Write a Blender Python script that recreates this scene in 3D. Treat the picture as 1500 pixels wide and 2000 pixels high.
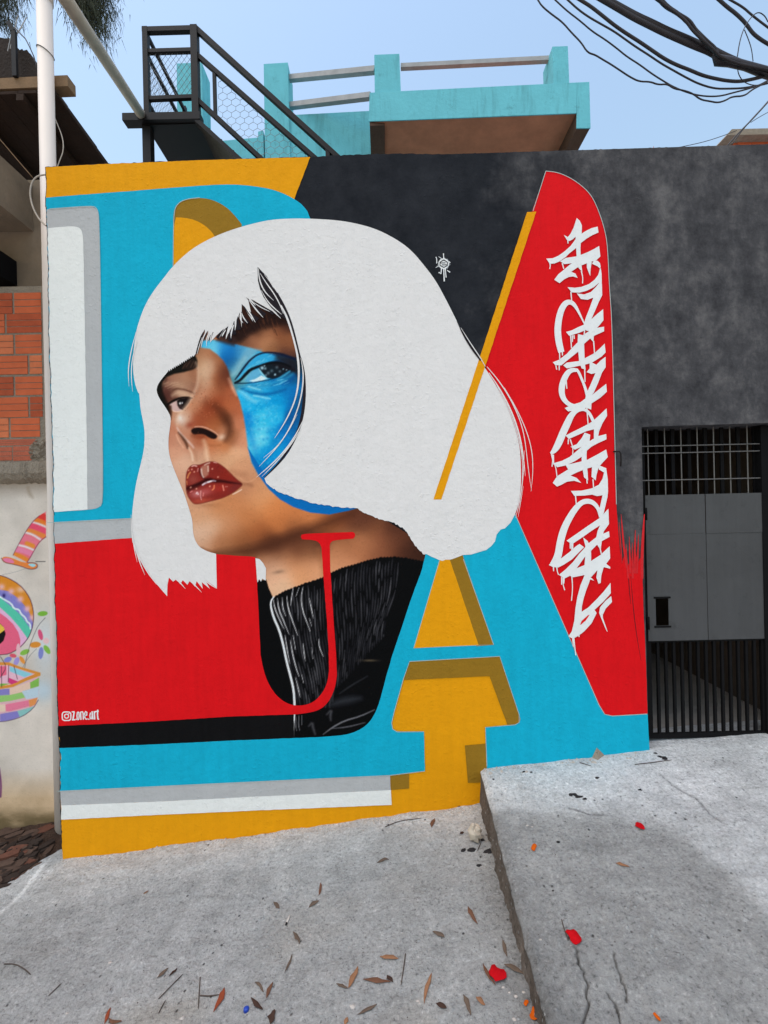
import bpy, math, random
import numpy as np
from mathutils import Vector, Matrix
from mathutils.geometry import tessellate_polygon, delaunay_2d_cdt

# ------------------------------------------------------------------ scene, camera, light
for o in list(bpy.data.objects):
    bpy.data.objects.remove(o, do_unlink=True)
scene = bpy.context.scene
C = scene.collection
random.seed(7)
RNG = np.random.default_rng(11)

F = 850.0            # focal length in photo pixels (photo 1500 x 2000)
D = 2.74             # camera to mural wall, metres
HC = 1.91            # camera height over the street below the wall's middle
ROLL = math.radians(1.3)
CR, SR = math.cos(ROLL), math.sin(ROLL)

cam_data = bpy.data.cameras.new('camera')
cam = bpy.data.objects.new('camera', cam_data)
C.objects.link(cam)
cam_data.sensor_fit = 'VERTICAL'
cam_data.sensor_height = 36.0
cam_data.lens = F / 2000.0 * 36.0
cam_data.clip_start = 0.05
cam_data.clip_end = 2000
cam.matrix_world = Matrix(((CR, SR, 0, 0), (0, 0, -1, -D), (-SR, CR, 0, HC), (0, 0, 0, 1)))
scene.camera = cam

SUN_EL, SUN_AZ = math.radians(75), math.radians(235)    # azimuth: clockwise from +Y
world = bpy.data.worlds.new('World')
scene.world = world
world.use_nodes = True
wn = world.node_tree
bg = wn.nodes['Background']
sky = wn.nodes.new('ShaderNodeTexSky')
sky.sky_type = 'NISHITA'
sky.sun_disc = False
sky.sun_elevation = SUN_EL
sky.sun_rotation = SUN_AZ
sky.air_density = 2.0
sky.dust_density = 1.6
sky.ozone_density = 0.0
wn.links.new(sky.outputs[0], bg.inputs[0])
bg.inputs[1].default_value = 0.15
sun_data = bpy.data.lights.new('sun', 'SUN')
sun_data.energy = 1.5
sun_data.angle = math.radians(60)
sun_data.color = (1.0, 0.93, 0.84)
sun = bpy.data.objects.new('sun', sun_data)
C.objects.link(sun)
sd = Vector((math.sin(SUN_AZ) * math.cos(SUN_EL), math.cos(SUN_AZ) * math.cos(SUN_EL), math.sin(SUN_EL)))
sun.rotation_euler = sd.to_track_quat('Z', 'Y').to_euler()
sun.location = sd * 30

vs = scene.view_settings
vs.view_transform = 'Standard'
vs.look = 'None'
vs.gamma = 1
vs.exposure = 0.46
scene.render.resolution_x = 768
scene.render.resolution_y = 1024
scene.render.engine = 'CYCLES'

# ------------------------------------------------------------------ helpers
def P(u, v, d=D):
    """photo pixel at distance d along the view axis -> world point"""
    U, V = u - 750.0, 1000.0 - v
    s = d / F
    return Vector(((U * CR + V * SR) * s, d - D, (-U * SR + V * CR) * s + HC))

def lin1(c):
    c = c / 255.0
    return c / 12.92 if c <= 0.04045 else ((c + 0.055) / 1.055) ** 2.4

EX = np.array((0.78, 0.85, 0.90))        # light on the wall by channel, to turn photo colours into base colours
def alb(c, k=1.0):
    """colour as seen in the photo -> base colour"""
    return tuple(min(0.88, lin1(x) / e * k) for x, e in zip(c, EX))

def vnoise(x, y, seed=0):
    """smooth value noise, numpy arrays"""
    x = np.asarray(x, float); y = np.asarray(y, float)
    xi = np.floor(x).astype(np.int64); yi = np.floor(y).astype(np.int64)
    fx = x - xi; fy = y - yi
    fx = fx * fx * (3 - 2 * fx); fy = fy * fy * (3 - 2 * fy)
    def h(a, b):
        n = (a * 374761393 + b * 668265263 + seed * 974711) & 0x7fffffff
        n = ((n ^ (n >> 13)) * 1274126177) & 0x7fffffff
        n = n ^ (n >> 16)
        return (n & 0xffff) / 65535.0
    return (h(xi, yi) * (1 - fx) + h(xi + 1, yi) * fx) * (1 - fy) + (h(xi, yi + 1) * (1 - fx) + h(xi + 1, yi + 1) * fx) * fy

def fbm(x, y, oct=4, seed=0):
    t = 0; a = 0.5
    for i in range(oct):
        t = t + a * (vnoise(x * 2 ** i, y * 2 ** i, seed + i) - 0.5)
        a *= 0.55
    return t

class MB:
    def __init__(s): s.v = []; s.f = []
    def add(s, vs_, fs_):
        n = len(s.v); s.v += [tuple(p) for p in vs_]; s.f += [tuple(n + i for i in f) for f in fs_]
    def hexa(s, a, b):            # 4 front points (loop), 4 back points
        s.add(list(a) + list(b), [(0, 1, 2, 3), (7, 6, 5, 4), (0, 4, 5, 1), (1, 5, 6, 2), (2, 6, 7, 3), (3, 7, 4, 0)])
    def box(s, x0, x1, y0, y1, z0, z1):
        s.hexa([(x0, y0, z0), (x1, y0, z0), (x1, y0, z1), (x0, y0, z1)], [(x0, y1, z0), (x1, y1, z0), (x1, y1, z1), (x0, y1, z1)])
    def bar(s, p, q, w, h, up=(0, 0, 1)):
        p, q = Vector(p), Vector(q); t = (q - p).normalized()
        r = t.cross(Vector(up))
        if r.length < 1e-4: r = t.cross(Vector((0, 1, 0)))
        r.normalize(); n = r.cross(t)
        A = [p + r * (w / 2 * i) + n * (h / 2 * j) for i, j in ((-1, -1), (1, -1), (1, 1), (-1, 1))]
        s.hexa(A, [x + (q - p) for x in A])
    def tube(s, pts, r, n=8, cap=True):
        pts = [Vector(p) for p in pts]; m = len(pts); rs = r if hasattr(r, '__len__') else [r] * m
        prev = None; base = len(s.v); ring = []
        for i, p in enumerate(pts):
            t = (pts[min(i + 1, m - 1)] - pts[max(i - 1, 0)])
            if t.length < 1e-9: t = Vector((0, 0, 1))
            t.normalize()
            if prev is None:
                a = t.cross(Vector((0.31, 0.2, 0.93)))
                if a.length < 1e-3: a = t.cross(Vector((1, 0, 0)))
            else:
                a = prev - t * prev.dot(t)
            a.normalize(); prev = a; b = t.cross(a)
            for k in range(n):
                an = 2 * math.pi * k / n
                ring.append(p + (a * math.cos(an) + b * math.sin(an)) * rs[i])
        fs_ = []
        for i in range(m - 1):
            for k in range(n):
                k2 = (k + 1) % n
                fs_.append((i * n + k, i * n + k2, (i + 1) * n + k2, (i + 1) * n + k))
        if cap:
            fs_.append(tuple(range(n))[::-1]); fs_.append(tuple((m - 1) * n + k for k in range(n)))
        s.add(ring, fs_)
    def build(s, name, mat, parent=None, smooth=False):
        me = bpy.data.meshes.new(name); me.from_pydata(s.v, [], s.f); me.update()
        if smooth: me.polygons.foreach_set('use_smooth', [True] * len(me.polygons))
        return link(name, me, mat, parent)

def link(name, me, mat, parent=None):
    if mat is not None: me.materials.append(mat)
    o = bpy.data.objects.new(name, me); C.objects.link(o)
    if parent is not None and parent.type == 'MESH':
        o.parent = parent                      # parts are modelled in world space
    elif parent is not None:
        o.parent = parent
        mw = Matrix.Identity(4); q = parent
        while q is not None: mw = q.matrix_basis @ mw; q = q.parent
        o.matrix_parent_inverse = mw.inverted()
    return o

def empty(name, loc=(0, 0, 0)):
    o = bpy.data.objects.new(name, None); o.location = loc; o.empty_display_size = 0.1
    C.objects.link(o)
    return o

def tag(o, label=None, cat=None, group=None, kind=None):
    if label: o['label'] = label
    if cat: o['category'] = cat
    if group: o['group'] = group
    if kind: o['kind'] = kind
    return o

def grid_mesh(name, X, Y, Z, mat, parent=None, col=None, smooth=True, attr='Col', keep=None):
    H, W = X.shape
    me = bpy.data.meshes.new(name)
    me.vertices.add(H * W)
    me.vertices.foreach_set('co', np.stack([X, Y, Z], -1).astype(np.float32).ravel())
    idx = np.arange(H * W).reshape(H, W)
    q = np.stack([idx[1:, :-1], idx[1:, 1:], idx[:-1, 1:], idx[:-1, :-1]], -1).reshape(-1, 4)
    if keep is not None: q = q[(keep[1:, :-1] | keep[:-1, 1:] | keep[1:, 1:] | keep[:-1, :-1]).ravel()]
    me.loops.add(q.size); me.loops.foreach_set('vertex_index', q.ravel().astype(np.int32))
    me.polygons.add(len(q))
    me.polygons.foreach_set('loop_start', (np.arange(len(q)) * 4).astype(np.int32))
    me.polygons.foreach_set('loop_total', np.full(len(q), 4, np.int32))
    me.update(calc_edges=True)
    me.polygons.foreach_set('use_smooth', np.full(len(q), smooth))
    if col is not None:
        a = me.color_attributes.new(attr, 'FLOAT_COLOR', 'POINT')
        c4 = np.ones((H * W, 4), np.float32); c4[:, :3] = col.reshape(-1, 3)
        a.data.foreach_set('color', c4.ravel())
    return link(name, me, mat, parent)

# ------------------------------------------------------------------ materials
def new_mat(name, rough=0.8, spec=0.3):
    m = bpy.data.materials.new(name); m.use_nodes = True
    b = m.node_tree.nodes['Principled BSDF']
    b.inputs['Roughness'].default_value = rough
    b.inputs['Specular IOR Level'].default_value = spec
    return m, m.node_tree, b

def N(t, kind, **kw):
    n = t.nodes.new('ShaderNode' + kind)
    for k, v in kw.items():
        if k in n.inputs: n.inputs[k].default_value = v
        else: setattr(n, k, v)
    return n

def pos(t): return t.nodes.new('ShaderNodeNewGeometry').outputs['Position']

def noise(t, vec, scale, detail=4, rough=0.55):
    n = N(t, 'TexNoise', Scale=scale, Detail=detail, Roughness=rough)
    t.links.new(vec, n.inputs['Vector']); return n.outputs['Fac']

def ramp(t, fac, stops):
    r = t.nodes.new('ShaderNodeValToRGB'); e = r.color_ramp.elements
    while len(e) < len(stops): e.new(0.5)
    for el, (p, c) in zip(e, stops):
        el.position = p; el.color = (c, c, c, 1) if not hasattr(c, '__len__') else (*c, 1)
    t.links.new(fac, r.inputs[0]); return r.outputs[0]

def mixc(t, fac, a, b, blend='MIX'):
    n = t.nodes.new('ShaderNodeMix'); n.data_type = 'RGBA'; n.blend_type = blend
    for sock, val in ((n.inputs[0], fac), (n.inputs[6], a), (n.inputs[7], b)):
        if hasattr(val, 'is_output'): t.links.new(val, sock)
        elif hasattr(val, '__len__'): sock.default_value = (*val[:3], 1)
        else: sock.default_value = val
    return n.outputs[2]

def math_(t, op, a, b=0.0):
    n = t.nodes.new('ShaderNodeMath'); n.operation = op
    for sock, val in ((n.inputs[0], a), (n.inputs[1], b)):
        if hasattr(val, 'is_output'): t.links.new(val, sock)
        else: sock.default_value = val
    return n.outputs[0]

def bump(t, b, height, strength, dist):
    n = N(t, 'Bump', Strength=strength, Distance=dist)
    t.links.new(height, n.inputs['Height']); t.links.new(n.outputs[0], b.inputs['Normal'])

def stucco(t, b, strength=1.0):
    p = pos(t)
    f1 = noise(t, p, 55, 5, 0.6); f2 = noise(t, p, 17, 3, 0.5)
    lump = math_(t, 'MULTIPLY', ramp(t, noise(t, p, 42, 2, 0.5), [(0.60, 0.0), (0.68, 1.0)]), ramp(t, noise(t, p, 3.2, 3, 0.6), [(0.46, 0.0), (0.62, 1.0)]))
    scr = N(t, 'TexVoronoi', Scale=38.0, feature='F1'); t.links.new(p, scr.inputs['Vector'])
    pit = ramp(t, scr.outputs['Distance'], [(0.05, 0.0), (0.16, 1.0)])
    h = math_(t, 'ADD', math_(t, 'MULTIPLY', f1, 0.30), math_(t, 'MULTIPLY', f2, 0.75))
    h = math_(t, 'ADD', h, math_(t, 'MULTIPLY', lump, 0.34))
    h = math_(t, 'ADD', h, math_(t, 'MULTIPLY', pit, 0.08))
    bump(t, b, h, 0.5 * strength, 0.010)

def paint_mat(name, c, var=0.10, rough=0.62, strength=1.0, dirt=0.0):
    m, t, b = new_mat(name, rough + 0.15, 0.08)
    p = pos(t)
    a = alb(c)
    f = noise(t, p, 5.0, 5, 0.6)
    col = mixc(t, f, tuple(x * (1 - var) for x in a), tuple(min(0.9, x * (1 + var)) for x in a))
    mp = N(t, 'Mapping'); mp.inputs['Scale'].default_value = (9.0, 9.0, 1.1); t.links.new(p, mp.inputs['Vector'])
    stk = ramp(t, noise(t, mp.outputs[0], 2.2, 5, 0.65), [(0.30, 1 - 0.9 * var), (0.55, 1.0), (0.75, 1 + 0.5 * var)])
    col = mixc(t, 0.8, col, stk, 'MULTIPLY')
    scuff = ramp(t, noise(t, p, 26, 6, 0.75), [(0.665, 1.0), (0.72, 0.80)])
    col = mixc(t, 0.6, col, scuff, 'MULTIPLY')
    g = ramp(t, noise(t, p, 70, 3, 0.6), [(0.30, 0.72), (0.42, 1.0)])
    col = mixc(t, 0.25, col, g, 'MULTIPLY')
    t.links.new(col, b.inputs['Base Color'])
    stucco(t, b, strength)
    return m

def attr_mat(name, rough=0.6, strength=0.8):
    m, t, b = new_mat(name, rough + 0.15, 0.08)
    p = pos(t)
    at = N(t, 'Attribute', attribute_name='Col')
    g = ramp(t, noise(t, p, 80, 3, 0.6), [(0.28, 0.80), (0.45, 1.0)])
    col = mixc(t, 0.6, at.outputs['Color'], g, 'MULTIPLY')
    t.links.new(col, b.inputs['Base Color'])
    stucco(t, b, strength)
    return m

def plain_mat(name, c, rough=0.6, var=0.25, scale=12.0, bs=0.3, bd=0.004, metal=0.0, spec=0.3, raw=False, k=1.0):
    m, t, b = new_mat(name, rough, spec)
    p = pos(t); a = c if raw else alb(c, k)
    f = noise(t, p, scale, 5, 0.6)
    col = mixc(t, f, tuple(x * (1 - var) for x in a), tuple(min(0.9, x * (1 + var)) for x in a))
    t.links.new(col, b.inputs['Base Color'])
    b.inputs['Metallic'].default_value = metal
    bump(t, b, noise(t, p, scale * 6, 4, 0.6), bs, bd)
    return m

M = {}
M['white'] = paint_mat('white_paint', (221, 222, 223), 0.03)
M['hairwhite'] = paint_mat('hair_white_paint', (210, 212, 214), 0.03)
M['tagwhite'] = paint_mat('tag_white_paint', (226, 222, 226), 0.04, strength=0.6)
M['red'] = paint_mat('red_paint', (205, 16, 24), 0.10, 0.5, 0.7)
M['redstroke'] = paint_mat('dry_red_paint', (196, 40, 46), 0.25, 0.55, 0.9)
M['blue'] = paint_mat('cyan_paint', (17, 163, 197), 0.10)
M['orange'] = paint_mat('orange_paint', (232, 148, 14), 0.07)
M['olive'] = paint_mat('olive_paint', (138, 106, 32), 0.07)
M['grey'] = paint_mat('grey_paint', (168, 173, 177), 0.05)
M['black'] = paint_mat('black_paint', (13, 13, 15), 0.3)
M['ink'] = paint_mat('ink_paint', (34, 30, 36), 0.3)
M['paleline'] = paint_mat('pale_line_paint', (160, 178, 178), 0.1)
M['attr'] = attr_mat('portrait_paint')

# charcoal wall paint: cloudy coats, darker fresh coat towards the mural
m, t, b = new_mat('charcoal_wall_paint', 0.9, 0.08)
p = pos(t)
sep = N(t, 'SeparateXYZ'); t.links.new(p, sep.inputs[0])
grad = N(t, 'MapRange'); t.links.new(sep.outputs[0], grad.inputs[0])
grad.inputs[1].default_value = -0.2; grad.inputs[2].default_value = 2.2
mp = N(t, 'Mapping'); mp.inputs['Scale'].default_value = (4.2, 4.2, 2.9); t.links.new(p, mp.inputs['Vector'])
cl = noise(t, mp.outputs[0], 1.1, 8, 0.72)
cl2 = noise(t, p, 8.0, 9, 0.78)
cf = math_(t, 'ADD', math_(t, 'MULTIPLY', cl, 1.0), math_(t, 'MULTIPLY', cl2, 0.6))
old = ramp(t, math_(t, 'MULTIPLY', cf, 0.6), [(0.34, alb((40, 41, 45))), (0.48, alb((68, 69, 73))), (0.64, alb((104, 104, 106)))])
new = ramp(t, math_(t, 'MULTIPLY', cf, 0.6), [(0.36, alb((25, 28, 34))), (0.62, alb((42, 45, 51)))])
mixf = ramp(t, math_(t, 'ADD', grad.outputs[0], math_(t, 'MULTIPLY', math_(t, 'SUBTRACT', noise(t, p, 2.0, 5, 0.6), 0.5), 0.9)), [(0.34, 0.0), (0.72, 1.0)])
col = mixc(t, mixf, new, old)
spk = ramp(t, noise(t, p, 34, 6, 0.8), [(0.60, 1.0), (0.70, 0.35)])
spz = ramp(t, noise(t, p, 2.6, 3, 0.6), [(0.46, 0.0), (0.58, 1.0)])
col = mixc(t, spz, col, mixc(t, 1.0, col, spk, 'MULTIPLY'))
t.links.new(col, b.inputs['Base Color'])
stucco(t, b, 1.1)
M['wall'] = m

M['plaster'] = plain_mat('old_plaster', (172, 165, 156), 0.9, 0.22, 6, 0.5, 0.008)
M['dimplaster'] = plain_mat('grimy_shaded_plaster', (122, 110, 95), 0.9, 0.35, 5, 0.5, 0.008)  # dirty plaster, with the shade under the eaves mixed into its colour
M['mortar'] = plain_mat('rough_mortar', (140, 132, 120), 0.95, 0.4, 14, 1.0, 0.02)
M['brick'] = plain_mat('hollow_clay_brick', (182, 92, 58), 0.9, 0.30, 9, 0.4, 0.004)
M['brick3'] = plain_mat('hollow_clay_brick_pale', (190, 108, 72), 0.9, 0.30, 14, 0.6, 0.006)
M['brick4'] = plain_mat('hollow_clay_brick_dark', (160, 76, 48), 0.9, 0.34, 11, 0.6, 0.006)
M['brick2'] = plain_mat('weathered_clay_brick', (168, 92, 70), 0.9, 0.35, 16, 0.7, 0.008)
M['pvc'] = plain_mat('pvc_pipe', (196, 191, 187), 0.5, 0.05, 4, 0.05, 0.002)
M['pvc2'] = plain_mat('stained_pvc_pipe', (176, 168, 156), 0.5, 0.22, 7, 0.1, 0.002)
M['wood'] = plain_mat('weathered_timber', (120, 98, 74), 0.85, 0.35, 14, 0.6, 0.006)
M['tile'] = plain_mat('old_roof_tile', (40, 32, 28), 0.9, 0.4, 9, 0.6, 0.01)
M['soffit'] = plain_mat('dark_boards', (44, 31, 23), 0.95, 0.5, 8, 0.6, 0.01)  # near-black brown for the eaves boards and rafters
M['turq'] = plain_mat('turquoise_render', (98, 180, 196), 0.85, 0.14, 4, 0.4, 0.01)
t = M['turq'].node_tree; b = t.nodes['Principled BSDF']; src = b.inputs['Base Color'].links[0].from_socket; p = pos(t)
mp = N(t, 'Mapping'); mp.inputs['Scale'].default_value = (7.0, 7.0, 0.9); t.links.new(p, mp.inputs['Vector'])
streak = ramp(t, noise(t, mp.outputs[0], 1.5, 6, 0.7), [(0.52, 1.0), (0.70, 0.72)])
blot = ramp(t, noise(t, p, 5.0, 6, 0.75), [(0.60, 1.0), (0.72, 0.62)])
t.links.new(mixc(t, 0.8, mixc(t, 0.8, src, streak, 'MULTIPLY'), blot, 'MULTIPLY'), b.inputs['Base Color'])
M['brown'] = plain_mat('stained_concrete_soffit', (176, 118, 92), 0.9, 0.45, 3.5, 0.4, 0.01)
M['darkbrown'] = plain_mat('dark_stained_concrete', (86, 66, 56), 0.9, 0.35, 4.0, 0.4, 0.01)
M['iron'] = plain_mat('black_painted_iron', (27, 25, 26), 0.55, 0.3, 10, 0.2, 0.002, 0.0, 0.2)
M['ironplate'] = plain_mat('black_checker_plate', (9, 8, 8), 0.6, 0.4, 10, 0.3, 0.002)
M['wire'] = plain_mat('galvanised_wire', (92, 98, 104), 0.5, 0.2, 20, 0.1, 0.001, 0.5)
M['railsteel'] = plain_mat('weathered_rail', (146, 150, 154), 0.6, 0.30, 10, 0.2, 0.002, 0.0)
M['cable'] = plain_mat('black_cable_sheath', (46, 42, 46), 0.5, 0.3, 20, 0.2, 0.002)
M['cablegrey'] = plain_mat('grey_cable_sheath', (176, 168, 158), 0.5, 0.2, 20, 0.2, 0.002)
M['gate'] = plain_mat('gate_sheet_paint', (66, 68, 71), 0.5, 0.16, 3.0, 0.25, 0.006, 0.0, 0.3)
t = M['gate'].node_tree; b = t.nodes['Principled BSDF']; src = b.inputs['Base Color'].links[0].from_socket; p = pos(t)
wear = ramp(t, noise(t, p, 11.0, 9, 0.8), [(0.30, 0.55), (0.44, 1.0), (0.64, 1.0), (0.78, 1.5)])
mp = N(t, 'Mapping'); mp.inputs['Scale'].default_value = (14.0, 14.0, 0.8); t.links.new(p, mp.inputs['Vector'])
run = ramp(t, noise(t, mp.outputs[0], 1.6, 6, 0.7), [(0.40, 0.78), (0.60, 1.08)])
c2 = mixc(t, 0.3, mixc(t, 0.8, src, wear, 'MULTIPLY'), run, 'MULTIPLY')
rust = ramp(t, noise(t, p, 23.0, 7, 0.8), [(0.68, 0.0), (0.74, 0.7)])
t.links.new(mixc(t, rust, c2, (0.05, 0.028, 0.018)), b.inputs['Base Color'])
bump(t, b, math_(t, 'ADD', noise(t, p, 2.2, 3, 0.5), math_(t, 'MULTIPLY', noise(t, p, 30, 4, 0.6), 0.03)), 0.5, 0.05)
M['gatebar'] = plain_mat('gate_bar_paint', (18, 18, 20), 0.7, 0.3, 12, 0.2, 0.002, 0.0, 0.08)
M['gatelight'] = plain_mat('gate_rod_steel', (100, 100, 100), 0.5, 0.2, 12, 0.2, 0.002, 0.2, 0.4)
M['leaf1'] = plain_mat('dry_leaf_brown', (112, 82, 66), 0.7, 0.3, 60, 0.4, 0.002, spec=0.1, k=0.68)
M['leaf2'] = plain_mat('dry_leaf_grey', (104, 92, 82), 0.75, 0.3, 60, 0.4, 0.002, spec=0.1, k=0.68)
M['leaf3'] = plain_mat('dry_leaf_russet', (140, 72, 48), 0.65, 0.35, 60, 0.4, 0.002, spec=0.1, k=0.68)
M['leaf4'] = plain_mat('dry_leaf_tan', (146, 110, 84), 0.7, 0.25, 60, 0.4, 0.002, spec=0.1, k=0.68)
M['leaf5'] = plain_mat('dry_leaf_dark', (70, 54, 48), 0.75, 0.3, 60, 0.4, 0.002, spec=0.1, k=0.68)
M['petal'] = plain_mat('red_petal', (214, 22, 34), 0.9, 0.25, 60, 0.3, 0.002, spec=0.05, k=0.5)
M['petalo'] = plain_mat('orange_petal', (226, 108, 30), 0.9, 0.25, 60, 0.3, 0.002, spec=0.05, k=0.5)
M['paper'] = plain_mat('crumpled_paper', (218, 210, 194), 0.8, 0.08, 30, 0.3, 0.002, k=0.55)
M['char'] = plain_mat('charred_scrap', (38, 37, 40), 0.8, 0.4, 40, 0.5, 0.003, k=0.55)
M['twig'] = plain_mat('dry_twig', (92, 82, 76), 0.85, 0.3, 40, 0.5, 0.003, k=0.55)
M['bluecap'] = plain_mat('blue_plastic', (30, 60, 150), 0.35, 0.1, 20, 0.1, 0.001)
M['pebble'] = plain_mat('pale_chips', (205, 203, 200), 0.8, 0.15, 30, 0.4, 0.003, k=0.55)
M['soil'] = plain_mat('leafy_soil', (92, 72, 60), 0.95, 0.5, 18, 1.0, 0.03, k=0.55)
M['bark1'] = plain_mat('bark_chip', (94, 76, 66), 0.9, 0.4, 40, 0.8, 0.004, k=0.6)
M['bark2'] = plain_mat('bark_chip_dark', (60, 49, 43), 0.9, 0.4, 40, 0.8, 0.004, k=0.6)
M['bark3'] = plain_mat('bark_chip_red', (112, 74, 60), 0.9, 0.3, 40, 0.8, 0.004, k=0.6)
M['needle'] = plain_mat('needle_foliage', (62, 66, 52), 0.8, 0.4, 3, 0.1, 0.002)
M['bark'] = plain_mat('tree_bark', (80, 66, 54), 0.9, 0.4, 10, 0.8, 0.02)
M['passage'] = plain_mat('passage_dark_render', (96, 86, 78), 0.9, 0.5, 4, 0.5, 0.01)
M['cigwhite'] = plain_mat('cigarette_paper', (232, 230, 226), 0.7, 0.05, 20, 0.1, 0.001, k=0.55)
# ------------------------------------------------------------------ ground
def proj(X, Y, Z):
    d = np.asarray(Y) + D; x = np.asarray(X); z = np.asarray(Z) - HC
    U = (x * CR - z * SR) * F / d; V = (x * SR + z * CR) * F / d
    return 750 + U, 1000 - V

def street_z(x, y):
    x = np.asarray(x, float); y = np.asarray(y, float)
    near = np.exp(-np.maximum(0, np.hypot(x, y + 0.7) - 3.0))
    return 0.113 * np.clip(x, -12, 12) + near * (0.024 * fbm(x * 3, y * 3, 3, 3) + 0.013 * fbm(x * 16, y * 16, 5, 5) + 0.006 * fbm(x * 9 + y * 14, y * 30 - x * 9, 3, 6))

def slab_edge(y):
    y = np.asarray(y, float)
    return 0.57 + 0.0405 * y + 0.022 * fbm(y * 9 + 3, y * 0 + 1.5, 4, 21) * np.clip(0.5 - y, 0.5, 1.6)

CR_PX = [[(1200, 1863), (1207, 1885), (1213, 1902), (1220, 1930), (1224, 1950)],
         [(1187, 1935), (1190, 1948), (1199, 1962), (1207, 1980), (1218, 1998), (1226, 2030)],
         [(1118, 1850), (1135, 1875), (1147, 1915), (1150, 1960), (1138, 2000)]]

def slab_base(x, y):
    x = np.asarray(x, float); y = np.asarray(y, float)
    return 0.28 + 0.09 * (np.minimum(x, 1.64) - 0.57) + 0.055 * np.maximum(x - 1.64, 0) + 0.1 * np.minimum(y, 0.02)

def hit(u, v, zf):
    d = 2.0
    for _ in range(40):
        p = P(u, v, d); z = float(zf(p.x, p.y))
        # ray height falls linearly with d
        slope = (p.z - HC) / d
        dn = (z - HC) / slope
        d = 0.5 * d + 0.5 * dn
    p = P(u, v, d); return Vector((p.x, p.y, float(zf(p.x, p.y))))

CRACKS = [[hit(u, v, slab_base) for u, v in c] for c in CR_PX]
THIN = [[hit(u, v, slab_base) for u, v in c] for c in
        [[(1288, 1512), (1330, 1545), (1362, 1562), (1385, 1590), (1410, 1606)], [(1110, 1578), (1150, 1590), (1180, 1593)]]]

def seg_dist(x, y, line):
    best = np.full(np.shape(x), 1e9)
    for a, b in zip(line[:-1], line[1:]):
        dx, dy = b[0] - a[0], b[1] - a[1]; L = dx * dx + dy * dy + 1e-12
        tt = np.clip(((x - a[0]) * dx + (y - a[1]) * dy) / L, 0, 1)
        best = np.minimum(best, np.hypot(x - a[0] - tt * dx, y - a[1] - tt * dy))
    return best

def slab_z(x, y):
    x = np.asarray(x, float); y = np.asarray(y, float)
    z = slab_base(x, y) + 0.014 * fbm(x * 4, y * 4, 3, 31) + 0.016 * fbm(x * 20, y * 20, 5, 33) * np.clip(0.35 - y * 1.3, 0.35, 1.2)
    e = np.clip((x - slab_edge(y)) / 0.035, 0, 1)
    z = z - 0.016 * (1 - e) ** 2
    wob = 0.05 * fbm(x * 22, y * 22, 4, 40)
    for c in CRACKS:
        z = z - 0.018 * np.exp(-((seg_dist(x + wob, y + wob, c)) / 0.0028) ** 2)
    for c in THIN:
        z = z - 0.006 * np.exp(-((seg_dist(x + wob, y + wob, c)) / 0.003) ** 2)
    return z

def concrete_mat(name, speck=1.0):
    m, t, b = new_mat(name, 0.95, 0.08)
    p = pos(t)
    at = N(t, 'Attribute', attribute_name='Col').outputs['Color']
    f = noise(t, p, 7, 9, 0.72)
    col = mixc(t, 0.9, at, ramp(t, f, [(0.30, 0.74), (0.5, 0.98), (0.70, 1.15)]), 'MULTIPLY')
    mp = N(t, 'Mapping'); mp.inputs['Rotation'].default_value = (0, 0, 0.9); mp.inputs['Scale'].default_value = (2.0, 9.0, 4.0); t.links.new(p, mp.inputs['Vector'])
    col = mixc(t, 0.8, col, ramp(t, noise(t, mp.outputs[0], 1.6, 7, 0.7), [(0.34, 0.84), (0.5, 1.0), (0.68, 1.10)]), 'MULTIPLY')
    n1 = noise(t, p, 62, 6, 0.8)
    col = mixc(t, 0.85, col, ramp(t, n1, [(0.34, 0.30), (0.45, 0.92), (0.56, 1.04), (0.68, 1.6)]), 'MULTIPLY')
    zone = ramp(t, noise(t, p, 4.5, 4, 0.6), [(0.44, 0.0), (0.60, 1.0)])
    v = N(t, 'TexVoronoi', Scale=42.0, feature='F1'); t.links.new(p, v.inputs['Vector'])
    sp = math_(t, 'MULTIPLY', ramp(t, v.outputs['Distance'], [(0.16, 1.0), (0.30, 0.0)]), zone)
    pick = ramp(t, v.outputs['Color'], [(0.50, 0.0), (0.56, 1.0)])
    col = mixc(t, math_(t, 'MULTIPLY', math_(t, 'MULTIPLY', sp, pick), 0.7 * speck), col, (0.60, 0.60, 0.60))
    v2 = N(t, 'TexVoronoi', Scale=27.0, feature='F1'); t.links.new(p, v2.inputs['Vector'])
    pick2 = math_(t, 'MULTIPLY', ramp(t, v2.outputs['Color'], [(0.60, 0.0), (0.64, 1.0)]), ramp(t, noise(t, p, 3.3, 3, 0.6), [(0.47, 0.0), (0.58, 1.0)]))
    sp2 = math_(t, 'MULTIPLY', ramp(t, v2.outputs['Distance'], [(0.08, 1.0), (0.19, 0.0)]), pick2)
    col = mixc(t, math_(t, 'MULTIPLY', sp2, 0.85 * speck), col, (0.045, 0.042, 0.040))
    t.links.new(col, b.inputs['Base Color'])
    h = math_(t, 'ADD', math_(t, 'MULTIPLY', noise(t, p, 22, 7, 0.75), 1.0), math_(t, 'MULTIPLY', sp2, -0.35))
    h = math_(t, 'ADD', h, math_(t, 'MULTIPLY', math_(t, 'MULTIPLY', sp, pick), 0.25))
    bump(t, b, h, 1.0, 0.045)
    return m
M['street'] = concrete_mat('street_concrete')
M['slab'] = concrete_mat('slab_concrete')

def axis(parts):
    return np.unique(np.concatenate(parts))

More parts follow.
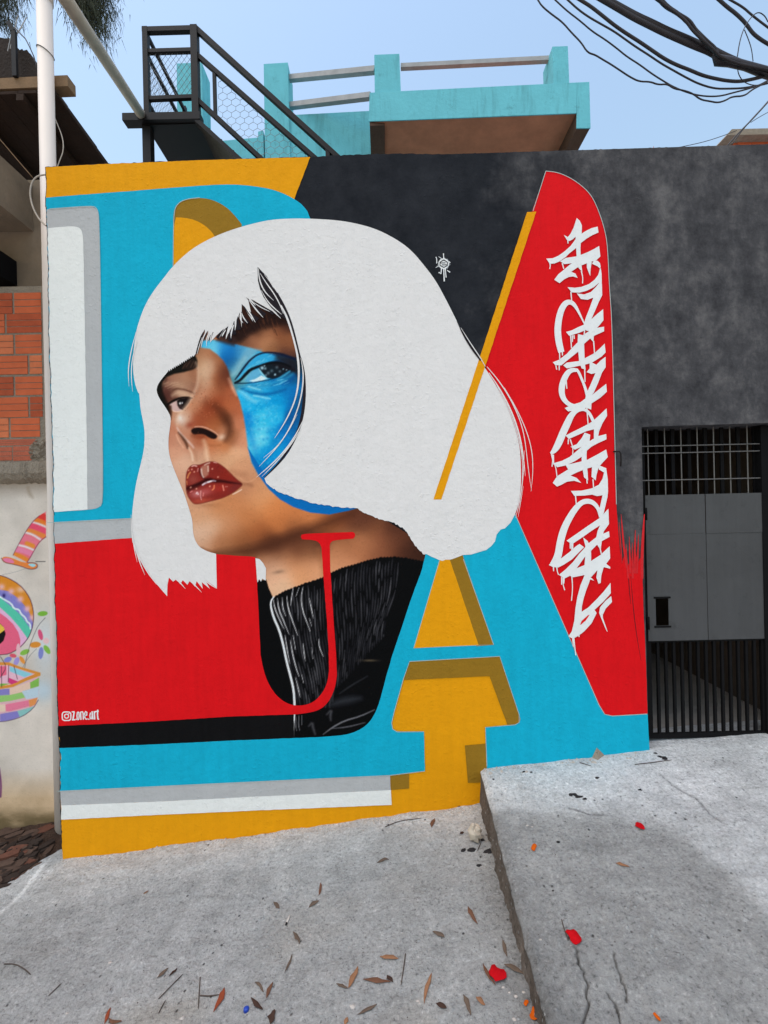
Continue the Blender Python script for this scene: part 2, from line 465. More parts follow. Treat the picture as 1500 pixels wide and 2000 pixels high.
xs = axis([np.linspace(-40, -3.3, 14), np.arange(-3.3, 0.95, 0.0115), np.linspace(0.95, 4, 20), np.linspace(4, 40, 12)])
ys = axis([np.linspace(-40, -2.0, 16), np.arange(-2.0, 0.02, 0.0115), np.linspace(0.02, 3, 12), np.linspace(3, 40, 10)])
X, Y = np.meshgrid(xs, ys)
Z = street_z(X, Y)
col = np.empty(X.shape + (3,))
g = 0.50 + 0.15 * fbm(X * 1.5, Y * 1.5, 5, 51)
dust = np.clip(1 + (Y + 0.02) / 0.42 + 0.9 * fbm(X * 5, Y * 5, 3, 52), 0, 1) * (Y < 0.1)
g = g * (1 + 0.42 * dust)
splash = np.clip(1 + (Y + 0.01) / 0.11 + 1.6 * fbm(X * 12, Y * 12, 4, 53), 0, 1) * (Y < 0.1)
g = g * (1 - splash) + 0.66 * splash
step_dark = np.exp(-np.clip(slab_edge(Y) - X, 0, 9) / 0.07) * np.clip(-Y * 1.2, 0.25, 1)  # street tone darkens towards the foot of the slab step
g = g * (1 - 0.42 * step_dark * (X < 0.7))
stain = np.clip(2.6 * fbm(X * 2.1 + 5, Y * 3.1, 4, 57) - 0.1, 0, 0.5) * np.clip(-Y * 1.1 - 0.3, 0, 1)
for k, tint in enumerate((1.0, 0.985, 0.965)): col[..., k] = g * tint * (1 - stain * (0.25, 0.36, 0.5)[k])
# worn pale border strip along the left rim of the concrete
rim = [hit(u, v, lambda x, y: 0.113 * x) for u, v in ((85, 1690), (45, 1742), (0, 1782), (-60, 1835))]
rd = seg_dist(X + 0.02 * fbm(X * 9, Y * 9, 2, 55), Y, rim)
col *= (1 + 0.55 * np.exp(-(rd / 0.014) ** 2))[..., None]
st = grid_mesh('street', X, Y, Z, M['street'], col=col)
tag(st, kind='structure')

ly = axis([np.arange(-2.0, -1.45, 0.01), np.arange(-1.45, -0.85, 0.0042), np.arange(-0.85, 0.24, 0.009)])
off = np.concatenate([np.arange(0, 0.5, 0.0042), np.arange(0.5, 1.35, 0.009), np.linspace(1.36, 3.6, 120)])
Yg, Og = np.meshgrid(ly, off, indexing='ij')
Eg = slab_edge(Yg)
Xg = Eg + Og
Zg = slab_z(Xg, Yg)
skX, skY, skZ = [], [], []
for f_, dx in ((1.0, -0.022), (0.75, -0.014), (0.5, -0.004), (0.25, 0.006), (0.08, 0.002)):
    top = slab_z(slab_edge(ly), ly); bot = street_z(slab_edge(ly), ly) - 0.06
    jitter = 0.030 * fbm(ly * 22 + f_ * 7, ly * 0 + f_ * 9, 3, 61) * (0.2 < f_)
    skX.append(slab_edge(ly) + dx + jitter); skY.append(ly); skZ.append(top + (np.minimum(bot, top - 0.02) - top) * f_)
Xg = np.concatenate([np.stack(skX, 1), Xg], 1); Yg = np.concatenate([np.stack(skY, 1), Yg], 1); Zg = np.concatenate([np.stack(skZ, 1), Zg], 1)
uu, vv = proj(Xg, Yg, Zg)
vb = np.interp(uu, [900, 955, 1050, 1150, 1250, 1330, 1400, 1450, 1500, 1600], [1570, 1585, 1592, 1590, 1608, 1640, 1690, 1735, 1775, 1850])
fresh = 1 / (1 + np.exp(-(vb - vv + 60 * fbm(Xg * 6, Yg * 6, 4, 71)) / 9))
g = 0.42 + 0.13 * fbm(Xg * 2.2, Yg * 2.2, 5, 73)
dust = np.clip(1 + (Yg + 0.02) / 0.5 + 0.8 * fbm(Xg * 5, Yg * 5, 3, 74), 0, 1) * np.clip((2.2 - Xg) / 0.6, 0.15, 1)
g = g * (1 - fresh) + fresh * (0.64 + 0.20 * dust + 0.12 * fbm(Xg * 3, Yg * 3, 3, 75))
splash = np.clip(1 + (Yg + 0.01) / 0.13 + 1.5 * fbm(Xg * 12, Yg * 12, 4, 79), 0, 1) * np.clip((1.75 - Xg) / 0.2, 0, 1)
g = g * (1 - splash) + 0.70 * splash
mossy = np.exp(-np.clip(Xg - slab_edge(Yg), 0, 9) / 0.10) * np.clip(-Yg * 1.1 - 0.2, 0, 1)
g = g * (1 - 0.42 * mossy)
blot = np.clip(3.0 * fbm(Xg * 7, Yg * 7, 4, 76) - 0.15, 0, 1) * np.exp(-np.clip(Xg - slab_edge(Yg), 0, 9) / 0.35) * np.clip(-Yg * 1.4 - 0.5, 0, 1)
g = g * (1 - 0.55 * blot)
for c in CRACKS: g = g * (1 - 0.62 * np.exp(-(seg_dist(Xg + 0.05 * fbm(Xg * 22, Yg * 22, 4, 40), Yg + 0.05 * fbm(Xg * 22, Yg * 22, 4, 40), c) / 0.0032) ** 2))
for c in THIN: g = g * (1 - 0.55 * np.exp(-(seg_dist(Xg, Yg, c) / 0.006) ** 2))
colg = np.stack([g, g * (0.985 + 0.015 * fresh), g * (0.965 + 0.035 * fresh)], -1)
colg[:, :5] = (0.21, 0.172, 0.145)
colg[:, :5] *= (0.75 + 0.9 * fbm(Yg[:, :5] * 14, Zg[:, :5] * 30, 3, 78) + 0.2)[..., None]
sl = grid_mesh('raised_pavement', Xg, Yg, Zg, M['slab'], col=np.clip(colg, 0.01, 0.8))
tag(sl, kind='structure')

# soil strip against the neighbouring wall
def soil_h(x, y):
    x = np.asarray(x, float); y = np.asarray(y, float)
    # distance outwards from the concrete rim (rim runs from the wall corner out to the left front)
    a = np.array([-2.205, 0.02]); b_ = np.array([-2.62, -0.50])
    n = np.array([-(b_ - a)[1], (b_ - a)[0]]); n = n / np.linalg.norm(n)
    if n[0] > 0: n = -n
    s = (x - a[0]) * n[0] + (y - a[1]) * n[1]
    s = s + 0.05 * fbm(x * 8, y * 8, 3, 81)
    return 0.113 * x + np.clip(s * 0.5, -0.08, 0.075) + 0.03 * fbm(x * 14, y * 14, 3, 83)
xs2 = np.arange(-4.2, -2.02, 0.013); ys2 = np.arange(-1.6, 0.40, 0.013)
X2, Y2 = np.meshgrid(xs2, ys2)
so = grid_mesh('soil_bed', X2, Y2, soil_h(X2, Y2), M['soil'])
tag(so, kind='structure')
# ------------------------------------------------------------------ mural wall
def jit(pts, step=7.0, amp=0.35, seed=1):
    r = random.Random(seed + len(pts)); out = []
    n = len(pts)
    for i in range(n):
        a, b_ = pts[i], pts[(i + 1) % n]
        L = math.hypot(b_[0] - a[0], b_[1] - a[1]); k = max(1, int(L / step))
        for j in range(k):
            q = j / k; x, y = a[0] + (b_[0] - a[0]) * q, a[1] + (b_[1] - a[1]) * q
            am = amp if j else amp * 0.4
            out.append((x + r.uniform(-am, am), y + r.uniform(-am, am)))
    return out

def chaikin(pts, it=2, closed=False):
    for _ in range(it):
        out = [] if closed else [pts[0]]
        n = len(pts)
        for i in range(n if closed else n - 1):
            a, b_ = pts[i], pts[(i + 1) % n]
            out.append((0.75 * a[0] + 0.25 * b_[0], 0.75 * a[1] + 0.25 * b_[1]))
            out.append((0.25 * a[0] + 0.75 * b_[0], 0.25 * a[1] + 0.75 * b_[1]))
        if not closed: out.append(pts[-1])
        pts = out
    return pts

def ribbon(pts, w, it=2):
    """tapered brush line as polygon in photo pixels; w = list of full widths"""
    n = len(pts)
    ws = w if hasattr(w, '__len__') else [w] * n
    if len(ws) != n:
        ws = list(np.interp(np.linspace(0, 1, n), np.linspace(0, 1, len(ws)), ws))
    p3 = [(a[0], a[1], c) for a, c in zip(pts, ws)]
    for _ in range(it):
        out = [p3[0]]
        for a, b_ in zip(p3[:-1], p3[1:]):
            out.append(tuple(0.75 * x + 0.25 * y for x, y in zip(a, b_)))
            out.append(tuple(0.25 * x + 0.75 * y for x, y in zip(a, b_)))
        out.append(p3[-1]); p3 = out
    Lf, Rt = [], []
    for i, (x, y, c) in enumerate(p3):
        a = p3[max(i - 1, 0)]; b_ = p3[min(i + 1, len(p3) - 1)]
        tx, ty = b_[0] - a[0], b_[1] - a[1]; L = math.hypot(tx, ty) or 1
        nx, ny = -ty / L * c / 2, tx / L * c / 2
        Lf.append((x + nx, y + ny)); Rt.append((x - nx, y - ny))
    return ('strip', Lf, Rt)

def zm(ox, oy, s):
    return lambda pts: [(ox + x / s, oy + y / s) for x, y in pts]
zA = zm(280, 500, 1500 / 360); zB = zm(300, 850, 1500 / 560)
zF1 = zm(300, 670, 1391 / 160); zF2 = zm(440, 620, 1500 / 170); zF3 = zm(340, 880, 1500 / 160); zF4 = zm(500, 1060, 1500 / 340)
T1 = zm(1040, 400, 1500 / 180); T2 = zm(1040, 620, 1500 / 180); T3 = zm(1040, 840, 1500 / 180); T4 = zm(1040, 1040, 1500 / 180)

LAY = 0.0009
def sheet(name, polys, mat, layer, parent, depth=D, step=0.00012, tagkw=None, face_cam=True):
    """flat paint: every polygon is laid a hair above the one before"""
    mb = MB()
    for i, poly in enumerate(polys):
        d = depth - 0.002 - LAY * layer - step * i
        if poly and poly[0] == 'strip':
            L, R = poly[1], poly[2]; n = len(L)
            mb.add([P(x, y, d) for x, y in L] + [P(x, y, d) for x, y in R], [(j, j + 1, n + j + 1, n + j) for j in range(n - 1)])
        else:
            pts, tri = fill(poly)
            mb.add([P(x, y, d) for x, y in pts], tri)
    me = bpy.data.meshes.new(name); me.from_pydata(mb.v, [], mb.f); me.update()
    o = link(name, me, mat, parent)
    if tagkw: tag(o, **tagkw)
    return o

def ledge_u(v):      # ragged left end of the plaster
    v = np.asarray(v, float)
    base = 88 + (v - 326) * 32 / 1342
    return base + 5.0 * fbm(v / 26, v * 0 + 3, 4, 91) + 1.2 * fbm(v / 6, v * 0 + 8, 2, 93)

def left_pts(v0, v1, inset=0.0, step=5):
    n = max(2, int(abs(v1 - v0) / step)); r = random.Random(int(v0))
    return [(float(ledge_u(v)) + inset + (r.random() * 1.6 if inset else 0), float(v)) for v in np.linspace(v0, v1, n)]

def fill(poly):
    """triangulate a 2D outline -> points, triangles"""
    v2, _, f2, _, _, _ = delaunay_2d_cdt([Vector(q) for q in poly], [], [list(range(len(poly)))], 1, 1e-5)
    return [(q.x, q.y) for q in v2], [tuple(x) for x in f2]

wall = empty('mural_wall', (0, 0.09, 0))
tag(wall, 'charcoal plastered wall painted with a big mural of a white-haired face', 'wall')
top = [(1804, 272), (1620, 281), (1500, 285), (1478, 288), (1462, 284), (1440, 287), (1420, 283), (1392, 289), (1372, 286), (1345, 290), (1318, 294), (1296, 300), (1270, 301), (1200, 299), (1130, 298), (1000, 301), (900, 302), (800, 300), (720, 301), (606, 306), (500, 309), (400, 312), (300, 316), (200, 320), (120, 324)]
top = jit(top + [(88, 326)], 6, 0.9, 5)[:-1]
outl = left_pts(326, 1655, 0, 4) + [(124, 1668), (126, 1690), (128, 1790), (1270, 1640), (1268, 1560), (1266.5, 1440), (1263, 1300), (1258, 1080), (1253, 834), (1300, 832), (1400, 829), (1555, 824), (1566, 1300), (1572, 1640), (1830, 1640)] + top
front = [P(x, y, D) for x, y in outl]
n = len(front)
fpts, tri = fill(outl)
mb = MB(); mb.add([P(x, y, D) for x, y in fpts], tri)
mb.add([Vector((P(x, y, D).x, 0.18, P(x, y, D).z)) for x, y in fpts], [tuple(reversed(x)) for x in tri])
backp = [Vector((p.x, 0.18, p.z)) for p in front]
mb.add(front + backp, [(i, (i + 1) % n, n + (i + 1) % n, n + i) for i in range(n)])
mb.build('wall_body', M['wall'], wall)

# --- flat letters and fields, bottom to top
base_left = left_pts(326, 1655, 0.6)
sheet('orange_field', [jit(left_pts(326.5, 405, 0.5) + [(400, 400), (590, 420), (575, 388), (606, 306.5), (400, 312.5), (200, 320.5)])], M['orange'], 1, wall)
sheet('orange_ground_field', [jit(left_pts(1440, 1655, 0.7) + [(126, 1720), (960, 1640), (960, 1432), (1018, 1430), (1018, 1270), (757, 1280), (757, 1440)])], M['orange'], 1, wall)
blueP = left_pts(386, 1060, 0.5) + [(420, 1040), (420, 560), (640, 470), (608, 432), (600, 412)] + chaikin([(588, 398), (574, 388), (548, 375), (520, 367), (475, 361), (440, 360), (400, 362), (330, 367), (270, 372), (150, 381), (90, 386)], 2)
LB = sheet('blue_letter', [jit(blueP, 9, 0.3)], M['blue'], 2, wall)
bowl = chaikin([(338, 520), (338, 440), (339, 412), (346, 397), (362, 389), (388, 386), (412, 389), (434, 399), (452, 413), (472, 438)], 2) + [(470, 500)]
sheet('letter_shadow', [jit(bowl, 9, 0.25)], M['olive'], 3, LB)
sheet('letter_bowl', [jit(chaikin([(338, 520), (338, 424.5), (360, 425), (382, 430), (400, 440), (414, 453), (424, 470)], 1) + [(424, 520)], 9, 0.25)], M['orange'], 4, LB)
LG = sheet('grey_letter_side', [jit(left_pts(409, 1000, 0.6) + chaikin([(100, 1000), (182, 995.5), (197, 989), (202, 975), (200, 800), (196, 560), (194, 430), (192, 410), (178, 402)], 2), 9, 0.25)], M['grey'], 3, wall)
sheet('white_letter_face', [jit(left_pts(446, 1000, 1.2) + [(171, 995), (170, 880), (166, 650), (163, 480)] + chaikin([(163, 480), (161, 450), (150, 441.5), (120, 443)], 2), 9, 0.3)], M['white'], 4, LG)
sheet('grey_stripe', [jit(left_pts(1021, 1064, 0.6) + [(270, 1057), (266, 1012.5)], 9, 0.3)], M['grey'], 3, wall)

# --- portrait (skin, blue face paint, sweater), painted as a fine colour grid
exec_portrait = True
du = 1.45
gu = np.arange(298, 842, du); gv = np.arange(506, 1450, du)
GU, GV = np.meshgrid(gu, gv)

class Painter:
    def __init__(s, U, V, base):
        s.U, s.V = U, V; s.c = np.empty(U.shape + (3,)); s.c[:] = np.array(base, float)
    def field(s, pts, sigma=15.0, region=None):
        num = np.zeros_like(s.c); den = np.zeros(s.U.shape)
        for x, y, r, g_, b_ in pts:
            d2 = (s.U - x) ** 2 + (s.V - y) ** 2
            w = np.exp(-d2 / (2 * sigma * sigma)) + 0.8 / (d2 + 60.0) ** 1.6
            num += w[..., None] * np.array((r, g_, b_)); den += w
        f = num / den[..., None]
        if region is None: s.c = f
        else: s.c = s.c * (1 - region[..., None]) + f * region[..., None]
    def _box(s, pts, m):
        a = np.array(pts); x0, y0 = a.min(0) - m; x1, y1 = a.max(0) + m
        i0 = np.searchsorted(s.V[:, 0], y0); i1 = np.searchsorted(s.V[:, 0], y1); j0 = np.searchsorted(s.U[0], x0); j1 = np.searchsorted(s.U[0], x1)
        return slice(i0, i1), slice(j0, j1)
    def mask(s, pts, feather=1.0, sl=None):
        U, V = (s.U, s.V) if sl is None else (s.U[sl], s.V[sl])
        ins = np.zeros(U.shape, bool); dist = np.full(U.shape, 1e9)
        n = len(pts)
        for i in range(n):
            (x0, y0), (x1, y1) = pts[i], pts[(i + 1) % n]
            if y0 != y1:
                cond = ((y0 > V) != (y1 > V)) & (U < (x1 - x0) * (V - y0) / (y1 - y0) + x0)
                ins ^= cond
            dx, dy = x1 - x0, y1 - y0; L = dx * dx + dy * dy + 1e-9
            q = np.clip(((U - x0) * dx + (V - y0) * dy) / L, 0, 1)
            dist = np.minimum(dist, np.hypot(U - x0 - q * dx, V - y0 - q * dy))
        sd_ = np.where(ins, dist, -dist)
        q = np.clip(sd_ / (2 * feather) + 0.5, 0, 1)
        return q * q * (3 - 2 * q)
    def poly(s, pts, c, a=1.0, feather=1.0, clip=None):
        sl = s._box(pts, feather * 2 + 2)
        m = s.mask(pts, feather, sl) * a
        if clip is not None: m = m * clip[sl]
        s.c[sl] = s.c[sl] * (1 - m[..., None]) + np.array(c, float) * m[..., None]
    def stroke(s, pts, c, w, a=1.0, feather=0.7, clip=None, it=1):
        pts = list(pts); n = len(pts); ws = w if hasattr(w, '__len__') else [w]
        ws = list(np.interp(np.linspace(0, 1, n), np.linspace(0, 1, len(ws)), ws))
        p3 = [(x, y, q) for (x, y), q in zip(pts, ws)]
        for _ in range(it):
            out = [p3[0]]
            for A, B in zip(p3[:-1], p3[1:]):
                out.append(tuple(0.75 * x + 0.25 * y for x, y in zip(A, B))); out.append(tuple(0.25 * x + 0.75 * y for x, y in zip(A, B)))
            out.append(p3[-1]); p3 = out
        sl = s._box(pts, max(ws) / 2 + feather * 3 + 2)
        U, V = s.U[sl], s.V[sl]
        best = np.full(U.shape, -1e9)
        for A, B in zip(p3[:-1], p3[1:]):
            dx, dy = B[0] - A[0], B[1] - A[1]; L = dx * dx + dy * dy + 1e-9
            q = np.clip(((U - A[0]) * dx + (V - A[1]) * dy) / L, 0, 1)
            best = np.maximum(best, (A[2] + (B[2] - A[2]) * q) / 2 - np.hypot(U - A[0] - q * dx, V - A[1] - q * dy))
        m = np.clip(best / (2 * feather) + 0.5, 0, 1) * a
        if clip is not None: m = m * clip[sl]
        s.c[sl] = s.c[sl] * (1 - m[..., None]) + np.array(c, float) * m[..., None]
    def blob(s, x, y, rx, ry, c, a=1.0, rot=0.0, clip=None):
        ca, sa = math.cos(rot), math.sin(rot)
        dx, dy = s.U - x, s.V - y
        e = ((dx * ca + dy * sa) / rx) ** 2 + ((-dx * sa + dy * ca) / ry) ** 2
        m = np.exp(-e) * a
        if clip is not None: m = m * clip
        s.c = s.c * (1 - m[..., None]) + np.array(c, float) * m[..., None]
    def linear(s, E=EX):
        c = np.clip(s.c, 0, 255) / 255.0
        l = np.where(c <= 0.04045, c / 12.92, ((c + 0.055) / 1.055) ** 2.4)
        return np.clip(l / E, 0.002, 0.88)

pt = Painter(GU, GV, (60, 40, 34))
def cs(z, rows): return [(*z([(r[0], r[1])])[0], r[2], r[3], r[4]) for r in rows]
skin = cs(zA, [
    (1000, 640, 158, 108, 78), (1100, 610, 132, 84, 58), (900, 700, 150, 102, 76), (1180, 700, 130, 84, 58), (1000, 720, 165, 118, 86), (900, 570, 54, 34, 28), (1100, 520, 46, 30, 26),
    (1050, 760, 130, 88, 62), (1160, 800, 96, 62, 50), (1180, 880, 52, 38, 38), (800, 650, 64, 42, 34), (1000, 540, 58, 38, 30), (1150, 560, 70, 44, 36), (840, 720, 120, 82, 62), (940, 600, 92, 60, 44),
    (500, 780, 168, 118, 88), (600, 800, 150, 100, 72), (450, 760, 150, 108, 82), (480, 860, 170, 130, 100), (540, 900, 190, 155, 130), (510, 960, 192, 158, 132), (520, 1040, 185, 148, 122), (620, 900, 152, 98, 68), (600, 1000, 150, 90, 60), (680, 930, 98, 58, 46),
    (640, 1050, 150, 86, 56), (560, 1100, 165, 104, 74), (700, 1100, 158, 90, 62), (490, 1130, 190, 140, 112), (600, 1180, 150, 80, 52), (560, 1250, 144, 74, 48), (700, 1220, 165, 94, 62), (760, 1260, 168, 98, 68), (420, 1230, 182, 130, 100),
    (480, 1300, 160, 92, 64), (600, 1330, 146, 84, 52), (680, 1330, 104, 62, 42), (560, 1380, 164, 100, 66), (650, 1430, 172, 116, 86), (330, 1330, 200, 172, 152), (310, 1290, 196, 166, 146), (360, 1380, 184, 142, 118), (420, 1350, 152, 78, 52), (340, 1450, 178, 122, 96), (450, 1420, 150, 82, 56),
    (750, 1350, 186, 120, 90), (800, 1500, 198, 138, 108), (720, 1480, 140, 88, 60), (640, 1560, 184, 118, 78), (560, 1570, 180, 110, 74), (760, 1600, 208, 160, 126), (680, 1660, 200, 156, 122), (800, 1700, 196, 146, 112), (860, 1780, 190, 140, 108), (600, 1620, 196, 150, 118), (480, 1620, 192, 152, 126), (430, 1580, 178, 122, 96),
    (250, 1400, 182, 122, 96), (225, 1500, 182, 126, 102), (260, 1600, 198, 148, 122), (320, 1700, 205, 165, 140), (400, 1660, 198, 158, 134), (280, 1770, 196, 152, 128), (300, 1500, 184, 134, 110), (330, 1860, 190, 146, 122), (840, 1860, 168, 118, 90), (920, 1890, 186, 132, 98), (780, 1760, 196, 144, 112),
    (180, 1050, 112, 76, 66), (260, 1000, 150, 108, 88), (340, 1000, 164, 124, 98), (410, 970, 146, 100, 76), (280, 1050, 160, 124, 102), (360, 1060, 150, 114, 94), (410, 1080, 140, 96, 76), (200, 1120, 88, 54, 46), (235, 1180, 104, 70, 58), (160, 1150, 48, 32, 28), (330, 1120, 186, 152, 128), (270, 1290, 176, 122, 94), (320, 1270, 190, 138, 110)])
skin += cs(zB, [
    (250, 430, 194, 146, 112), (330, 400, 186, 128, 88), (450, 350, 188, 128, 88), (550, 330, 202, 142, 98), (620, 390, 198, 128, 80), (500, 430, 182, 120, 78), (400, 480, 186, 132, 96), (300, 470, 204, 168, 142), (245, 520, 206, 176, 154), (260, 565, 184, 140, 112),
    (350, 560, 170, 116, 82), (450, 540, 152, 96, 62), (550, 510, 156, 94, 58), (650, 460, 180, 112, 68), (750, 440, 192, 122, 76), (850, 430, 194, 124, 78), (900, 455, 128, 78, 50), (750, 500, 108, 66, 45), (600, 565, 82, 48, 34), (480, 595, 116, 74, 50), (380, 605, 138, 94, 66), (980, 415, 122, 74, 50), (1050, 400, 92, 56, 42), (560, 290, 206, 150, 108), (240, 330, 196, 150, 122),
    (600, 650, 160, 112, 82), (650, 600, 96, 60, 44), (750, 600, 112, 70, 50), (820, 610, 140, 94, 66), (700, 655, 186, 132, 96), (800, 680, 190, 136, 100), (850, 720, 204, 150, 114), (650, 720, 208, 164, 134), (680, 780, 218, 174, 144), (620, 700, 194, 154, 130), (640, 810, 208, 168, 138), (760, 740, 204, 148, 108), (760, 560, 90, 56, 42), (860, 560, 84, 52, 40),
    (960, 620, 178, 122, 88), (1000, 560, 140, 92, 64), (1050, 600, 168, 112, 80), (1100, 560, 164, 110, 78), (1150, 600, 152, 100, 72), (1200, 550, 136, 86, 62), (1150, 480, 124, 80, 56), (1250, 560, 108, 68, 50), (1300, 600, 84, 52, 40), (1250, 500, 78, 48, 38), (1350, 620, 62, 40, 32), (1000, 660, 184, 128, 94), (960, 690, 198, 142, 108), (1200, 620, 118, 74, 54), (1080, 450, 108, 68, 50), (1120, 430, 82, 50, 40)])
pt.field(skin, 15.0)
pt.field(skin, 9.5, np.clip((945 - GV) / 60, 0, 1))
# jaw shadow and soft modelling
pt.stroke(zB([(330, 622), (450, 612), (560, 592), (680, 550), (780, 510), (880, 470), (960, 440), (1040, 410)]), (74, 44, 32), [10, 16, 22, 22, 18, 14, 10], 0.62, 9)
pt.stroke(zB([(250, 590), (330, 618), (450, 628), (530, 634)]), (112, 74, 52), [3, 4, 4], 0.7, 3)
pt.stroke(zB([(860, 600), (880, 680), (890, 750)]), (150, 98, 66), 6, 0.5, 6)
pt.blob(*zB([(655, 715)])[0], 11, 3.5, (120, 96, 80), 0.6, -0.15)
# brow over far eye
dk = (20, 20, 17)
pt.poly(zA([(105, 1090), (112, 1040), (150, 985), (210, 930), (290, 870), (360, 825), (420, 800), (440, 850), (440, 900), (400, 925), (330, 945), (250, 960), (190, 985), (160, 1020), (150, 1070), (170, 1140), (205, 1210), (225, 1300), (150, 1200)]), dk, 0.96, 2.4)
pt.poly(zA([(160, 1050), (190, 1000), (150, 1100), (195, 1180), (220, 1240), (225, 1290), (180, 1210), (130, 1120)]), (34, 24, 20), 0.7, 4)
pt.poly(zA([(330, 870), (400, 835), (435, 870), (435, 915), (380, 930), (320, 920)]), (58, 40, 34), 0.55, 4)
for x0, y0, x1, y1 in ((350, 900, 385, 850), (385, 905, 412, 850), (320, 915, 350, 868), (410, 905, 428, 855)):
    pt.stroke(zA([(x0, y0), (x1, y1)]), (92, 66, 56), [2.0, 0.8], 0.6, 1)
# hair line between brow and forehead
pt.stroke(zA([(425, 800), (440, 760), (455, 715), (480, 670)]), (50, 34, 30), [3, 3.5, 4], 0.9, 1.6)
# lid crease, lid light, lashes, eye
pt.stroke(zF1([(330, 800), (400, 775), (480, 785), (580, 805), (690, 855)]), (92, 62, 50), [4, 4, 3.5, 2.5], 0.85, 1.8)
pt.stroke(zF1([(320, 890), (400, 840), (480, 850), (560, 880), (640, 905)]), (196, 164, 138), [4, 8, 9, 6], 0.7, 4)
pt.stroke(zF1([(180, 700), (280, 690), (380, 690), (470, 720)]), (182, 148, 122), [4, 7, 6], 0.5, 5)
pt.stroke(zF1([(200, 840), (240, 900), (250, 960)]), (96, 52, 48), 6, 0.5, 6)
pt.poly(zF1([(270, 1040), (330, 985), (420, 950), (520, 930), (640, 930), (610, 1000), (540, 1090), (490, 1140), (420, 1165), (340, 1160), (300, 1120)]), (190, 162, 158), 1, 1.4)
pt.poly(zF1([(395, 985), (450, 950), (560, 935), (640, 932), (605, 1005), (540, 1090), (490, 1138), (440, 1115), (405, 1060)]), (24, 18, 18), 1, 1.2)
pt.stroke(zF1([(235, 1050), (300, 1000), (400, 950), (500, 925), (600, 925), (650, 935)]), (26, 18, 16), [3, 5, 5, 4, 2], 0.97, 1.3)
pt.blob(*zF1([(450, 1025)])[0], 2.0, 2.4, (240, 240, 240), 1); pt.blob(*zF1([(485, 1018)])[0], 1.4, 1.8, (220, 220, 225), 0.9)
pt.blob(*zF1([(455, 1075)])[0], 4, 4, (84, 62, 62), 0.6)
pt.stroke(zF1([(300, 1130), (360, 1168), (430, 1165), (490, 1150)]), (226, 196, 176), [1.5, 2, 1.5], 0.85, 1)
pt.stroke(zF1([(285, 1080), (300, 1180), (295, 1290)]), (60, 38, 30), [5, 3, 1.5], 0.8, 2)
# nose bridge light along the far edge
pt.stroke(zF1([(720, 330), (765, 460), (765, 600), (740, 740), (680, 870), (600, 990), (520, 1110), (440, 1220), (400, 1310), (398, 1400)]), (212, 182, 158), [2, 4, 5, 5, 5, 5, 6, 6, 6, 2], 0.6, 3.4)
pt.blob(*zF1([(850, 450)])[0], 9, 18, (196, 164, 136), 0.6, 0.15)
pt.blob(*zF1([(470, 1300)])[0], 9, 9, (206, 188, 176), 0.75)
pt.blob(*zF1([(450, 1270)])[0], 4, 5, (226, 216, 208), 0.6)
pt.blob(*zF1([(620, 1390)])[0], 9, 6, (134, 54, 38), 0.6, -0.3)
pt.stroke(zF1([(1050, 1080), (1150, 1180), (1240, 1300), (1290, 1400), (1290, 1530), (1220, 1640)]), (74, 42, 28), [8, 13, 14, 13, 10, 5], 0.72, 7)
pt.stroke(zF1([(900, 1010), (1040, 1070), (1160, 1190)]), (104, 56, 36), 16, 0.5, 9)
for x0, y0, x1, y1 in ((200, 740, 300, 700), (240, 770, 330, 730), (330, 720, 430, 700), (300, 680, 420, 670), (180, 690, 260, 660)):
    pt.stroke(zF1([(x0, y0), (x1, y1)]), (196, 164, 138), [0.8, 1.6, 0.6], 0.5, 1.2)
pt.blob(*zF1([(900, 1180)])[0], 20, 26, (132, 64, 40), 0.55, 0.3)
pt.blob(*zF1([(1180, 560)])[0], 12, 26, (96, 54, 40), 0.6, 0.15)
pt.stroke(zF1([(820, 640), (800, 800), (720, 960)]), (176, 128, 98), 9, 0.35, 7)
pt.blob(*zF1([(1150, 1600)])[0], 8, 6, (212, 186, 166), 0.75, -0.5)
# nostril
pt.poly(chaikin(zF1([(630, 1500), (660, 1450), (740, 1430), (850, 1445), (960, 1490), (1050, 1540), (1085, 1580), (1060, 1625), (1000, 1630), (930, 1600), (860, 1550), (760, 1545), (680, 1560)]), 1, True), (34, 20, 18), 1, 1.8)
pt.stroke(zF1([(700, 1425), (790, 1415), (900, 1440), (1020, 1500), (1095, 1560)]), (214, 168, 146), [1.5, 2.5, 2.5, 1.5], 0.8, 1.3)
pt.stroke(zF1([(660, 1570), (740, 1580), (830, 1590)]), (120, 62, 40), 5, 0.6, 4)
pt.stroke(zF1([(830, 1650), (900, 1720), (1020, 1745), (1130, 1735)]), (140, 84, 54), [4, 3, 3], 0.45, 3)
# columella, philtrum
pt.stroke(zF1([(400, 1440), (450, 1530), (540, 1630), (640, 1720), (680, 1780)]), (206, 182, 172), [3, 4, 4, 3], 0.8, 1.8)
pt.stroke(zF1([(420, 1520), (480, 1590), (550, 1690), (580, 1780)]), (84, 54, 40), [2, 5, 6, 4], 0.85, 2.0)
pt.stroke(zF1([(385, 1560), (430, 1670), (510, 1780)]), (216, 172, 146), [2, 3, 2], 0.7, 1.5)
pt.stroke(zF1([(600, 1780), (650, 1880), (665, 1990)]), (222, 196, 172), [3, 4, 3], 0.7, 2)
pt.stroke(zF1([(690, 1800), (720, 1900), (730, 1990)]), (168, 122, 96), [4, 5, 4], 0.6, 3)
pt.stroke(zF1([(850, 1660), (890, 1760), (900, 1880), (920, 1990)]), (226, 196, 168), [5, 7, 8, 6], 0.6, 4)
pt.blob(*zF1([(760, 1700)])[0], 12, 8, (150, 80, 52), 0.5, 0.5)
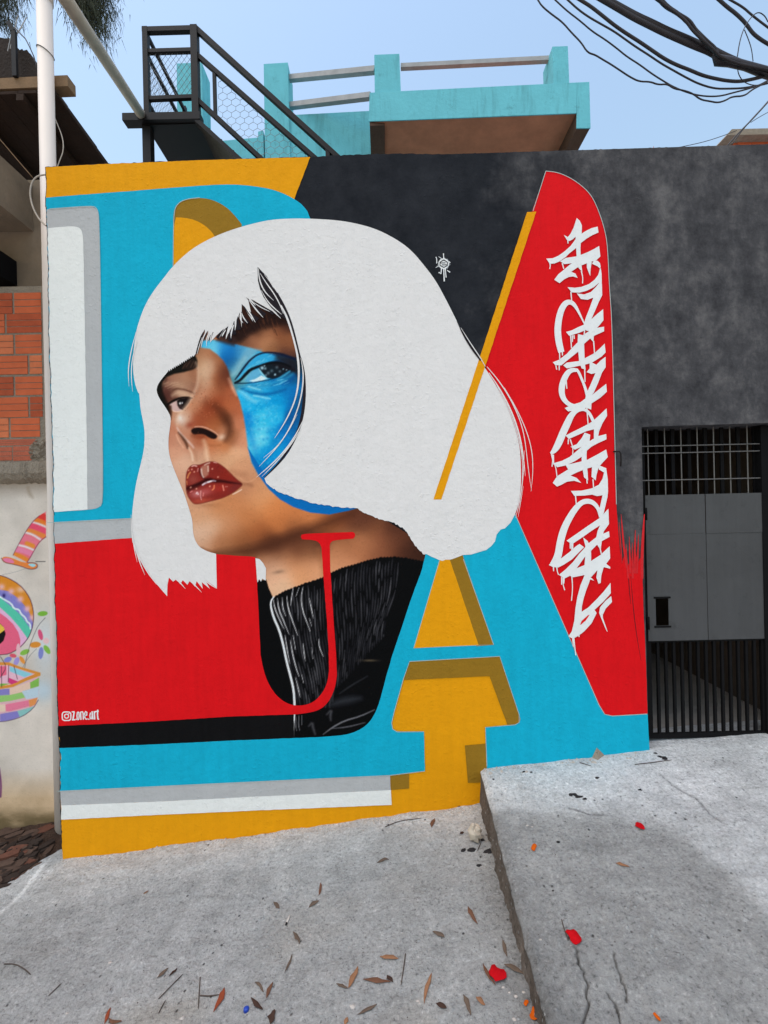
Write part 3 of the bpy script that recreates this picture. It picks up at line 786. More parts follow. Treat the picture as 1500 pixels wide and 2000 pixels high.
for k in range(90):                                    # pores and speckle on the nose
    x, y = random.gauss(850, 140), random.gauss(1000, 190)
    q = zF1([(x, y)])[0]; pt.blob(q[0], q[1], 1.1, 1.1, random.choice([(206, 130, 96), (112, 54, 36)]), 0.35)
# lips
lip = chaikin(zF3([(215, 600), (215, 480), (240, 360), (290, 290), (350, 258), (400, 262), (470, 262), (540, 235), (620, 205), (700, 200), (770, 212), (860, 260), (960, 340), (1050, 430), (1150, 530), (1270, 615), (1200, 680), (1100, 760), (980, 830), (860, 880), (740, 910), (600, 945), (480, 975), (380, 985), (320, 940), (270, 870), (235, 800), (218, 700)]), 2, True)
pt.poly(lip, (124, 44, 38), 1, 1.6)
lipm = pt.mask(lip, 1.4)
pt.blob(*zF3([(350, 530)])[0], 11, 12, (146, 74, 66), 0.75, clip=lipm)
pt.blob(*zF3([(950, 440)])[0], 18, 14, (136, 44, 34), 0.7, clip=lipm)
pt.blob(*zF3([(820, 360)])[0], 10, 9, (122, 42, 36), 0.6, clip=lipm)
pt.poly(zF3([(490, 300), (540, 270), (640, 250), (640, 330), (630, 440), (560, 500), (500, 430), (480, 370)]), (170, 122, 104), 0.8, 2.5, clip=lipm)
pt.stroke(zF3([(470, 330), (475, 420), (520, 490), (600, 540)]), (66, 22, 24), [2, 3, 3], 0.8, 1.5, clip=lipm)
pt.stroke(zF3([(230, 700), (330, 660), (440, 620), (540, 570), (640, 520), (740, 560), (880, 560), (1050, 590), (1260, 615)]), (48, 14, 16), [5, 6, 7, 6, 6, 7, 6, 4, 2], 0.92, 2.2, clip=lipm)
pt.poly(zF3([(240, 640), (300, 650), (480, 640), (420, 690), (320, 740), (250, 780)]), (66, 22, 20), 0.75, 3, clip=lipm)
pt.stroke(zF3([(525, 630), (560, 600), (640, 570), (720, 550), (760, 560)]), (170, 156, 168), [3.0, 3.8, 3.2, 2], 0.95, 1.1)
pt.stroke(zF3([(620, 580), (680, 562)]), (235, 225, 228), 2.2, 0.9, 0.8); pt.stroke(zF3([(520, 625), (560, 605)]), (220, 205, 212), 2.2, 0.8, 0.8)
pt.blob(*zF3([(820, 690)])[0], 20, 9, (158, 50, 42), 0.7, 0.0, lipm)
pt.blob(*zF3([(560, 760)])[0], 16, 8, (176, 92, 92), 0.75, -0.2, lipm)
pt.blob(*zF3([(400, 800)])[0], 12, 8, (182, 110, 110), 0.75, 0.0, lipm)
pt.blob(*zF3([(500, 920)])[0], 22, 5, (176, 84, 66), 0.7, -0.1, lipm)
pt.blob(*zF3([(1100, 680)])[0], 14, 7, (110, 48, 46), 0.7, -0.5, lipm)
for pl, c_, w_ in (([(330, 285), (370, 270), (410, 285)], (214, 170, 160), 3), ([(245, 500), (265, 440), (295, 400)], (196, 130, 84), 3), ([(230, 560), (240, 620)], (190, 120, 80), 2), ([(560, 265), (610, 235), (650, 225)], (196, 164, 150), 2.6), ([(620, 290), (625, 380)], (206, 176, 160), 2.5),
                  ([(500, 340), (510, 440), (540, 490)], (206, 180, 168), 2.6), ([(430, 380), (440, 330)], (190, 120, 114), 2.4), ([(730, 212), (780, 222)], (228, 176, 164), 2.2), ([(410, 790), (420, 760), (440, 800)], (232, 200, 204), 2.6), ([(490, 740), (480, 820), (500, 900)], (214, 164, 160), 1.6),
                  ([(700, 720), (730, 700), (735, 640)], (222, 130, 92), 2.6), ([(890, 640), (905, 700), (910, 730)], (226, 150, 132), 2.2), ([(940, 660), (975, 660)], (188, 120, 112), 1.8), ([(1080, 800), (1160, 760), (1235, 715)], (234, 196, 178), 2.2), ([(300, 760), (330, 745)], (204, 120, 118), 2.4), ([(540, 780), (530, 830)], (206, 130, 124), 2)):
    pt.stroke(zF3(pl), c_, w_, 0.85, 0.9)
for x, y in ((805, 485), (700, 335), (325, 345), (370, 390), (655, 655), (305, 675), (265, 360), (410, 700)):
    q = zF3([(x, y)])[0]; pt.blob(q[0], q[1], 1.6, 1.6, (226, 160, 140), 0.9)
pt.stroke(lip + lip[:1], (92, 40, 34), 1.2, 0.5, 0.9, it=0)
pt.stroke(zF3([(1270, 620), (1350, 610), (1420, 640)]), (132, 88, 66), [4, 6, 6], 0.5, 4)
pt.stroke(zF3([(1180, 480), (1300, 580), (1400, 570), (1490, 510)]), (206, 158, 124), [2, 2, 1.5], 0.6, 1.6)
pt.stroke(zF3([(1050, 380), (1180, 430), (1290, 440)]), (150, 102, 76), 8, 0.4, 6)
pt.blob(*zF3([(620, 1000)])[0], 26, 5, (146, 96, 66), 0.35)

# blue face paint
bm_pts = zA([(470, 690), (540, 680), (640, 690), (760, 720), (860, 745), (940, 770), (1000, 790), (1100, 800), (1250, 830), (1330, 900), (1330, 1300), (1250, 1560), (1000, 1830), (940, 1790), (880, 1680), (850, 1550), (835, 1420), (815, 1300), (785, 1180), (755, 1110), (725, 1050), (700, 960), (680, 900), (650, 850), (600, 800), (540, 755), (470, 745)])
bm = pt.mask(bm_pts, 2.4)
blue = cs(zA, [(700, 800, 14, 88, 158), (650, 740, 30, 112, 182), (520, 712, 62, 152, 202), (570, 740, 116, 178, 206), (800, 790, 56, 118, 170), (870, 800, 120, 166, 190), (780, 900, 86, 138, 164), (720, 880, 20, 74, 132), (760, 960, 110, 160, 176), (720, 1000, 60, 100, 120),
    (900, 1200, 22, 142, 198), (1000, 1150, 16, 130, 192), (1100, 1200, 8, 128, 190), (1200, 1100, 8, 98, 164), (1210, 1180, 6, 104, 172), (950, 1330, 48, 160, 204), (1050, 1300, 40, 152, 204), (850, 1330, 16, 122, 192), (900, 1450, 60, 166, 208), (960, 1490, 92, 178, 208), (900, 1570, 66, 162, 202), (860, 1440, 20, 132, 194), (1000, 1600, 8, 122, 188), (900, 1690, 8, 116, 182),
    (1150, 1450, 8, 106, 178), (1250, 1300, 14, 74, 132), (1230, 1420, 14, 80, 142), (1285, 1200, 20, 50, 86), (1060, 1480, 20, 132, 192), (960, 1760, 6, 100, 165), (840, 1180, 40, 150, 205), (1100, 1050, 20, 110, 170), (950, 1060, 50, 140, 190), (1200, 980, 14, 70, 120), (1200, 900, 22, 30, 40), (1100, 850, 16, 60, 110), (950, 830, 20, 130, 190)])
pt.field([(x, y, r_ + 6, min(255, g_ * 1.05 + 12), min(255, b_ + 12)) for x, y, r_, g_, b_ in blue], 10.0, bm)
for k in range(520):                                   # sponge texture of the blue
    x, y = random.uniform(820, 1260), random.uniform(1080, 1720)
    q = zA([(x, y)])[0]
    r_ = random.uniform(1.0, 2.6); c_ = random.choice([(150, 212, 230), (14, 116, 186), (90, 186, 220)])
    w_ = 0.30 * math.exp(-((x - 960) / 150) ** 2 - ((y - 1380) / 260) ** 2) + 0.05
    i0 = int((q[1] - gv[0]) / du); j0 = int((q[0] - gu[0]) / du)
    sl = (slice(max(i0 - 4, 0), i0 + 5), slice(max(j0 - 4, 0), j0 + 5))
    mm = np.exp(-((GU[sl] - q[0]) ** 2 + (GV[sl] - q[1]) ** 2) / r_ ** 2) * w_ * 1.1 * bm[sl]
    pt.c[sl] = pt.c[sl] * (1 - mm[..., None]) + np.array(c_, float) * mm[..., None]
for x0, y0, x1, y1, ww, aa in ((880, 1330, 1010, 1300, 14, .3), (880, 1420, 1030, 1400, 16, .35), (870, 1500, 1010, 1470, 16, .4), (880, 1570, 960, 1530, 12, .35), (1000, 1250, 1120, 1230, 12, .25), (900, 1180, 1000, 1190, 10, .3)):
    pt.stroke(zA([(x0, y0), ((x0 + x1) / 2, (y0 + y1) / 2 - 12), (x1, y1)]), (140, 206, 226), [3, ww * 0.6, 3], aa, 6, clip=bm)
pt.stroke(zA([(850, 1300), (860, 1400), (890, 1520), (930, 1640)]), (12, 104, 182), [6, 10, 8, 4], 0.4, 6, clip=bm)
pt.stroke(zA([(1230, 1100), (1215, 1230), (1160, 1380), (1060, 1530)]), (8, 92, 164), [8, 14, 14, 6], 0.45, 8, clip=bm)
# pale wash left of the blue eye
pt.poly(zF2([(330, 590), (420, 530), (620, 560), (480, 640), (360, 760), (240, 900), (160, 1010), (90, 960), (180, 800)]), (104, 158, 184), 0.7, 5)
pt.stroke(zF2([(110, 1000), (200, 930), (260, 820), (340, 700)]), (150, 190, 196), [5, 7, 6], 0.5, 4)
# eyelid fold, lid, eye
pt.poly(zF2([(200, 1060), (300, 900), (420, 770), (560, 660), (700, 620), (860, 660), (1000, 700), (860, 740), (700, 790), (560, 830), (440, 900), (350, 1000), (280, 1080)]), (52, 156, 204), 0.9, 3)
for k in range(26):
    q = random.random(); x = 260 + 520 * q; y = 1040 - 420 * q ** 0.75 + random.uniform(-10, 60)
    pt.stroke(zF2([(x, y), (x + random.uniform(30, 80), y - random.uniform(15, 50))]), random.choice([(150, 214, 232), (10, 96, 160), (110, 192, 220)]), 1.2, 0.5, 0.9)
pt.poly(zF2([(880, 640), (1000, 640), (1150, 700), (1240, 780), (1250, 1000), (1150, 930), (1000, 800), (860, 720)]), (34, 34, 42), 0.85, 7)
pt.stroke(zF2([(170, 1070), (240, 980), (330, 850), (430, 730), (550, 640), (680, 602), (820, 605), (960, 630), (1100, 680), (1200, 720)]), (20, 30, 54), [2, 4, 4, 3.5, 3, 3, 4, 5, 5], 0.95, 1.4)
pt.stroke(zF2([(230, 1080), (330, 960), (430, 860), (560, 790), (700, 740)]), (90, 184, 214), [4, 5, 4, 4, 3], 0.6, 2.4)
pt.poly(zF2([(330, 1100), (400, 990), (480, 920), (580, 880), (640, 940), (700, 1020), (760, 1060), (640, 1090), (480, 1120)]), (92, 164, 198), 1, 1.4)
pt.poly(zF2([(420, 1090), (520, 1060), (620, 1000), (720, 1050), (640, 1085), (480, 1110)]), (206, 226, 230), 0.9, 1.6)
pt.poly(zF2([(580, 880), (640, 820), (760, 770), (920, 770), (1080, 830), (1120, 910), (1020, 960), (940, 1030), (820, 1060), (720, 1040), (650, 970)]), (24, 34, 42), 1, 1.8)
pt.poly(zF2([(800, 800), (950, 780), (1140, 850), (1230, 920), (1150, 930), (1040, 900), (900, 880)]), (26, 22, 28), 0.8, 4)
pt.stroke(zF2([(170, 1130), (260, 1080), (340, 990), (430, 900), (560, 850), (700, 800), (850, 770), (1000, 790), (1120, 850)]), (14, 16, 22), [4, 5, 6, 6, 5, 5, 5, 4, 3], 0.95, 1.4)
for x, y, r_, a_ in ((635, 870, 3.2, .95), (690, 880, 2.4, .6), (858, 985, 2.0, .95), (675, 835, 1.4, .8), (1000, 890, 1.4, .7), (1055, 905, 1.3, .7), (800, 920, 3, .35), (890, 860, 3, .35), (740, 960, 3, .4), (700, 995, 2, .5), (940, 930, 2.4, .35)):
    q = zF2([(x, y)])[0]; pt.blob(q[0], q[1], r_, r_, (170, 206, 222), a_)
pt.stroke(zF2([(580, 890), (640, 980), (720, 1060)]), (150, 214, 226), [1.5, 2, 1.5], 0.8, 0.9)
pt.stroke(zF2([(200, 1135), (330, 1135), (480, 1125), (640, 1095), (780, 1070), (920, 1030), (1100, 920)]), (20, 50, 74), [3, 2.5, 2, 2, 2, 2], 0.85, 1.1)
pt.stroke(zF2([(900, 1060), (1000, 1010), (1110, 930)]), (70, 158, 190), [2, 4, 3], 0.8, 1.6)
pt.stroke(zF2([(240, 1190), (400, 1180), (600, 1170), (800, 1160), (1000, 1090), (1160, 980)]), (46, 140, 184), [4, 7, 8, 7, 5], 0.7, 3)
pt.stroke(zF2([(400, 1190), (480, 1215), (600, 1245)]), (150, 214, 228), [3, 3, 2], 0.75, 1.8)
pt.stroke(zF2([(290, 1240), (400, 1280), (520, 1310), (680, 1330), (860, 1300), (1040, 1240)]), (8, 84, 142), [3, 5, 5, 5, 3], 0.75, 3)
pt.stroke(zF2([(220, 1260), (320, 1310), (420, 1400), (520, 1460)]), (140, 204, 226), [4, 8, 9, 5], 0.6, 4)
pt.stroke(zF2([(490, 1350), (600, 1365), (700, 1390), (770, 1400)]), (150, 214, 234), [3, 4, 3], 0.75, 2)
pt.stroke(zF2([(830, 1170), (960, 1140), (1070, 1080)]), (120, 196, 220), [1.5, 2, 1.5], 0.7, 1.2)
pt.stroke(zF2([(1000, 1150), (1120, 1100), (1190, 1000)]), (12, 84, 150), [4, 6, 5], 0.6, 3)
for k in range(34):
    x = random.uniform(250, 1100); y = 1180 - (x - 250) * 0.10 + random.uniform(-40, 60)
    pt.stroke(zF2([(x, y), (x + random.uniform(40, 110), y - random.uniform(5, 40))]), random.choice([(130, 200, 222), (10, 90, 150)]), 1.0, 0.45, 0.8)
pt.stroke(zF2([(60, 1060), (100, 1150), (140, 1240), (190, 1340)]), (226, 184, 158), [4, 6, 5, 2], 0.7, 3.2)
pt.stroke(zF2([(40, 950), (30, 1050), (60, 1150)]), (92, 48, 36), 8, 0.5, 6)
# brow shade above the forehead strip
pt.poly(zA([(700, 640), (780, 560), (880, 500), (1000, 460), (1180, 480), (1200, 560), (1100, 560), (960, 590), (860, 640), (790, 700), (740, 690)]), (40, 26, 23), 0.85, 7)
for k in range(40):
    x = random.uniform(730, 1100); y = random.uniform(480, 600)
    pt.stroke(zA([(x, y), (x + 20, y + 50)]), random.choice([(96, 58, 40), (20, 14, 14), (120, 74, 48)]), [1.2, 0.6], 0.45, 0.8)
pt.poly(zA([(590, 690), (640, 640), (720, 610), (760, 690), (740, 735), (680, 720)]), (54, 40, 40), 0.75, 4)
# blue jaw strip
pt.poly(zB([(490, 60), (515, 140), (550, 210), (600, 280), (660, 335), (730, 375), (820, 405), (920, 415), (1020, 395), (1070, 380), (950, 350), (740, 310), (600, 240), (580, 200)]), (4, 104, 172), 1, 1.2)
# sweater and black ground
sw = zF4([(90, 320), (110, 390), (145, 472), (200, 440), (250, 412), (340, 380), (430, 345), (500, 325), (580, 295), (640, 260), (740, 215), (850, 185), (960, 150), (1080, 125), (1200, 120), (1300, 132), (1500, 170), (1500, 1800), (-120, 1800), (-120, 320)])
swj = []
for i in range(len(sw) - 1):
    a_, b2 = sw[i], sw[i + 1]
    if i < 2 or i > 15: swj.append(a_); continue
    k = max(2, int(math.hypot(b2[0] - a_[0], b2[1] - a_[1]) / 3))
    for j in range(k): swj.append((a_[0] + (b2[0] - a_[0]) * j / k, a_[1] + (b2[1] - a_[1]) * j / k + (0.9 if j % 2 else -0.9)))
swj.append(sw[-1])
pt.poly(swj, (15, 15, 18), 1, 0.9)
swm = pt.mask(swj, 0.8)
rk = random.Random(12)                                 # knit ribs: wavering columns with broken lights
for x0 in range(165, 1260, 27):
    lf = x0 < 640
    ytop = float(np.interp(x0, [140, 340, 580, 740, 960, 1200, 1400], [470, 380, 295, 215, 150, 120, 150])) + 14
    yend = (1420 if lf else float(np.interp(x0, [640, 800, 1000, 1260], [1290, 1180, 1010, 800])))
    drift = float(np.interp(x0, [160, 400, 620, 640, 900, 1260], [190, 130, 50, 20, -40, -150]))
    q0 = rk.uniform(0, 0.08)
    while q0 < 0.97:
        q1 = min(1.0, q0 + rk.uniform(0.12, 0.34))
        pl = [(x0 + drift * q + 13 * math.sin(q * 7.5 + x0 * 0.004) + rk.uniform(-2, 2), ytop + (yend - ytop) * q) for q in np.linspace(q0, q1, 7)]
        br = rk.choice([50, 60, 72, 86, 96]); br = br + (14 if 1050 < x0 < 1200 or 230 < x0 < 520 else 0)
        pt.stroke(zF4(pl), (br, br + 1, br + 6), [0.8, rk.uniform(2.0, 3.4), rk.uniform(1.8, 3.2), 0.8], rk.uniform(0.45, 0.8), 1.2, clip=swm)
        q0 = q1 + rk.uniform(0.01, 0.09)
for pl in ([(150, 490), (160, 560), (200, 660), (240, 740)], [(185, 480), (195, 570), (240, 680), (285, 790)], [(225, 470), (230, 560), (255, 630)], [(265, 460), (275, 560), (320, 690), (360, 800)], [(320, 390), (305, 480), (300, 540)], [(370, 390), (345, 460)], [(405, 380), (388, 470), (400, 580), (440, 690), (465, 760)],
           [(460, 480), (475, 560), (495, 650)], [(250, 800), (270, 930), (290, 1040)], [(295, 840), (315, 960), (345, 1080), (370, 1150)], [(405, 870), (415, 960), (425, 1020)], [(480, 900), (490, 1000)], [(540, 830), (545, 900), (580, 980)], [(320, 800), (340, 920)], [(395, 1140), (410, 1210)], [(340, 1160), (365, 1260), (380, 1330)], [(460, 650), (480, 720)]):
    pt.stroke(zF4(pl), (206, 208, 212), [0.8, 2.2, 1.8, 0.8], 0.9, 0.8)
for pl in ([(345, 1500), (340, 1570), (350, 1620)], [(370, 1490), (365, 1570), (378, 1620)], [(395, 1490), (395, 1570)]):
    pt.stroke(zF4(pl), (130, 132, 138), [0.8, 2.0, 0.8], 0.8, 0.8)
pt.stroke(zF4([(640, 1400), (720, 1370), (820, 1350), (900, 1340)]), (58, 62, 68), [6, 14, 14, 6], 0.7, 6)
pt.stroke(zF4([(720, 1300), (820, 1230), (960, 1150)]), (64, 68, 72), [1, 3, 1], 0.7, 2)
pt.stroke(zF4([(580, 1650), (660, 1590), (760, 1535), (900, 1495), (1020, 1440)]), (128, 130, 136), [1, 3, 3, 2.5, 1.5], 0.85, 1.3)
pt.stroke(zF4([(660, 1600), (780, 1590), (940, 1550)]), (116, 118, 124), [1, 2.6, 1.2], 0.8, 1.3)
for pl in ([(610, 1480), (650, 1440), (640, 1490), (645, 1530)], [(455, 1580), (485, 1550), (490, 1590), (510, 1650)]):
    pt.stroke(zF4(pl), (150, 152, 158), [1, 5, 1.5], 0.5, 3.0)
pt.blob(*zF4([(980, 1015)])[0], 16, 2.2, (120, 108, 84), 0.6)
pt.stroke(zF4([(152, 468), (130, 500), (126, 545), (150, 640), (200, 750), (235, 880), (265, 1030), (300, 1160), (325, 1270), (333, 1400), (330, 1480), (318, 1600), (314, 1685)]), (232, 233, 236), [2.2, 4, 4, 4, 3.6], 1, 0.9)
pt.c = np.where(pt.c > 6, (pt.c - 118) * 1.10 + 117, pt.c)
pc = pt.linear()
s_ = (D - 0.002 - LAY * 4.5) / F
Ux, Vx = GU - 750, 1000 - GV
grid_mesh('painted_portrait', (Ux * CR + Vx * SR) * s_, np.full(GU.shape, s_ * F - D), (-Ux * SR + Vx * CR) * s_ + HC, M['attr'], wall, col=pc, smooth=False,
          keep=pt.mask([(300, 690), (380, 640), (470, 560), (498, 508), (560, 540), (612, 720), (612, 930), (842, 1072), (842, 1110), (812, 1180), (781, 1280), (765, 1335), (750, 1390), (735, 1450), (505, 1450), (496, 1096), (360, 1096), (300, 820)], 0.5) > 0.3)
# --- layers over the portrait
redL = left_pts(1062, 1418, 0.7) + [(300, 1409), (449, 1399.5), (580, 1395)] + chaikin([(580, 1395), (610, 1391), (628.5, 1384), (643.4, 1369), (654.6, 1343), (658, 1320)], 2) + \
    [(656.5, 1279), (651, 1204.6), (645, 1111), (644, 1068)] + chaikin([(644, 1068), (645, 1060), (651, 1056), (660, 1054.5), (690, 1052)], 1) + chaikin([(690, 1052), (694, 1047), (693, 1041), (688, 1039)], 1) + [(617, 1041.5)] + chaikin([(617, 1041.5), (590, 1043), (587, 1048), (590, 1053.4)], 1) + \
    chaikin([(590, 1053.4), (615, 1055), (624, 1060), (628, 1070)], 2) + [(632, 1130), (638, 1204.6), (641.6, 1260.6), (642.5, 1309)] + \
    chaikin([(642.5, 1309), (640, 1331), (632, 1350), (617, 1368), (599, 1377), (576, 1378.5), (557.6, 1372.6), (539, 1358), (524, 1335), (514.6, 1309), (509, 1279)], 2) + \
    [(504.6, 1186), (502, 1137), (498.5, 1088), (487, 1086.5), (457, 1085), (422, 1082), (423, 1120), (330, 1125), (290, 1090), (264, 1050)]
sheet('red_letter', [jit(redL, 8, 0.25)], M['red'], 5.5, wall)
sheet('black_band', [jit(left_pts(1418, 1461, 0.7) + [(300, 1454), (449, 1446.5), (574, 1441.5), (574, 1395.5), (449, 1399.8), (300, 1409.3)], 9, 0.3)], M['black'], 5, wall)
hair = chaikin([(322, 540), (302, 565), (285, 592), (273, 622), (265, 650), (260, 690), (259.5, 725), (264, 752), (270, 767)], 2) + \
    chaikin([(272, 769), (274.5, 800), (280, 825), (283, 848), (281, 880), (274, 910), (265.5, 944), (259.5, 985), (257, 1020), (258, 1045), (264, 1072), (276, 1098), (292, 1125), (308, 1143), (319, 1156)], 2) + \
    [(326.5, 1164.5), (327, 1142), (330, 1128), (338, 1136), (345, 1131), (352, 1141), (357, 1133), (366, 1142), (371, 1134), (381, 1146), (384, 1135), (396, 1150), (394, 1137), (410, 1150), (400, 1132), (423.5, 1149), (422, 1083)] + \
    chaikin([(422, 1081.5), (408, 1078), (397, 1073), (388, 1067), (380, 1053.4), (376.5, 1037), (376, 1018), (371, 999), (363.5, 976), (359, 962), (352, 946), (342, 922), (334, 901), (329.5, 882), (328.7, 860), (331, 841), (333.3, 826), (333.5, 814), (325.6, 799), (311, 778), (305.5, 764), (307.6, 752), (316, 740), (328, 725.6)], 1)
browr = random.Random(3)
for i in range(14):
    q = i / 14
    hair += [(330 + 50 * q - 0.6, 724 - 31 * q - 1.6 + browr.uniform(-0.8, 0.8)), (331.5 + 50 * q, 724 - 31 * q + 1.4 + browr.uniform(-0.5, 0.5))]
hair += [(382, 691), (386, 679), (393, 661), (400.5, 643), (399, 665), (407, 646), (405, 668), (416, 648), (411, 668), (423, 655), (434, 645), (428, 660), (446, 636.5), (441, 657), (453, 645), (448, 663), (458, 626), (457, 650), (468, 610), (472, 640), (472, 594), (494, 628), (484, 582), (512, 618), (492, 585), (540, 612), (552, 614)] 
hair += chaikin([(556, 600), (563, 617), (573, 649), (580, 677.6), (587, 697), (592, 716), (595, 740), (595.6, 764), (593, 790), (589, 824), (577, 860), (561, 889), (539, 913), (516, 932.5)], 1)
rng5 = random.Random(5)
low = [(520, 943), (539, 958), (576, 973), (617, 984), (655, 990), (696, 992), (718, 1005), (740, 1014), (767, 1020), (789, 1033), (800, 1048), (811, 1066), (828, 1083)]
for a_, b2 in zip(low[:-1], low[1:]):
    for j in range(7):
        q = j / 7; hair.append((a_[0] + (b2[0] - a_[0]) * q, a_[1] + (b2[1] - a_[1]) * q + rng5.uniform(-1.3, 1.3)))
hair += [(828, 1083), (833, 1082), (842, 1087), (852, 1091), (858, 1094), (864, 1095.5), (870, 1093), (880, 1093), (889, 1090), (904, 1084), (920, 1083), (940, 1077), (950, 1074), (960, 1066), (967, 1057), (970, 1044), (978, 1034), (986, 1032), (997, 1021), (1006, 1004.6)]
hair += chaikin([(1006, 1004), (1013, 985), (1017, 955), (1018, 927.6), (1016, 875), (1007.5, 840), (990, 791), (969, 752.6), (951.5, 724.6), (934, 700), (913, 668.6), (892, 626.6), (871, 584.6), (850, 546), (825.5, 514.6), (804.5, 490), (780, 470.7), (740, 449), (700, 437), (660, 430), (600, 426.5), (560, 427), (530, 429), (500, 435), (460, 446), (420, 461), (380, 482), (350, 507), (330, 529), (322, 540)], 2)
LH = sheet('white_hair', [hair], M['hairwhite'], 6.5, wall)
sheet('white_hair_lock', [[(499, 1090), (507, 1092), (514, 1100), (519.5, 1110), (519, 1134), (512, 1130), (510, 1136), (506, 1131), (503, 1138), (502, 1131)]], M['hairwhite'], 6.6, LH)

# red right-hand shape, then the cyan A with its openings
redR = [(1066, 334)] + chaikin([(1066, 334), (1087.5, 336), (1110, 345), (1130, 357.5), (1150, 375), (1162.5, 395), (1175, 427.5), (1184, 460), (1187.5, 495)], 2) + [(1190, 557.5), (1195, 620), (1199, 745), (1199.7, 879), (1204, 984), (1208, 1044), (1211, 1078), (1216, 1096), (1222, 1070), (1226, 1108), (1232, 1088), (1236, 1110), (1240, 1064), (1245, 1102), (1250, 1090), (1254, 1093), (1257, 1192), (1262, 1300), (1264.5, 1394)] + \
    chaikin([(1264, 1394), (1215, 1397), (1194, 1398.5), (1183, 1396), (1175, 1387), (1165, 1365)], 2) + [(1000, 990), (946, 700), (1039, 414)]
sheet('red_panel', [jit(redR, 9, 0.3)], M['red'], 3, wall)
sheet('dry_brush_strokes', [ribbon(p_, w_) for p_, w_ in (
    ([(1258.5, 1004), (1256, 1045), (1253.5, 1095), (1254, 1130)], [1.5, 5, 6, 5]), ([(1213, 1004), (1216, 1040), (1219, 1075), (1224, 1110)], [0.6, 3.5, 4, 3]), ([(1229, 1048), (1230, 1080), (1231, 1120)], [0.8, 3, 4]), ([(1241, 1035), (1240, 1070), (1239, 1120)], [0.8, 4, 5]),
    ([(1247, 1044), (1246, 1080), (1244, 1120)], [0.8, 4, 4]), ([(1235, 1060), (1235, 1090), (1236, 1130)], [0.6, 3, 4]), ([(1223, 1062), (1224, 1090), (1227, 1130)], [0.6, 2, 4]), ([(1209, 1020), (1212, 1060), (1215, 1100)], [0.6, 2.5, 2]))], M['redstroke'], 3.4, wall)
sheet('thin_dark_scratches', [ribbon([(1232, 1125), (1237, 1190), (1244, 1245), (1252, 1290)], [0.5, 1.4, 1.0, 0.4]), ribbon([(1226, 1100), (1229, 1150), (1232, 1180)], [0.5, 1.6, 0.4])], M['ink'], 3.6, wall)
A = [(834, 1070), (824.5, 1111), (804, 1167), (766.6, 1279), (753.5, 1324), (744, 1361)] + chaikin([(744, 1361), (736.7, 1384), (725.5, 1406), (710.6, 1421), (688, 1432), (666, 1436.5), (617, 1440)], 2) + [(571, 1441.5), (449, 1446.5), (300, 1454)] + left_pts(1461, 1545, 0.7) + [(300, 1536), (600, 1522), (760, 1515), (830, 1505.5), (828, 1428.5)] + \
    chaikin([(828, 1428.5), (776, 1429), (768, 1426), (765, 1415), (768, 1396), (775, 1372)], 2) + [(788, 1326), (800, 1292), (860, 1288), (976, 1282), (996, 1340)] + chaikin([(996, 1340), (1016, 1400), (1016, 1410), (1008, 1415)], 2) + [(948, 1420), (951, 1500), (955, 1540), (1270, 1540), (1268.5, 1462), (1265, 1394.5)] + chaikin([(1264, 1394.5), (1215, 1397.4), (1194, 1398.8), (1183, 1396.4), (1174.6, 1387), (1165, 1365)], 2) + [(1080, 1173), (1006.5, 1003), (990, 990), (900, 1040)]
LA = sheet('blue_letter_a', [jit(A, 9, 0.28)], M['blue'], 5, wall)
sheet('letter_a_opening_shadow', [jit([(964.5, 1259.5), (902, 1080), (876, 1085), (930, 1262)], 9, 0.2)], M['olive'], 5.6, LA)
sheet('letter_a_opening', [jit([(808, 1266), (935, 1260.5), (876, 1085), (860, 1090)], 9, 0.2)], M['orange'], 5.9, LA)
sheet('letter_a_foot_shadow', [jit([(800.6, 1292.4), (860, 1288.5), (975.5, 1282.6), (996, 1342), (1013, 1396), (1015, 1405), (1008, 1414.5), (991, 1415), (956, 1320.5), (789, 1328)], 9, 0.2),
                        [(762, 1511.5), (799, 1509), (799, 1540), (763.5, 1543)], [(908, 1456), (948.6, 1452.5), (951, 1494.5), (951, 1528), (914, 1529)]], M['olive'], 4.2, LA)
sheet('grey_stripe', [jit(left_pts(1545.5, 1573, 0.8) + [(300, 1566), (500, 1556), (763, 1543), (762, 1510), (600, 1519)], 9, 0.25)], M['grey'], 4.3, wall)
sheet('white_stripe', [jit(left_pts(1573, 1601, 0.8) + [(300, 1592), (500, 1583), (765, 1572), (763.5, 1543), (500, 1556), (300, 1566)], 9, 0.25)], M['white'], 4.4, wall)
# pale hairlines left by the masking along the letter edges
pl_ = [[(858, 1096), (808, 1266), (880, 1262.5), (964, 1259), (905, 1092)], [(828, 1429), (776, 1429.5), (767, 1424), (765, 1412), (770, 1390), (788, 1326), (800, 1292), (976, 1282), (1014, 1396), (1014, 1411), (1006, 1415.5), (948, 1420.5), (951, 1497)], [(1006, 1004), (1090, 1195), (1170, 1377), (1181, 1395), (1196, 1398.5), (1264, 1394.5)],
       [(1066, 334), (1041, 412)], [(92, 1021), (258, 1012.5)], [(196, 989), (201, 975), (198, 700), (194, 430), (190, 405), (176, 402), (96, 408)], [(338, 520), (339, 414), (347, 397), (364, 388.5), (390, 386)], [(112, 1545.5), (400, 1531.5), (762, 1514.5), (830, 1506)], [(1066, 334), (1066.5, 334), (1087.5, 336), (1110, 345), (1130, 357.5), (1150, 375), (1162.5, 395), (1175, 427.5), (1184, 460), (1187.5, 495), (1190, 557.5), (1195, 620), (1199.5, 800), (1204, 985)]]
sheet('masking_hairline', [ribbon(p_, 1.3, 3 if i_ in (5, 6, 8) else 0) for i_, p_ in enumerate(pl_)], M['paleline'], 6.1, wall)
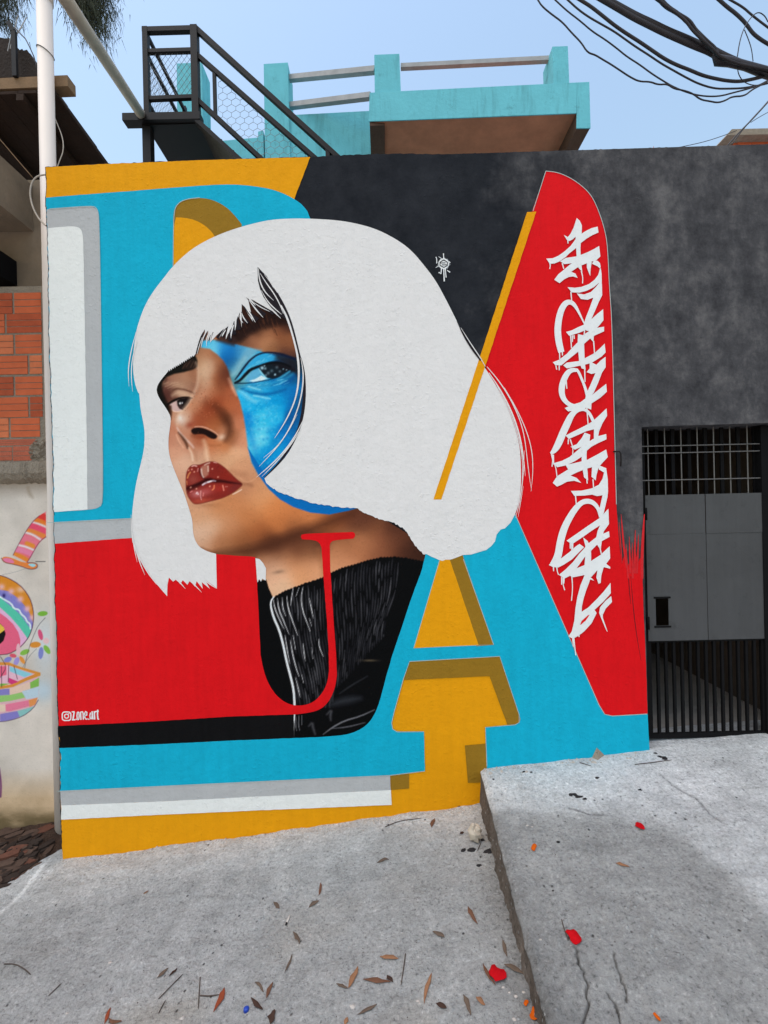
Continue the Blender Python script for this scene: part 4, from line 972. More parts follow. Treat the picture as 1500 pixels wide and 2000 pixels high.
sheet('orange_bar', [jit([(1029.5, 414), (1047.5, 413), (862, 975.5), (846.5, 975.5)], 8, 0.35)], M['orange'], 7.4, wall)

# dark hair flicks and white strands
dk_ = [zA([(930, 88), (965, 125), (1005, 165), (1050, 240), (1100, 315), (1140, 385), (1175, 470), (1195, 560), (1150, 510), (1100, 480), (1040, 420), (985, 350), (950, 270), (932, 200)])]
dk_ += [ribbon(zA(p_), w_) for p_, w_ in (
    ([(1090, 300), (1150, 420), (1190, 520), (1225, 640), (1255, 760), (1285, 850)], [2, 5, 6, 6, 5, 2]), ([(1285, 830), (1305, 930), (1312, 1040), (1310, 1160), (1296, 1290), (1262, 1420), (1200, 1550), (1110, 1680), (985, 1805)], [1, 4, 5, 6, 6, 5, 5, 4, 1.5]),
    ([(800, 392), (840, 440), (890, 490), (930, 520)], [0.4, 4, 7, 8]), ([(838, 338), (890, 395), (950, 450), (990, 480)], [0.4, 3, 6, 7]), ([(875, 352), (930, 395), (1000, 432), (1060, 470)], [0.4, 3, 4, 6]), ([(795, 452), (815, 500), (850, 550)], [0.4, 5, 8]), ([(768, 492), (765, 540), (775, 600)], [0.4, 6, 9]),
    ([(738, 530), (733, 580), (740, 640)], [0.4, 5, 8]), ([(690, 572), (660, 610), (640, 660)], [0.4, 5, 6]), ([(720, 580), (705, 630), (705, 690)], [0.4, 5, 7]), ([(655, 592), (625, 630), (600, 668)], [0.4, 4, 6]), ([(500, 600), (475, 650), (455, 715), (432, 790)], [0.4, 4, 4.5, 3]), ([(525, 608), (505, 650), (490, 690)], [0.4, 3, 1]), ([(570, 618), (545, 655), (530, 690)], [0.4, 3, 1]))]
dk_ += [ribbon([(892, 627), (905, 655), (922, 682), (939, 704)], [0.3, 2.0, 3.4, 3.0])]
sheet('dark_hair_flicks', dk_, M['ink'], 7.1, LH)
st_ = [ribbon(zA(p_), w_) for p_, w_ in (
    ([(935, 100), (945, 200), (985, 290), (1060, 362)], [1, 2.4, 2.4, 0.5]), ([(950, 140), (1000, 220), (1060, 300), (1110, 390), (1140, 470)], [0.6, 2, 2.2, 2, 0.6]), ([(960, 280), (1010, 370), (1070, 430), (1125, 475)], [0.6, 2, 2.2, 0.6]), ([(980, 340), (1030, 420), (1080, 470), (1120, 508)], [0.8, 2.6, 2.4, 0.6]), ([(985, 150), (1040, 220), (1060, 262)], [0.6, 1.8, 0.5]),
    ([(1120, 400), (1170, 500), (1205, 610), (1235, 720), (1257, 820), (1266, 920), (1263, 1020), (1250, 1110), (1225, 1200), (1180, 1300), (1130, 1390), (1068, 1482)], [2, 4.4, 3.6, 3.6, 4.2, 4, 3.4, 3, 2.6, 2.4, 1.8, 0.6]),
    ([(1282, 830), (1298, 920), (1302, 1000), (1292, 1100), (1270, 1200), (1240, 1290), (1200, 1380), (1150, 1470), (1080, 1560), (978, 1642)], [0.8, 2.2, 2.6, 2.4, 2.4, 2.2, 2, 1.6, 1.6, 0.5]), ([(1250, 1290), (1200, 1390), (1130, 1500), (1050, 1600), (942, 1712)], [0.5, 1.8, 2.2, 1.8, 0.5]),
    ([(1300, 1335), (1250, 1440), (1185, 1540), (1100, 1640), (1010, 1725), (918, 1802)], [0.8, 2.4, 2.6, 2.4, 2, 0.6]), ([(1285, 1400), (1225, 1500), (1150, 1600), (1070, 1690), (965, 1795)], [0.6, 2.0, 2.2, 2, 0.6]),
    ([(820, 400), (870, 470), (912, 540)], [1.2, 3.4, 0.6]), ([(800, 462), (815, 505), (848, 545)], [1, 2.6, 0.5]), ([(860, 360), (920, 440), (975, 500)], [1, 3.2, 0.6]), ([(900, 380), (960, 420), (1030, 452)], [1, 2, 0.5]), ([(785, 480), (790, 520), (812, 545)], [1, 2.6, 0.5]), ([(755, 515), (750, 560), (745, 605)], [1.5, 3, 0.5]), ([(705, 590), (680, 640), (672, 675)], [1.5, 3, 0.5]), ([(735, 560), (715, 620), (712, 670)], [1.5, 3.4, 0.5]),
    ([(670, 600), (645, 640), (640, 655)], [1.5, 2.8, 0.5]), ([(510, 615), (480, 680), (470, 745)], [1.6, 2.2, 0.4]), ([(535, 620), (512, 680), (515, 735)], [1.4, 2.0, 0.4]), ([(560, 625), (545, 670), (545, 705)], [1.4, 1.8, 0.4]), ([(480, 660), (455, 730), (436, 800)], [0.6, 1.6, 0.4]))]
st_ += [ribbon(p_, w_) for p_, w_ in (
    ([(951, 716), (973, 742), (995, 775), (1014, 815), (1024, 850), (1029, 890), (1033, 925), (1038, 958)], [1, 2, 2, 1.8, 1.6, 1.4, 1.2, 0.4]), ([(955, 728), (980, 765), (1003, 812), (1017, 858), (1023, 900), (1026, 930)], [1.2, 2.4, 3, 2.8, 2.2, 0.5]), ([(985, 757), (1010, 800), (1030, 845), (1040, 885), (1041, 925), (1037, 960)], [0.8, 1.6, 1.6, 1.5, 1.2, 0.4]),
    ([(968, 748), (995, 800), (1012, 850), (1021, 895), (1020, 945)], [0.8, 1.6, 1.6, 1.5, 0.4]), ([(1024, 880), (1022, 930), (1015, 980), (1007, 1012)], [0.6, 1.8, 1.8, 0.4]), ([(1022, 950), (1016, 985), (1012, 1010)], [0.5, 1.4, 0.3]),
    ([(900, 640), (920, 672), (938, 698), (948, 716)], [0.6, 1.8, 1.8, 1]),
    ([(266, 648), (256, 685), (250, 722), (252, 755)], [0.8, 2, 2, 0.4]), ([(268, 665), (258, 700), (256, 735), (259, 765)], [0.8, 1.8, 1.8, 0.4]), ([(258, 1040), (262, 1070), (268, 1098)], [2, 2, 0.4]), ([(262, 1062), (272, 1096), (283, 1123)], [2.4, 2.4, 0.4]), ([(270, 1085), (288, 1118), (306, 1142)], [2.4, 2.4, 0.4]), ([(256, 1005), (257, 1040), (259, 1060)], [0.6, 1.8, 0.5]),
    ([(340, 1128), (352, 1138), (362, 1150)], [2, 2.5, 0.4]), ([(366, 1130), (378, 1140), (394, 1157)], [2, 2.5, 0.4]), ([(396, 1130), (408, 1140), (424, 1150)], [2, 2.5, 0.4]))]
sheet('white_hair_strands', st_, M['hairwhite'], 7.8, LH, step=0.00006)

# --- white tag lettering
tg = [T1([(720, 215), (770, 260), (805, 335), (800, 470), (790, 560), (780, 700), (785, 860), (800, 1000), (812, 1090), (770, 1050), (730, 1000), (718, 850), (710, 690), (700, 520), (660, 560), (600, 590), (560, 570), (510, 490), (575, 525), (620, 470), (670, 370)]),
      T1([(1060, 355), (1075, 450), (980, 490), (880, 550), (790, 620), (690, 720), (600, 790), (540, 850), (440, 920), (360, 955), (280, 960), (225, 875), (330, 870), (420, 830), (520, 760), (620, 670), (700, 560), (770, 490), (860, 430), (960, 380)]),
      T1([(1085, 670), (1105, 840), (1040, 900), (900, 945), (800, 985), (660, 950), (520, 965), (450, 920), (540, 865), (710, 840), (800, 810), (900, 770), (1000, 720)]),
      T1([(660, 940), (750, 980), (740, 1015), (630, 1090), (700, 1120), (735, 1190), (660, 1165), (590, 1175), (520, 1210), (440, 1275), (355, 1220), (420, 1130), (520, 1050), (600, 980)]),
      T1([(885, 930), (965, 930), (945, 1050), (940, 1160), (910, 1090), (885, 1020)]), T1([(1000, 900), (1060, 912), (1100, 950), (1110, 1010), (1095, 1035), (1060, 1000), (970, 960)]),
      T1([(1110, 1020), (1125, 1120), (1128, 1290), (1080, 1270), (1000, 1340), (880, 1400), (760, 1430), (640, 1425), (570, 1340), (690, 1350), (800, 1335), (920, 1290), (1010, 1220), (1070, 1140), (1095, 1050)]),
      T1([(1085, 1270), (1130, 1290), (1135, 1470), (1080, 1580), (1020, 1720), (950, 1880), (900, 1990), (830, 1960), (870, 1830), (930, 1680), (990, 1510), (900, 1545), (790, 1535), (720, 1440), (840, 1460), (950, 1420), (1030, 1340)]),
      T1([(1150, 1700), (1155, 1880), (1090, 1960), (1000, 2060), (880, 2050), (840, 1990), (950, 1870), (1060, 1770)]),
      ribbon(T1([(850, 1945), (765, 1770), (695, 1640), (625, 1580), (545, 1590), (475, 1690), (435, 1820), (412, 1980), (412, 2100), (430, 2240), (470, 2400)]), [2.5, 4, 7, 9, 11, 12, 12.5, 13, 13, 13, 12]),
      T2([(545, 235), (640, 210), (760, 150), (860, 110), (960, 60), (1000, 130), (900, 190), (760, 250), (600, 300)]),
      T2([(1165, 150), (1165, 225), (1000, 300), (930, 350), (850, 420), (740, 560), (640, 640), (540, 720), (470, 780), (370, 775), (330, 730), (430, 690), (560, 590), (650, 490), (740, 400), (800, 300), (940, 210), (1050, 170)]),
      T2([(740, 270), (820, 290), (840, 420), (845, 560), (850, 700), (865, 850), (800, 830), (760, 720), (745, 560), (735, 400)]), T2([(950, 80), (1030, 60), (1010, 200), (1000, 290), (990, 400), (945, 350)]),
      T2([(1175, 425), (1190, 570), (1120, 640), (960, 740), (850, 770), (700, 800), (560, 830), (500, 780), (560, 735), (750, 710), (860, 660), (1010, 580), (1100, 500)]),
      T2([(1190, 640), (1190, 810), (1130, 900), (1070, 1060), (1000, 1220), (940, 1300), (880, 1240), (950, 1080), (1025, 905), (960, 920), (880, 890), (930, 830), (930, 740), (960, 730), (1040, 770), (1110, 700)]),
      ribbon(T2([(740, 860), (640, 850), (560, 910), (490, 1060), (470, 1200), (500, 1320), (580, 1410), (690, 1450)]), [6, 9, 11, 12, 12, 10, 8, 8]), ribbon(T2([(700, 840), (745, 870), (800, 1000), (850, 1120), (900, 1290)]), [5, 5, 5, 5, 7]),
      T2([(1200, 1080), (1210, 1210), (1100, 1310), (960, 1400), (955, 1500), (880, 1470), (730, 1510), (580, 1530), (525, 1475), (620, 1430), (780, 1380), (860, 1320), (870, 1260), (960, 1270), (1020, 1220)]),
      ribbon(T2([(990, 1690), (925, 1550), (840, 1490), (720, 1510), (630, 1590), (560, 1740), (490, 1890), (430, 2040), (370, 2150), (300, 2220)]), [6, 6, 5.5, 8, 12, 14, 14, 14, 12, 5]),
      T2([(1205, 1480), (1215, 1600), (1140, 1720), (1085, 1850), (1065, 1960), (1000, 1990), (1000, 1820), (880, 1850), (700, 1930), (590, 1980), (540, 1920), (680, 1850), (860, 1760), (980, 1690), (1100, 1580)]),
      T3([(1200, 65), (1205, 150), (1060, 215), (960, 270), (890, 330), (820, 420), (700, 500), (560, 570), (400, 605), (340, 540), (480, 500), (600, 440), (720, 340), (800, 270), (690, 320), (620, 270), (720, 230), (800, 130), (850, 40), (940, 75), (930, 180), (1060, 100)]),
      T3([(850, 200), (890, 240), (880, 400), (885, 560), (900, 720), (905, 820), (840, 770), (815, 640), (800, 500), (800, 340)]),
      T3([(1200, 315), (1225, 440), (1150, 520), (1090, 590), (980, 600), (840, 640), (720, 690), (620, 740), (720, 780), (795, 860), (680, 825), (560, 840), (470, 890), (400, 920), (330, 860), (400, 750), (500, 690), (580, 640), (540, 570), (620, 550), (760, 520), (900, 480), (1050, 400)]),
      T3([(970, 580), (1080, 590), (1040, 740), (1030, 820), (960, 760)]),
      T3([(1070, 570), (1200, 620), (1225, 800), (1230, 1000), (1220, 1090), (1160, 1350), (1120, 1420), (1085, 1380), (1090, 1290), (1140, 1060), (1050, 1075), (970, 1050), (850, 1065), (680, 1070), (625, 990), (800, 985), (960, 950), (1080, 890), (1140, 790), (1165, 690), (1080, 640)]),
      ribbon(T3([(1110, 1420), (1075, 1280), (1000, 1185), (900, 1150), (790, 1180), (680, 1300), (570, 1480), (500, 1640), (450, 1830), (425, 2010), (390, 2110), (320, 2190)]), [6, 7, 8.5, 10, 10, 12, 13, 14, 14, 14.5, 15, 10]),
      T3([(1235, 1280), (1245, 1530), (1160, 1650), (1130, 1780), (1110, 1960), (1050, 1860), (1030, 1780), (1060, 1640), (1100, 1550), (960, 1640), (820, 1740), (670, 1840), (600, 1830), (555, 1800), (700, 1700), (900, 1560), (1080, 1440), (1160, 1360)]),
      T4([(1245, -20), (1255, 70), (1130, 140), (1050, 200), (960, 290), (850, 400), (720, 580), (620, 700), (520, 750), (430, 690), (540, 600), (660, 480), (760, 350), (850, 250), (930, 160), (1060, 60)]),
      T4([(265, 530), (320, 470), (430, 450), (600, 320), (700, 230), (765, 185), (840, 240), (760, 320), (640, 440), (500, 530), (420, 570), (340, 565)]),
      T4([(825, 80), (900, 140), (950, 240), (955, 400), (950, 560), (960, 720), (900, 760), (855, 690), (845, 540), (860, 380), (860, 220)]),
      T4([(1255, 225), (1265, 420), (1200, 510), (1265, 560), (1265, 590), (1170, 565), (1060, 610), (960, 720), (860, 690), (660, 730), (600, 700), (700, 590), (850, 530), (960, 460), (1100, 370)]),
      T4([(1060, 590), (1160, 560), (1120, 700), (1110, 820), (1075, 835), (1040, 730)]), T4([(930, 720), (960, 740), (1005, 785), (925, 760)]),
      T4([(850, 690), (950, 720), (920, 820), (870, 950), (830, 1080), (805, 1200), (800, 1290), (910, 1220), (1050, 1080), (1160, 960), (1270, 820), (1275, 990), (1150, 1130), (1010, 1260), (1045, 1310), (960, 1480), (840, 1610), (750, 1680), (660, 1730), (585, 1690), (640, 1610), (680, 1440), (700, 1230), (730, 1050), (780, 860)]),
      T4([(1280, 1035), (1295, 1130), (1190, 1240), (1145, 1340), (1145, 1390), (1225, 1620), (1205, 1600), (1120, 1400), (1085, 1310), (1100, 1220), (1180, 1120)])]
for z_, lst in ((T1, ([(285, 950), (290, 1000), (280, 1045)], [(485, 950), (510, 1045)], [(795, 1080), (820, 1180), (815, 1280)], [(575, 570), (578, 630)], [(625, 1415), (640, 1580)])),
                (T2, ([(620, 280), (635, 500)], [(650, 290), (650, 400)], [(675, 290), (680, 350)], [(440, 540), (445, 690)], [(485, 560), (488, 620)], [(850, 840), (855, 1050)], [(545, 990), (560, 1160)], [(885, 1470), (905, 1740)], [(995, 380), (1010, 590)], [(435, 780), (435, 860)], [(380, 780), (395, 850)], [(850, 200), (840, 280)])),
                (T3, ([(310, 390), (330, 500), (380, 600), (400, 760)], [(320, 400), (330, 480), (318, 595)], [(340, 400), (345, 560)], [(615, 150), (660, 290), (655, 400)], [(585, 150), (580, 230)], [(700, 1060), (715, 1230)], [(985, 800), (995, 950)], [(885, 800), (890, 870)], [(615, 1830), (615, 1930)], [(655, 1830), (655, 1940)])),
                (T4, ([(655, 1720), (665, 1860)], [(672, 1720), (690, 1880), (705, 2000)], [(640, 710), (655, 900), (635, 1110)], [(500, 730), (495, 840), (525, 940)], [(475, 725), (475, 850)], [(515, 740), (510, 830)], [(395, 560), (405, 640), (425, 690)], [(340, 560), (345, 630)], [(1095, 230), (1120, 350)], [(635, 150), (640, 290)], [(755, 1670), (758, 1700)]))):
    for q in lst: tg.append(ribbon(z_(q), [2.4, 1.6, 1.9]))
LT = sheet('white_tag_lettering', tg, M['tagwhite'], 8, wall, step=0.00005)
sheet('tag_counter', [T4([(775, 1500), (800, 1440), (900, 1350), (932, 1338), (870, 1430), (790, 1500)])], M['red'], 10.6, LT)

# --- signature: camera icon and handle; hexagon mark
def rrect(x0, y0, x1, y1, r, n=5):
    out = []
    for cx, cy, a0 in ((x1 - r, y0 + r, -90), (x1 - r, y1 - r, 0), (x0 + r, y1 - r, 90), (x0 + r, y0 + r, 180)):
        for k in range(n + 1):
            a = math.radians(a0 + 90 * k / n); out.append((cx + r * math.cos(a), cy + r * math.sin(a)))
    return out
def circ(x, y, r, n=18): return [(x + r * math.cos(2 * math.pi * k / n), y + r * math.sin(2 * math.pi * k / n)) for k in range(n)]
zS = zm(100, 1375, 12.5)
ic = rrect(270, 195, 480, 402, 60)
sg = [ribbon(zS(ic + ic[:1]), 2.2, 0), ribbon(zS(circ(375, 297, 50) + circ(375, 297, 50)[:1]), 1.9, 0), ribbon(zS([(408, 255), (445, 225)]), 1.6, 0)]
for st__, w_ in (([(500, 195), (570, 188)], 2.2), ([(562, 190), (530, 385)], 2.8), ([(505, 388), (590, 382)], 2.4), ([(600, 375), (622, 373)], 2.4),
                 ([(640, 200), (628, 290), (640, 378)], 2.2), ([(672, 200), (684, 290), (672, 378)], 2.2), ([(640, 200), (672, 198)], 2), ([(640, 380), (672, 380)], 2),
                 ([(715, 195), (725, 385)], 2.6), ([(715, 200), (765, 190), (782, 230), (785, 382)], 2.4),
                 ([(820, 290), (868, 270), (870, 200), (840, 182), (820, 220), (822, 330), (850, 372), (890, 362)], 2.2), ([(905, 372), (930, 370)], 2.4),
                 ([(960, 210), (945, 280), (955, 365), (985, 365), (1000, 280), (995, 180)], 2.2), ([(1000, 180), (1020, 375)], 2.5), ([(1050, 175), (1062, 378)], 2.5), ([(1055, 230), (1080, 185), (1110, 175)], 2.2),
                 ([(1135, 140), (1130, 260), (1140, 368), (1168, 370)], 2.6), ([(1105, 190), (1160, 175)], 2.0)):
    sg.append(ribbon(zS(st__), w_, 0))
sheet('signature_lettering', sg, M['tagwhite'], 6.2, wall, step=0.00004)
zH = zm(830, 480, 1500 / 70)
hx = [(785, 590), (935, 690), (935, 830), (790, 905), (630, 820), (630, 690)]
mk = [zH(circ(785, 750, 225, 14))]
gl = [zH([(785 + 250 * (1 + 0.28 * math.sin(k * 2.3)) * math.cos(k / 26 * 6.283), 750 + 225 * (1 + 0.25 * math.cos(k * 3.1)) * math.sin(k / 26 * 6.283)) for k in range(26)])]
M['markglow'] = paint_mat('spray_haze_paint', (120, 128, 136), 0.35)
sheet('spray_halo', gl, M['markglow'], 2, wall)
mk2 = [ribbon(zH(q), w_, 1) for q, w_ in (([(775, 320), (780, 440), (790, 560)], [2.2, 1.2, 3]), ([(460, 470), (495, 560), (490, 740)], [2.0, 1.6, 1.6]), ([(690, 900), (685, 1050), (660, 1180)], [2.2, 1.8, 2.4]), ([(785, 900), (795, 1200), (808, 1490)], [2.4, 2, 2.4]), ([(850, 900), (860, 1100), (885, 1330)], [2.4, 1.6, 2]), ([(920, 1020), (1050, 1110)], [1, 2.4]), ([(600, 1100), (595, 1150)], [2.4, 2.4]), ([(570, 450), (700, 540)], [0.8, 1.4]), ([(450, 910), (570, 850)], [0.8, 1.6]), ([(1000, 640), (1050, 720)], [1, 2]))]
LX = sheet('hexagon_mark', mk + mk2, M['tagwhite'], 2.3, wall)
sheet('hexagon_outline', [ribbon(zH(hx + hx[:1]), 1.9, 0), ribbon(zH([(650, 720), (860, 715)]), 1.6, 0), ribbon(zH([(710, 800), (910, 795)]), 1.6, 0)], M['ink'], 3.0, LX)
# ------------------------------------------------------------------ gate and passage
GY = 0.07; DG = D + GY
gate = empty('metal_gate', (P(1375, 1445, DG).x, GY, P(1375, 1445, DG).z))
tag(gate, 'dark grey sheet metal gate with barred bottom and grid top beside the mural', 'gate')
def pxz(u, v, d=DG): q = P(u, v, d); return q.x, q.z
xl = P(1258, 1000, DG).x - 0.010; xr = pxz(1491, 1000)[0]
ztop = pxz(1370, 834)[1]; zpt = pxz(1370, 965)[1]; zpb = pxz(1370, 1250)[1]; zbot = pxz(1370, 1441)[1]
xm = pxz(1378, 1000)[0]
hx0, hx1 = pxz(1281, 1195)[0], pxz(1306, 1195)[0]; hz0, hz1 = pxz(1293, 1222)[1], pxz(1293, 1169)[1]
def plate_hole(name, x0, x1, z0, z1, hole=None):
    mb = MB()
    if hole:
        a, b_, c_, d_ = hole
        mb.box(x0, a, GY, GY + 0.004, z0, z1); mb.box(b_, x1, GY, GY + 0.004, z0, z1)
        mb.box(a, b_, GY, GY + 0.004, z0, c_); mb.box(a, b_, GY, GY + 0.004, d_, z1)
    else: mb.box(x0, x1, GY, GY + 0.004, z0, z1)
    return mb.build(name, M['gate'], gate)
zsm = pxz(1370, 1042)[1]
def plate(x0, x1, z0, z1, dy, hole=None):
    global GY
    g0 = GY; GY = g0 + dy; plate_hole('sheet_panel', x0, x1, z0, z1, hole); GY = g0
plate(xl + 0.02, xm - 0.0024, zpb, zsm - 0.0004, 0.0, (hx0, hx1, hz0, hz1))
plate(xl + 0.02, xm - 0.0022, zsm + 0.0004, zpt, 0.0014)
plate(xm + 0.0022, xr, zpb, zsm - 0.0004, 0.001)
plate(xm + 0.0022, xr, zsm + 0.0004, zpt, -0.0012)
mb = MB(); mb.bar((xl + 0.012, GY + 0.02, zbot), (xl + 0.012, GY + 0.02, ztop), 0.024, 0.03, (0, 1, 0)); mb.build('frame_post', M['gatebar'], gate)
mb = MB(); mb.bar((xr + 0.02, GY + 0.02, zbot - 0.02), (xr + 0.02, GY + 0.02, ztop), 0.06, 0.05, (0, 1, 0)); mb.build('frame_post', M['gatebar'], gate)
mb = MB(); mb.bar((xl, GY + 0.018, zbot + 0.012), (xr, GY + 0.018, zbot + 0.012), 0.022, 0.03); mb.build('bottom_rail', M['gatebar'], gate)
mb = MB(); mb.bar((xl, GY + 0.018, zpb), (xr, GY + 0.018, zpb), 0.02, 0.025); mb.build('rail', M['gatebar'], gate)
nb = 15
for i in range(nb):
    x = xl + 0.035 + (xr - xl - 0.05) * i / (nb - 1)
    mb = MB(); mb.bar((x, GY + 0.018, zbot), (x, GY + 0.018, zpb), 0.016, 0.016, (0, 1, 0)); mb.build('bar', M['gatebar'], gate)
for u in (1268, 1301, 1333, 1365, 1397, 1429, 1463):
    x = pxz(u, 900)[0]; mb = MB(); mb.tube([(x, GY + 0.012, zpt - 0.01), (x, GY + 0.012, ztop + 0.01)], 0.0035, 6); mb.build('grid_rod', M['gatelight'], gate)
for i in range(8):
    x = pxz(1259 + 32.5 * i, 900)[0]; mb = MB(); mb.bar((x, GY + 0.05, zpt - 0.01), (x, GY + 0.05, ztop + 0.01), 0.022, 0.01, (0, 1, 0)); mb.build('bar', M['gatebar'], gate)
for v in (869, 883, 936):
    z = pxz(1370, v)[1]; mb = MB(); mb.tube([(xl, GY + 0.006, z), (xr - 0.01, GY + 0.006, z)], 0.0035, 6); mb.build('grid_rod', M['gatelight'], gate)

for zh in (zpb + 0.12, zpt - 0.12):
    mb = MB(); mb.tube([(xl + 0.012, GY - 0.012, zh - 0.04), (xl + 0.012, GY - 0.012, zh + 0.04)], 0.010, 10); mb.build('hinge', M['gatebar'], gate, True)
mb = MB(); mb.box(hx0 - 0.012, hx1 + 0.012, GY - 0.004, GY - 0.0005, hz1 + 0.001, hz1 + 0.012); mb.build('hatch_rim', M['gatebar'], gate); mb = MB(); mb.box(hx0 - 0.012, hx1 + 0.012, GY - 0.004, GY - 0.0005, hz0 - 0.012, hz0 - 0.001); mb.build('hatch_rim', M['gatebar'], gate)
mb = MB(); mb.box(1.2, 3.6, 0.24, 4.2, -0.15, 0.385)
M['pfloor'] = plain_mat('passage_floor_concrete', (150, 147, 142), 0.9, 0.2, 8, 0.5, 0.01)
tag(mb.build('passage_floor', M['pfloor']), kind='structure')
pw = empty('passage_wall', (1.5, 2, 0.385)); tag(pw, 'dim stained walls of the passage behind the barred gate', 'wall')
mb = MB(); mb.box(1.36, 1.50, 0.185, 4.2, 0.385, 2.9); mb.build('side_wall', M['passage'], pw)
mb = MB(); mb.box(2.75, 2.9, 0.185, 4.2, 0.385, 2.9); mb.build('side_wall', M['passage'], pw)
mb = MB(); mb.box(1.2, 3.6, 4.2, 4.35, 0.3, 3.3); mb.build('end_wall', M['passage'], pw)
mb = MB(); mb.box(1.36, 2.9, 0.185, 4.2, 2.9, 3.02); mb.build('shade_slab', M['passage'], pw)  # slab added over the passage to keep it dark
# dim clutter seen through the grid
pcl = [('clay_pot', (2.0, 2.6), 0.17, 0.34, (150, 80, 50)), ('paint_bucket', (2.45, 2.2), 0.15, 0.3, (170, 176, 180)), ('paint_bucket', (1.75, 3.2), 0.16, 0.34, (60, 90, 130))]
for i, (nm, (x, y), r_, h_, c_) in enumerate(pcl):
    mb = MB(); mb.tube([(x, y, 0.385), (x, y, 0.40), (x, y, 0.385 + h_ * 0.9), (x, y, 0.385 + h_)], [r_ * 0.75, r_ * 0.78, r_, r_ * 1.06], 20)
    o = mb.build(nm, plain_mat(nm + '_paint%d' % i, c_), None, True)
    tag(o, ('brown clay pot standing in the dim passage behind the gate', 'pale grey bucket standing in the passage behind the gate', 'blue bucket standing deep in the passage behind the gate')[i], ('pot', 'bucket', 'bucket')[i])

hk = MB(); hk.tube([P(1197, 882, D + 0.02), P(1199, 882, D - 0.012), P(1210, 881.5, D - 0.03), P(1212.5, 886, D - 0.03), P(1213, 900, D - 0.03), P(1212, 911, D - 0.028)], 0.0048, 7)
tag(hk.build('wall_hook', M['iron'], None, True), 'bent black iron hook stuck in the charcoal wall beside the gate', 'hook')

# ------------------------------------------------------------------ neighbouring house (left)
house = empty('brick_house', (-2.6, 0.3, -0.2))
tag(house, 'old house with bare clay bricks, painted plaster and dark tiled eaves beside the mural', 'house')
DN = 3.02; NY = DN - D
gu2 = np.arange(-60, 126, 1.3); gv2 = np.arange(930, 1668, 1.3)
U2, V2 = np.meshgrid(gu2, gv2)
pn = Painter(U2, V2, (196, 191, 184))
nz = fbm(U2 / 60, V2 / 60, 4, 101); pn.c += (nz * 46)[..., None]
low_ = np.clip((V2 - 1500) / 60, 0, 1)[..., None]; pn.c = pn.c * (1 - low_) + (np.array((186, 164, 134)) + (nz * 60)[..., None]) * low_
mo = (np.clip((V2 - 1575) / 25, 0, 1) * np.clip(0.9 + 2.2 * fbm(U2 / 30, V2 / 14, 3, 103), 0, 1))[..., None]
pn.c = pn.c * (1 - mo) + np.array((112, 98, 72)) * mo
top_dark = (np.clip((975 - V2) / 30, 0, 1) * 0.45)[..., None]; pn.c = pn.c * (1 - top_dark) + np.array((120, 104, 90)) * top_dark  # browner and darker towards the top, just below the sill
z3 = zm(0, 780, 6.25); z4 = zm(0, 1080, 5.882)
pn.stroke(z3([(340, 1080), (360, 1150), (400, 1200)]), (150, 136, 120), [6, 8, 3], 0.6, 3)
pn.blob(88, 1260, 22, 60, (186, 204, 218), 0.7); pn.blob(84, 1350, 24, 22, (170, 196, 214), 0.8); pn.blob(70, 1345, 22, 12, (186, 204, 216), 0.6)
sock = z3([(560, 1370), (480, 1420), (400, 1490), (330, 1590), (270, 1690), (210, 1800), (160, 1900), (330, 1990), (370, 1930), (430, 1820), (490, 1730), (560, 1680)])
pn.poly(sock, (222, 110, 120), 1, 0.9); sm = pn.mask(sock, 0.8)
for (a_, c_, w_) in (([(470, 1400), (580, 1470)], (206, 56, 52), 14), ([(430, 1470), (560, 1520)], (228, 122, 44), 10), ([(390, 1500), (470, 1520), (570, 1560)], (216, 222, 230), 4), ([(370, 1540), (460, 1570), (570, 1620)], (220, 76, 108), 12), ([(330, 1600), (420, 1620), (560, 1680)], (228, 132, 60), 9), ([(310, 1625), (400, 1650), (490, 1710)], (220, 224, 232), 4), ([(280, 1690), (380, 1710), (460, 1770)], (226, 118, 140), 13), ([(330, 1760), (400, 1790)], (230, 140, 50), 9), ([(230, 1780), (320, 1800), (410, 1840)], (222, 226, 234), 4), ([(200, 1830), (300, 1850), (390, 1890)], (222, 128, 166), 10), ([(170, 1890), (260, 1920), (340, 1970)], (224, 134, 46), 9)):
    pn.stroke(z3(a_), c_, w_, 0.9, 1.6, clip=sm)
pn.stroke(sock[1:7], (90, 50, 70), 1.2, 0.8, 0.8); pn.stroke(sock[7:], (120, 40, 70), 1.6, 0.8, 0.8)
pn.poly(chaikin(z4([(15, 60), (60, 38), (150, 60), (260, 110), (400, 112), (435, 140), (410, 185), (340, 185), (240, 150), (120, 125), (40, 110)]), 2, True), (224, 128, 66), 1, 0.8)
pn.poly(chaikin(z4([(30, 65), (90, 55), (150, 80), (170, 120), (90, 112), (45, 95)]), 1, True), (222, 120, 160), 1, 0.8); pn.poly(chaikin(z4([(310, 125), (400, 122), (415, 150), (370, 165)]), 1, True), (150, 206, 220), 1, 0.8)
pn.stroke(z4([(15, 60), (50, 110), (140, 128), (250, 155), (340, 190), (420, 180), (437, 140), (400, 112), (320, 112)]), (74, 40, 50), 1.3, 0.85, 0.8)
dome = chaikin(z4([(-200, 230), (0, 255), (100, 290), (220, 360), (310, 460), (365, 570), (388, 700), (380, 830), (345, 940), (300, 1010), (235, 1080), (150, 1140), (60, 1170), (-200, 1175)]), 1)
pn.poly(dome, (204, 132, 44), 1, 0.9)
dmk = pn.mask(dome, 0.7)
pn.blob(*z4([(240, 420)])[0], 9, 6, (226, 190, 176), 0.8, clip=dmk)
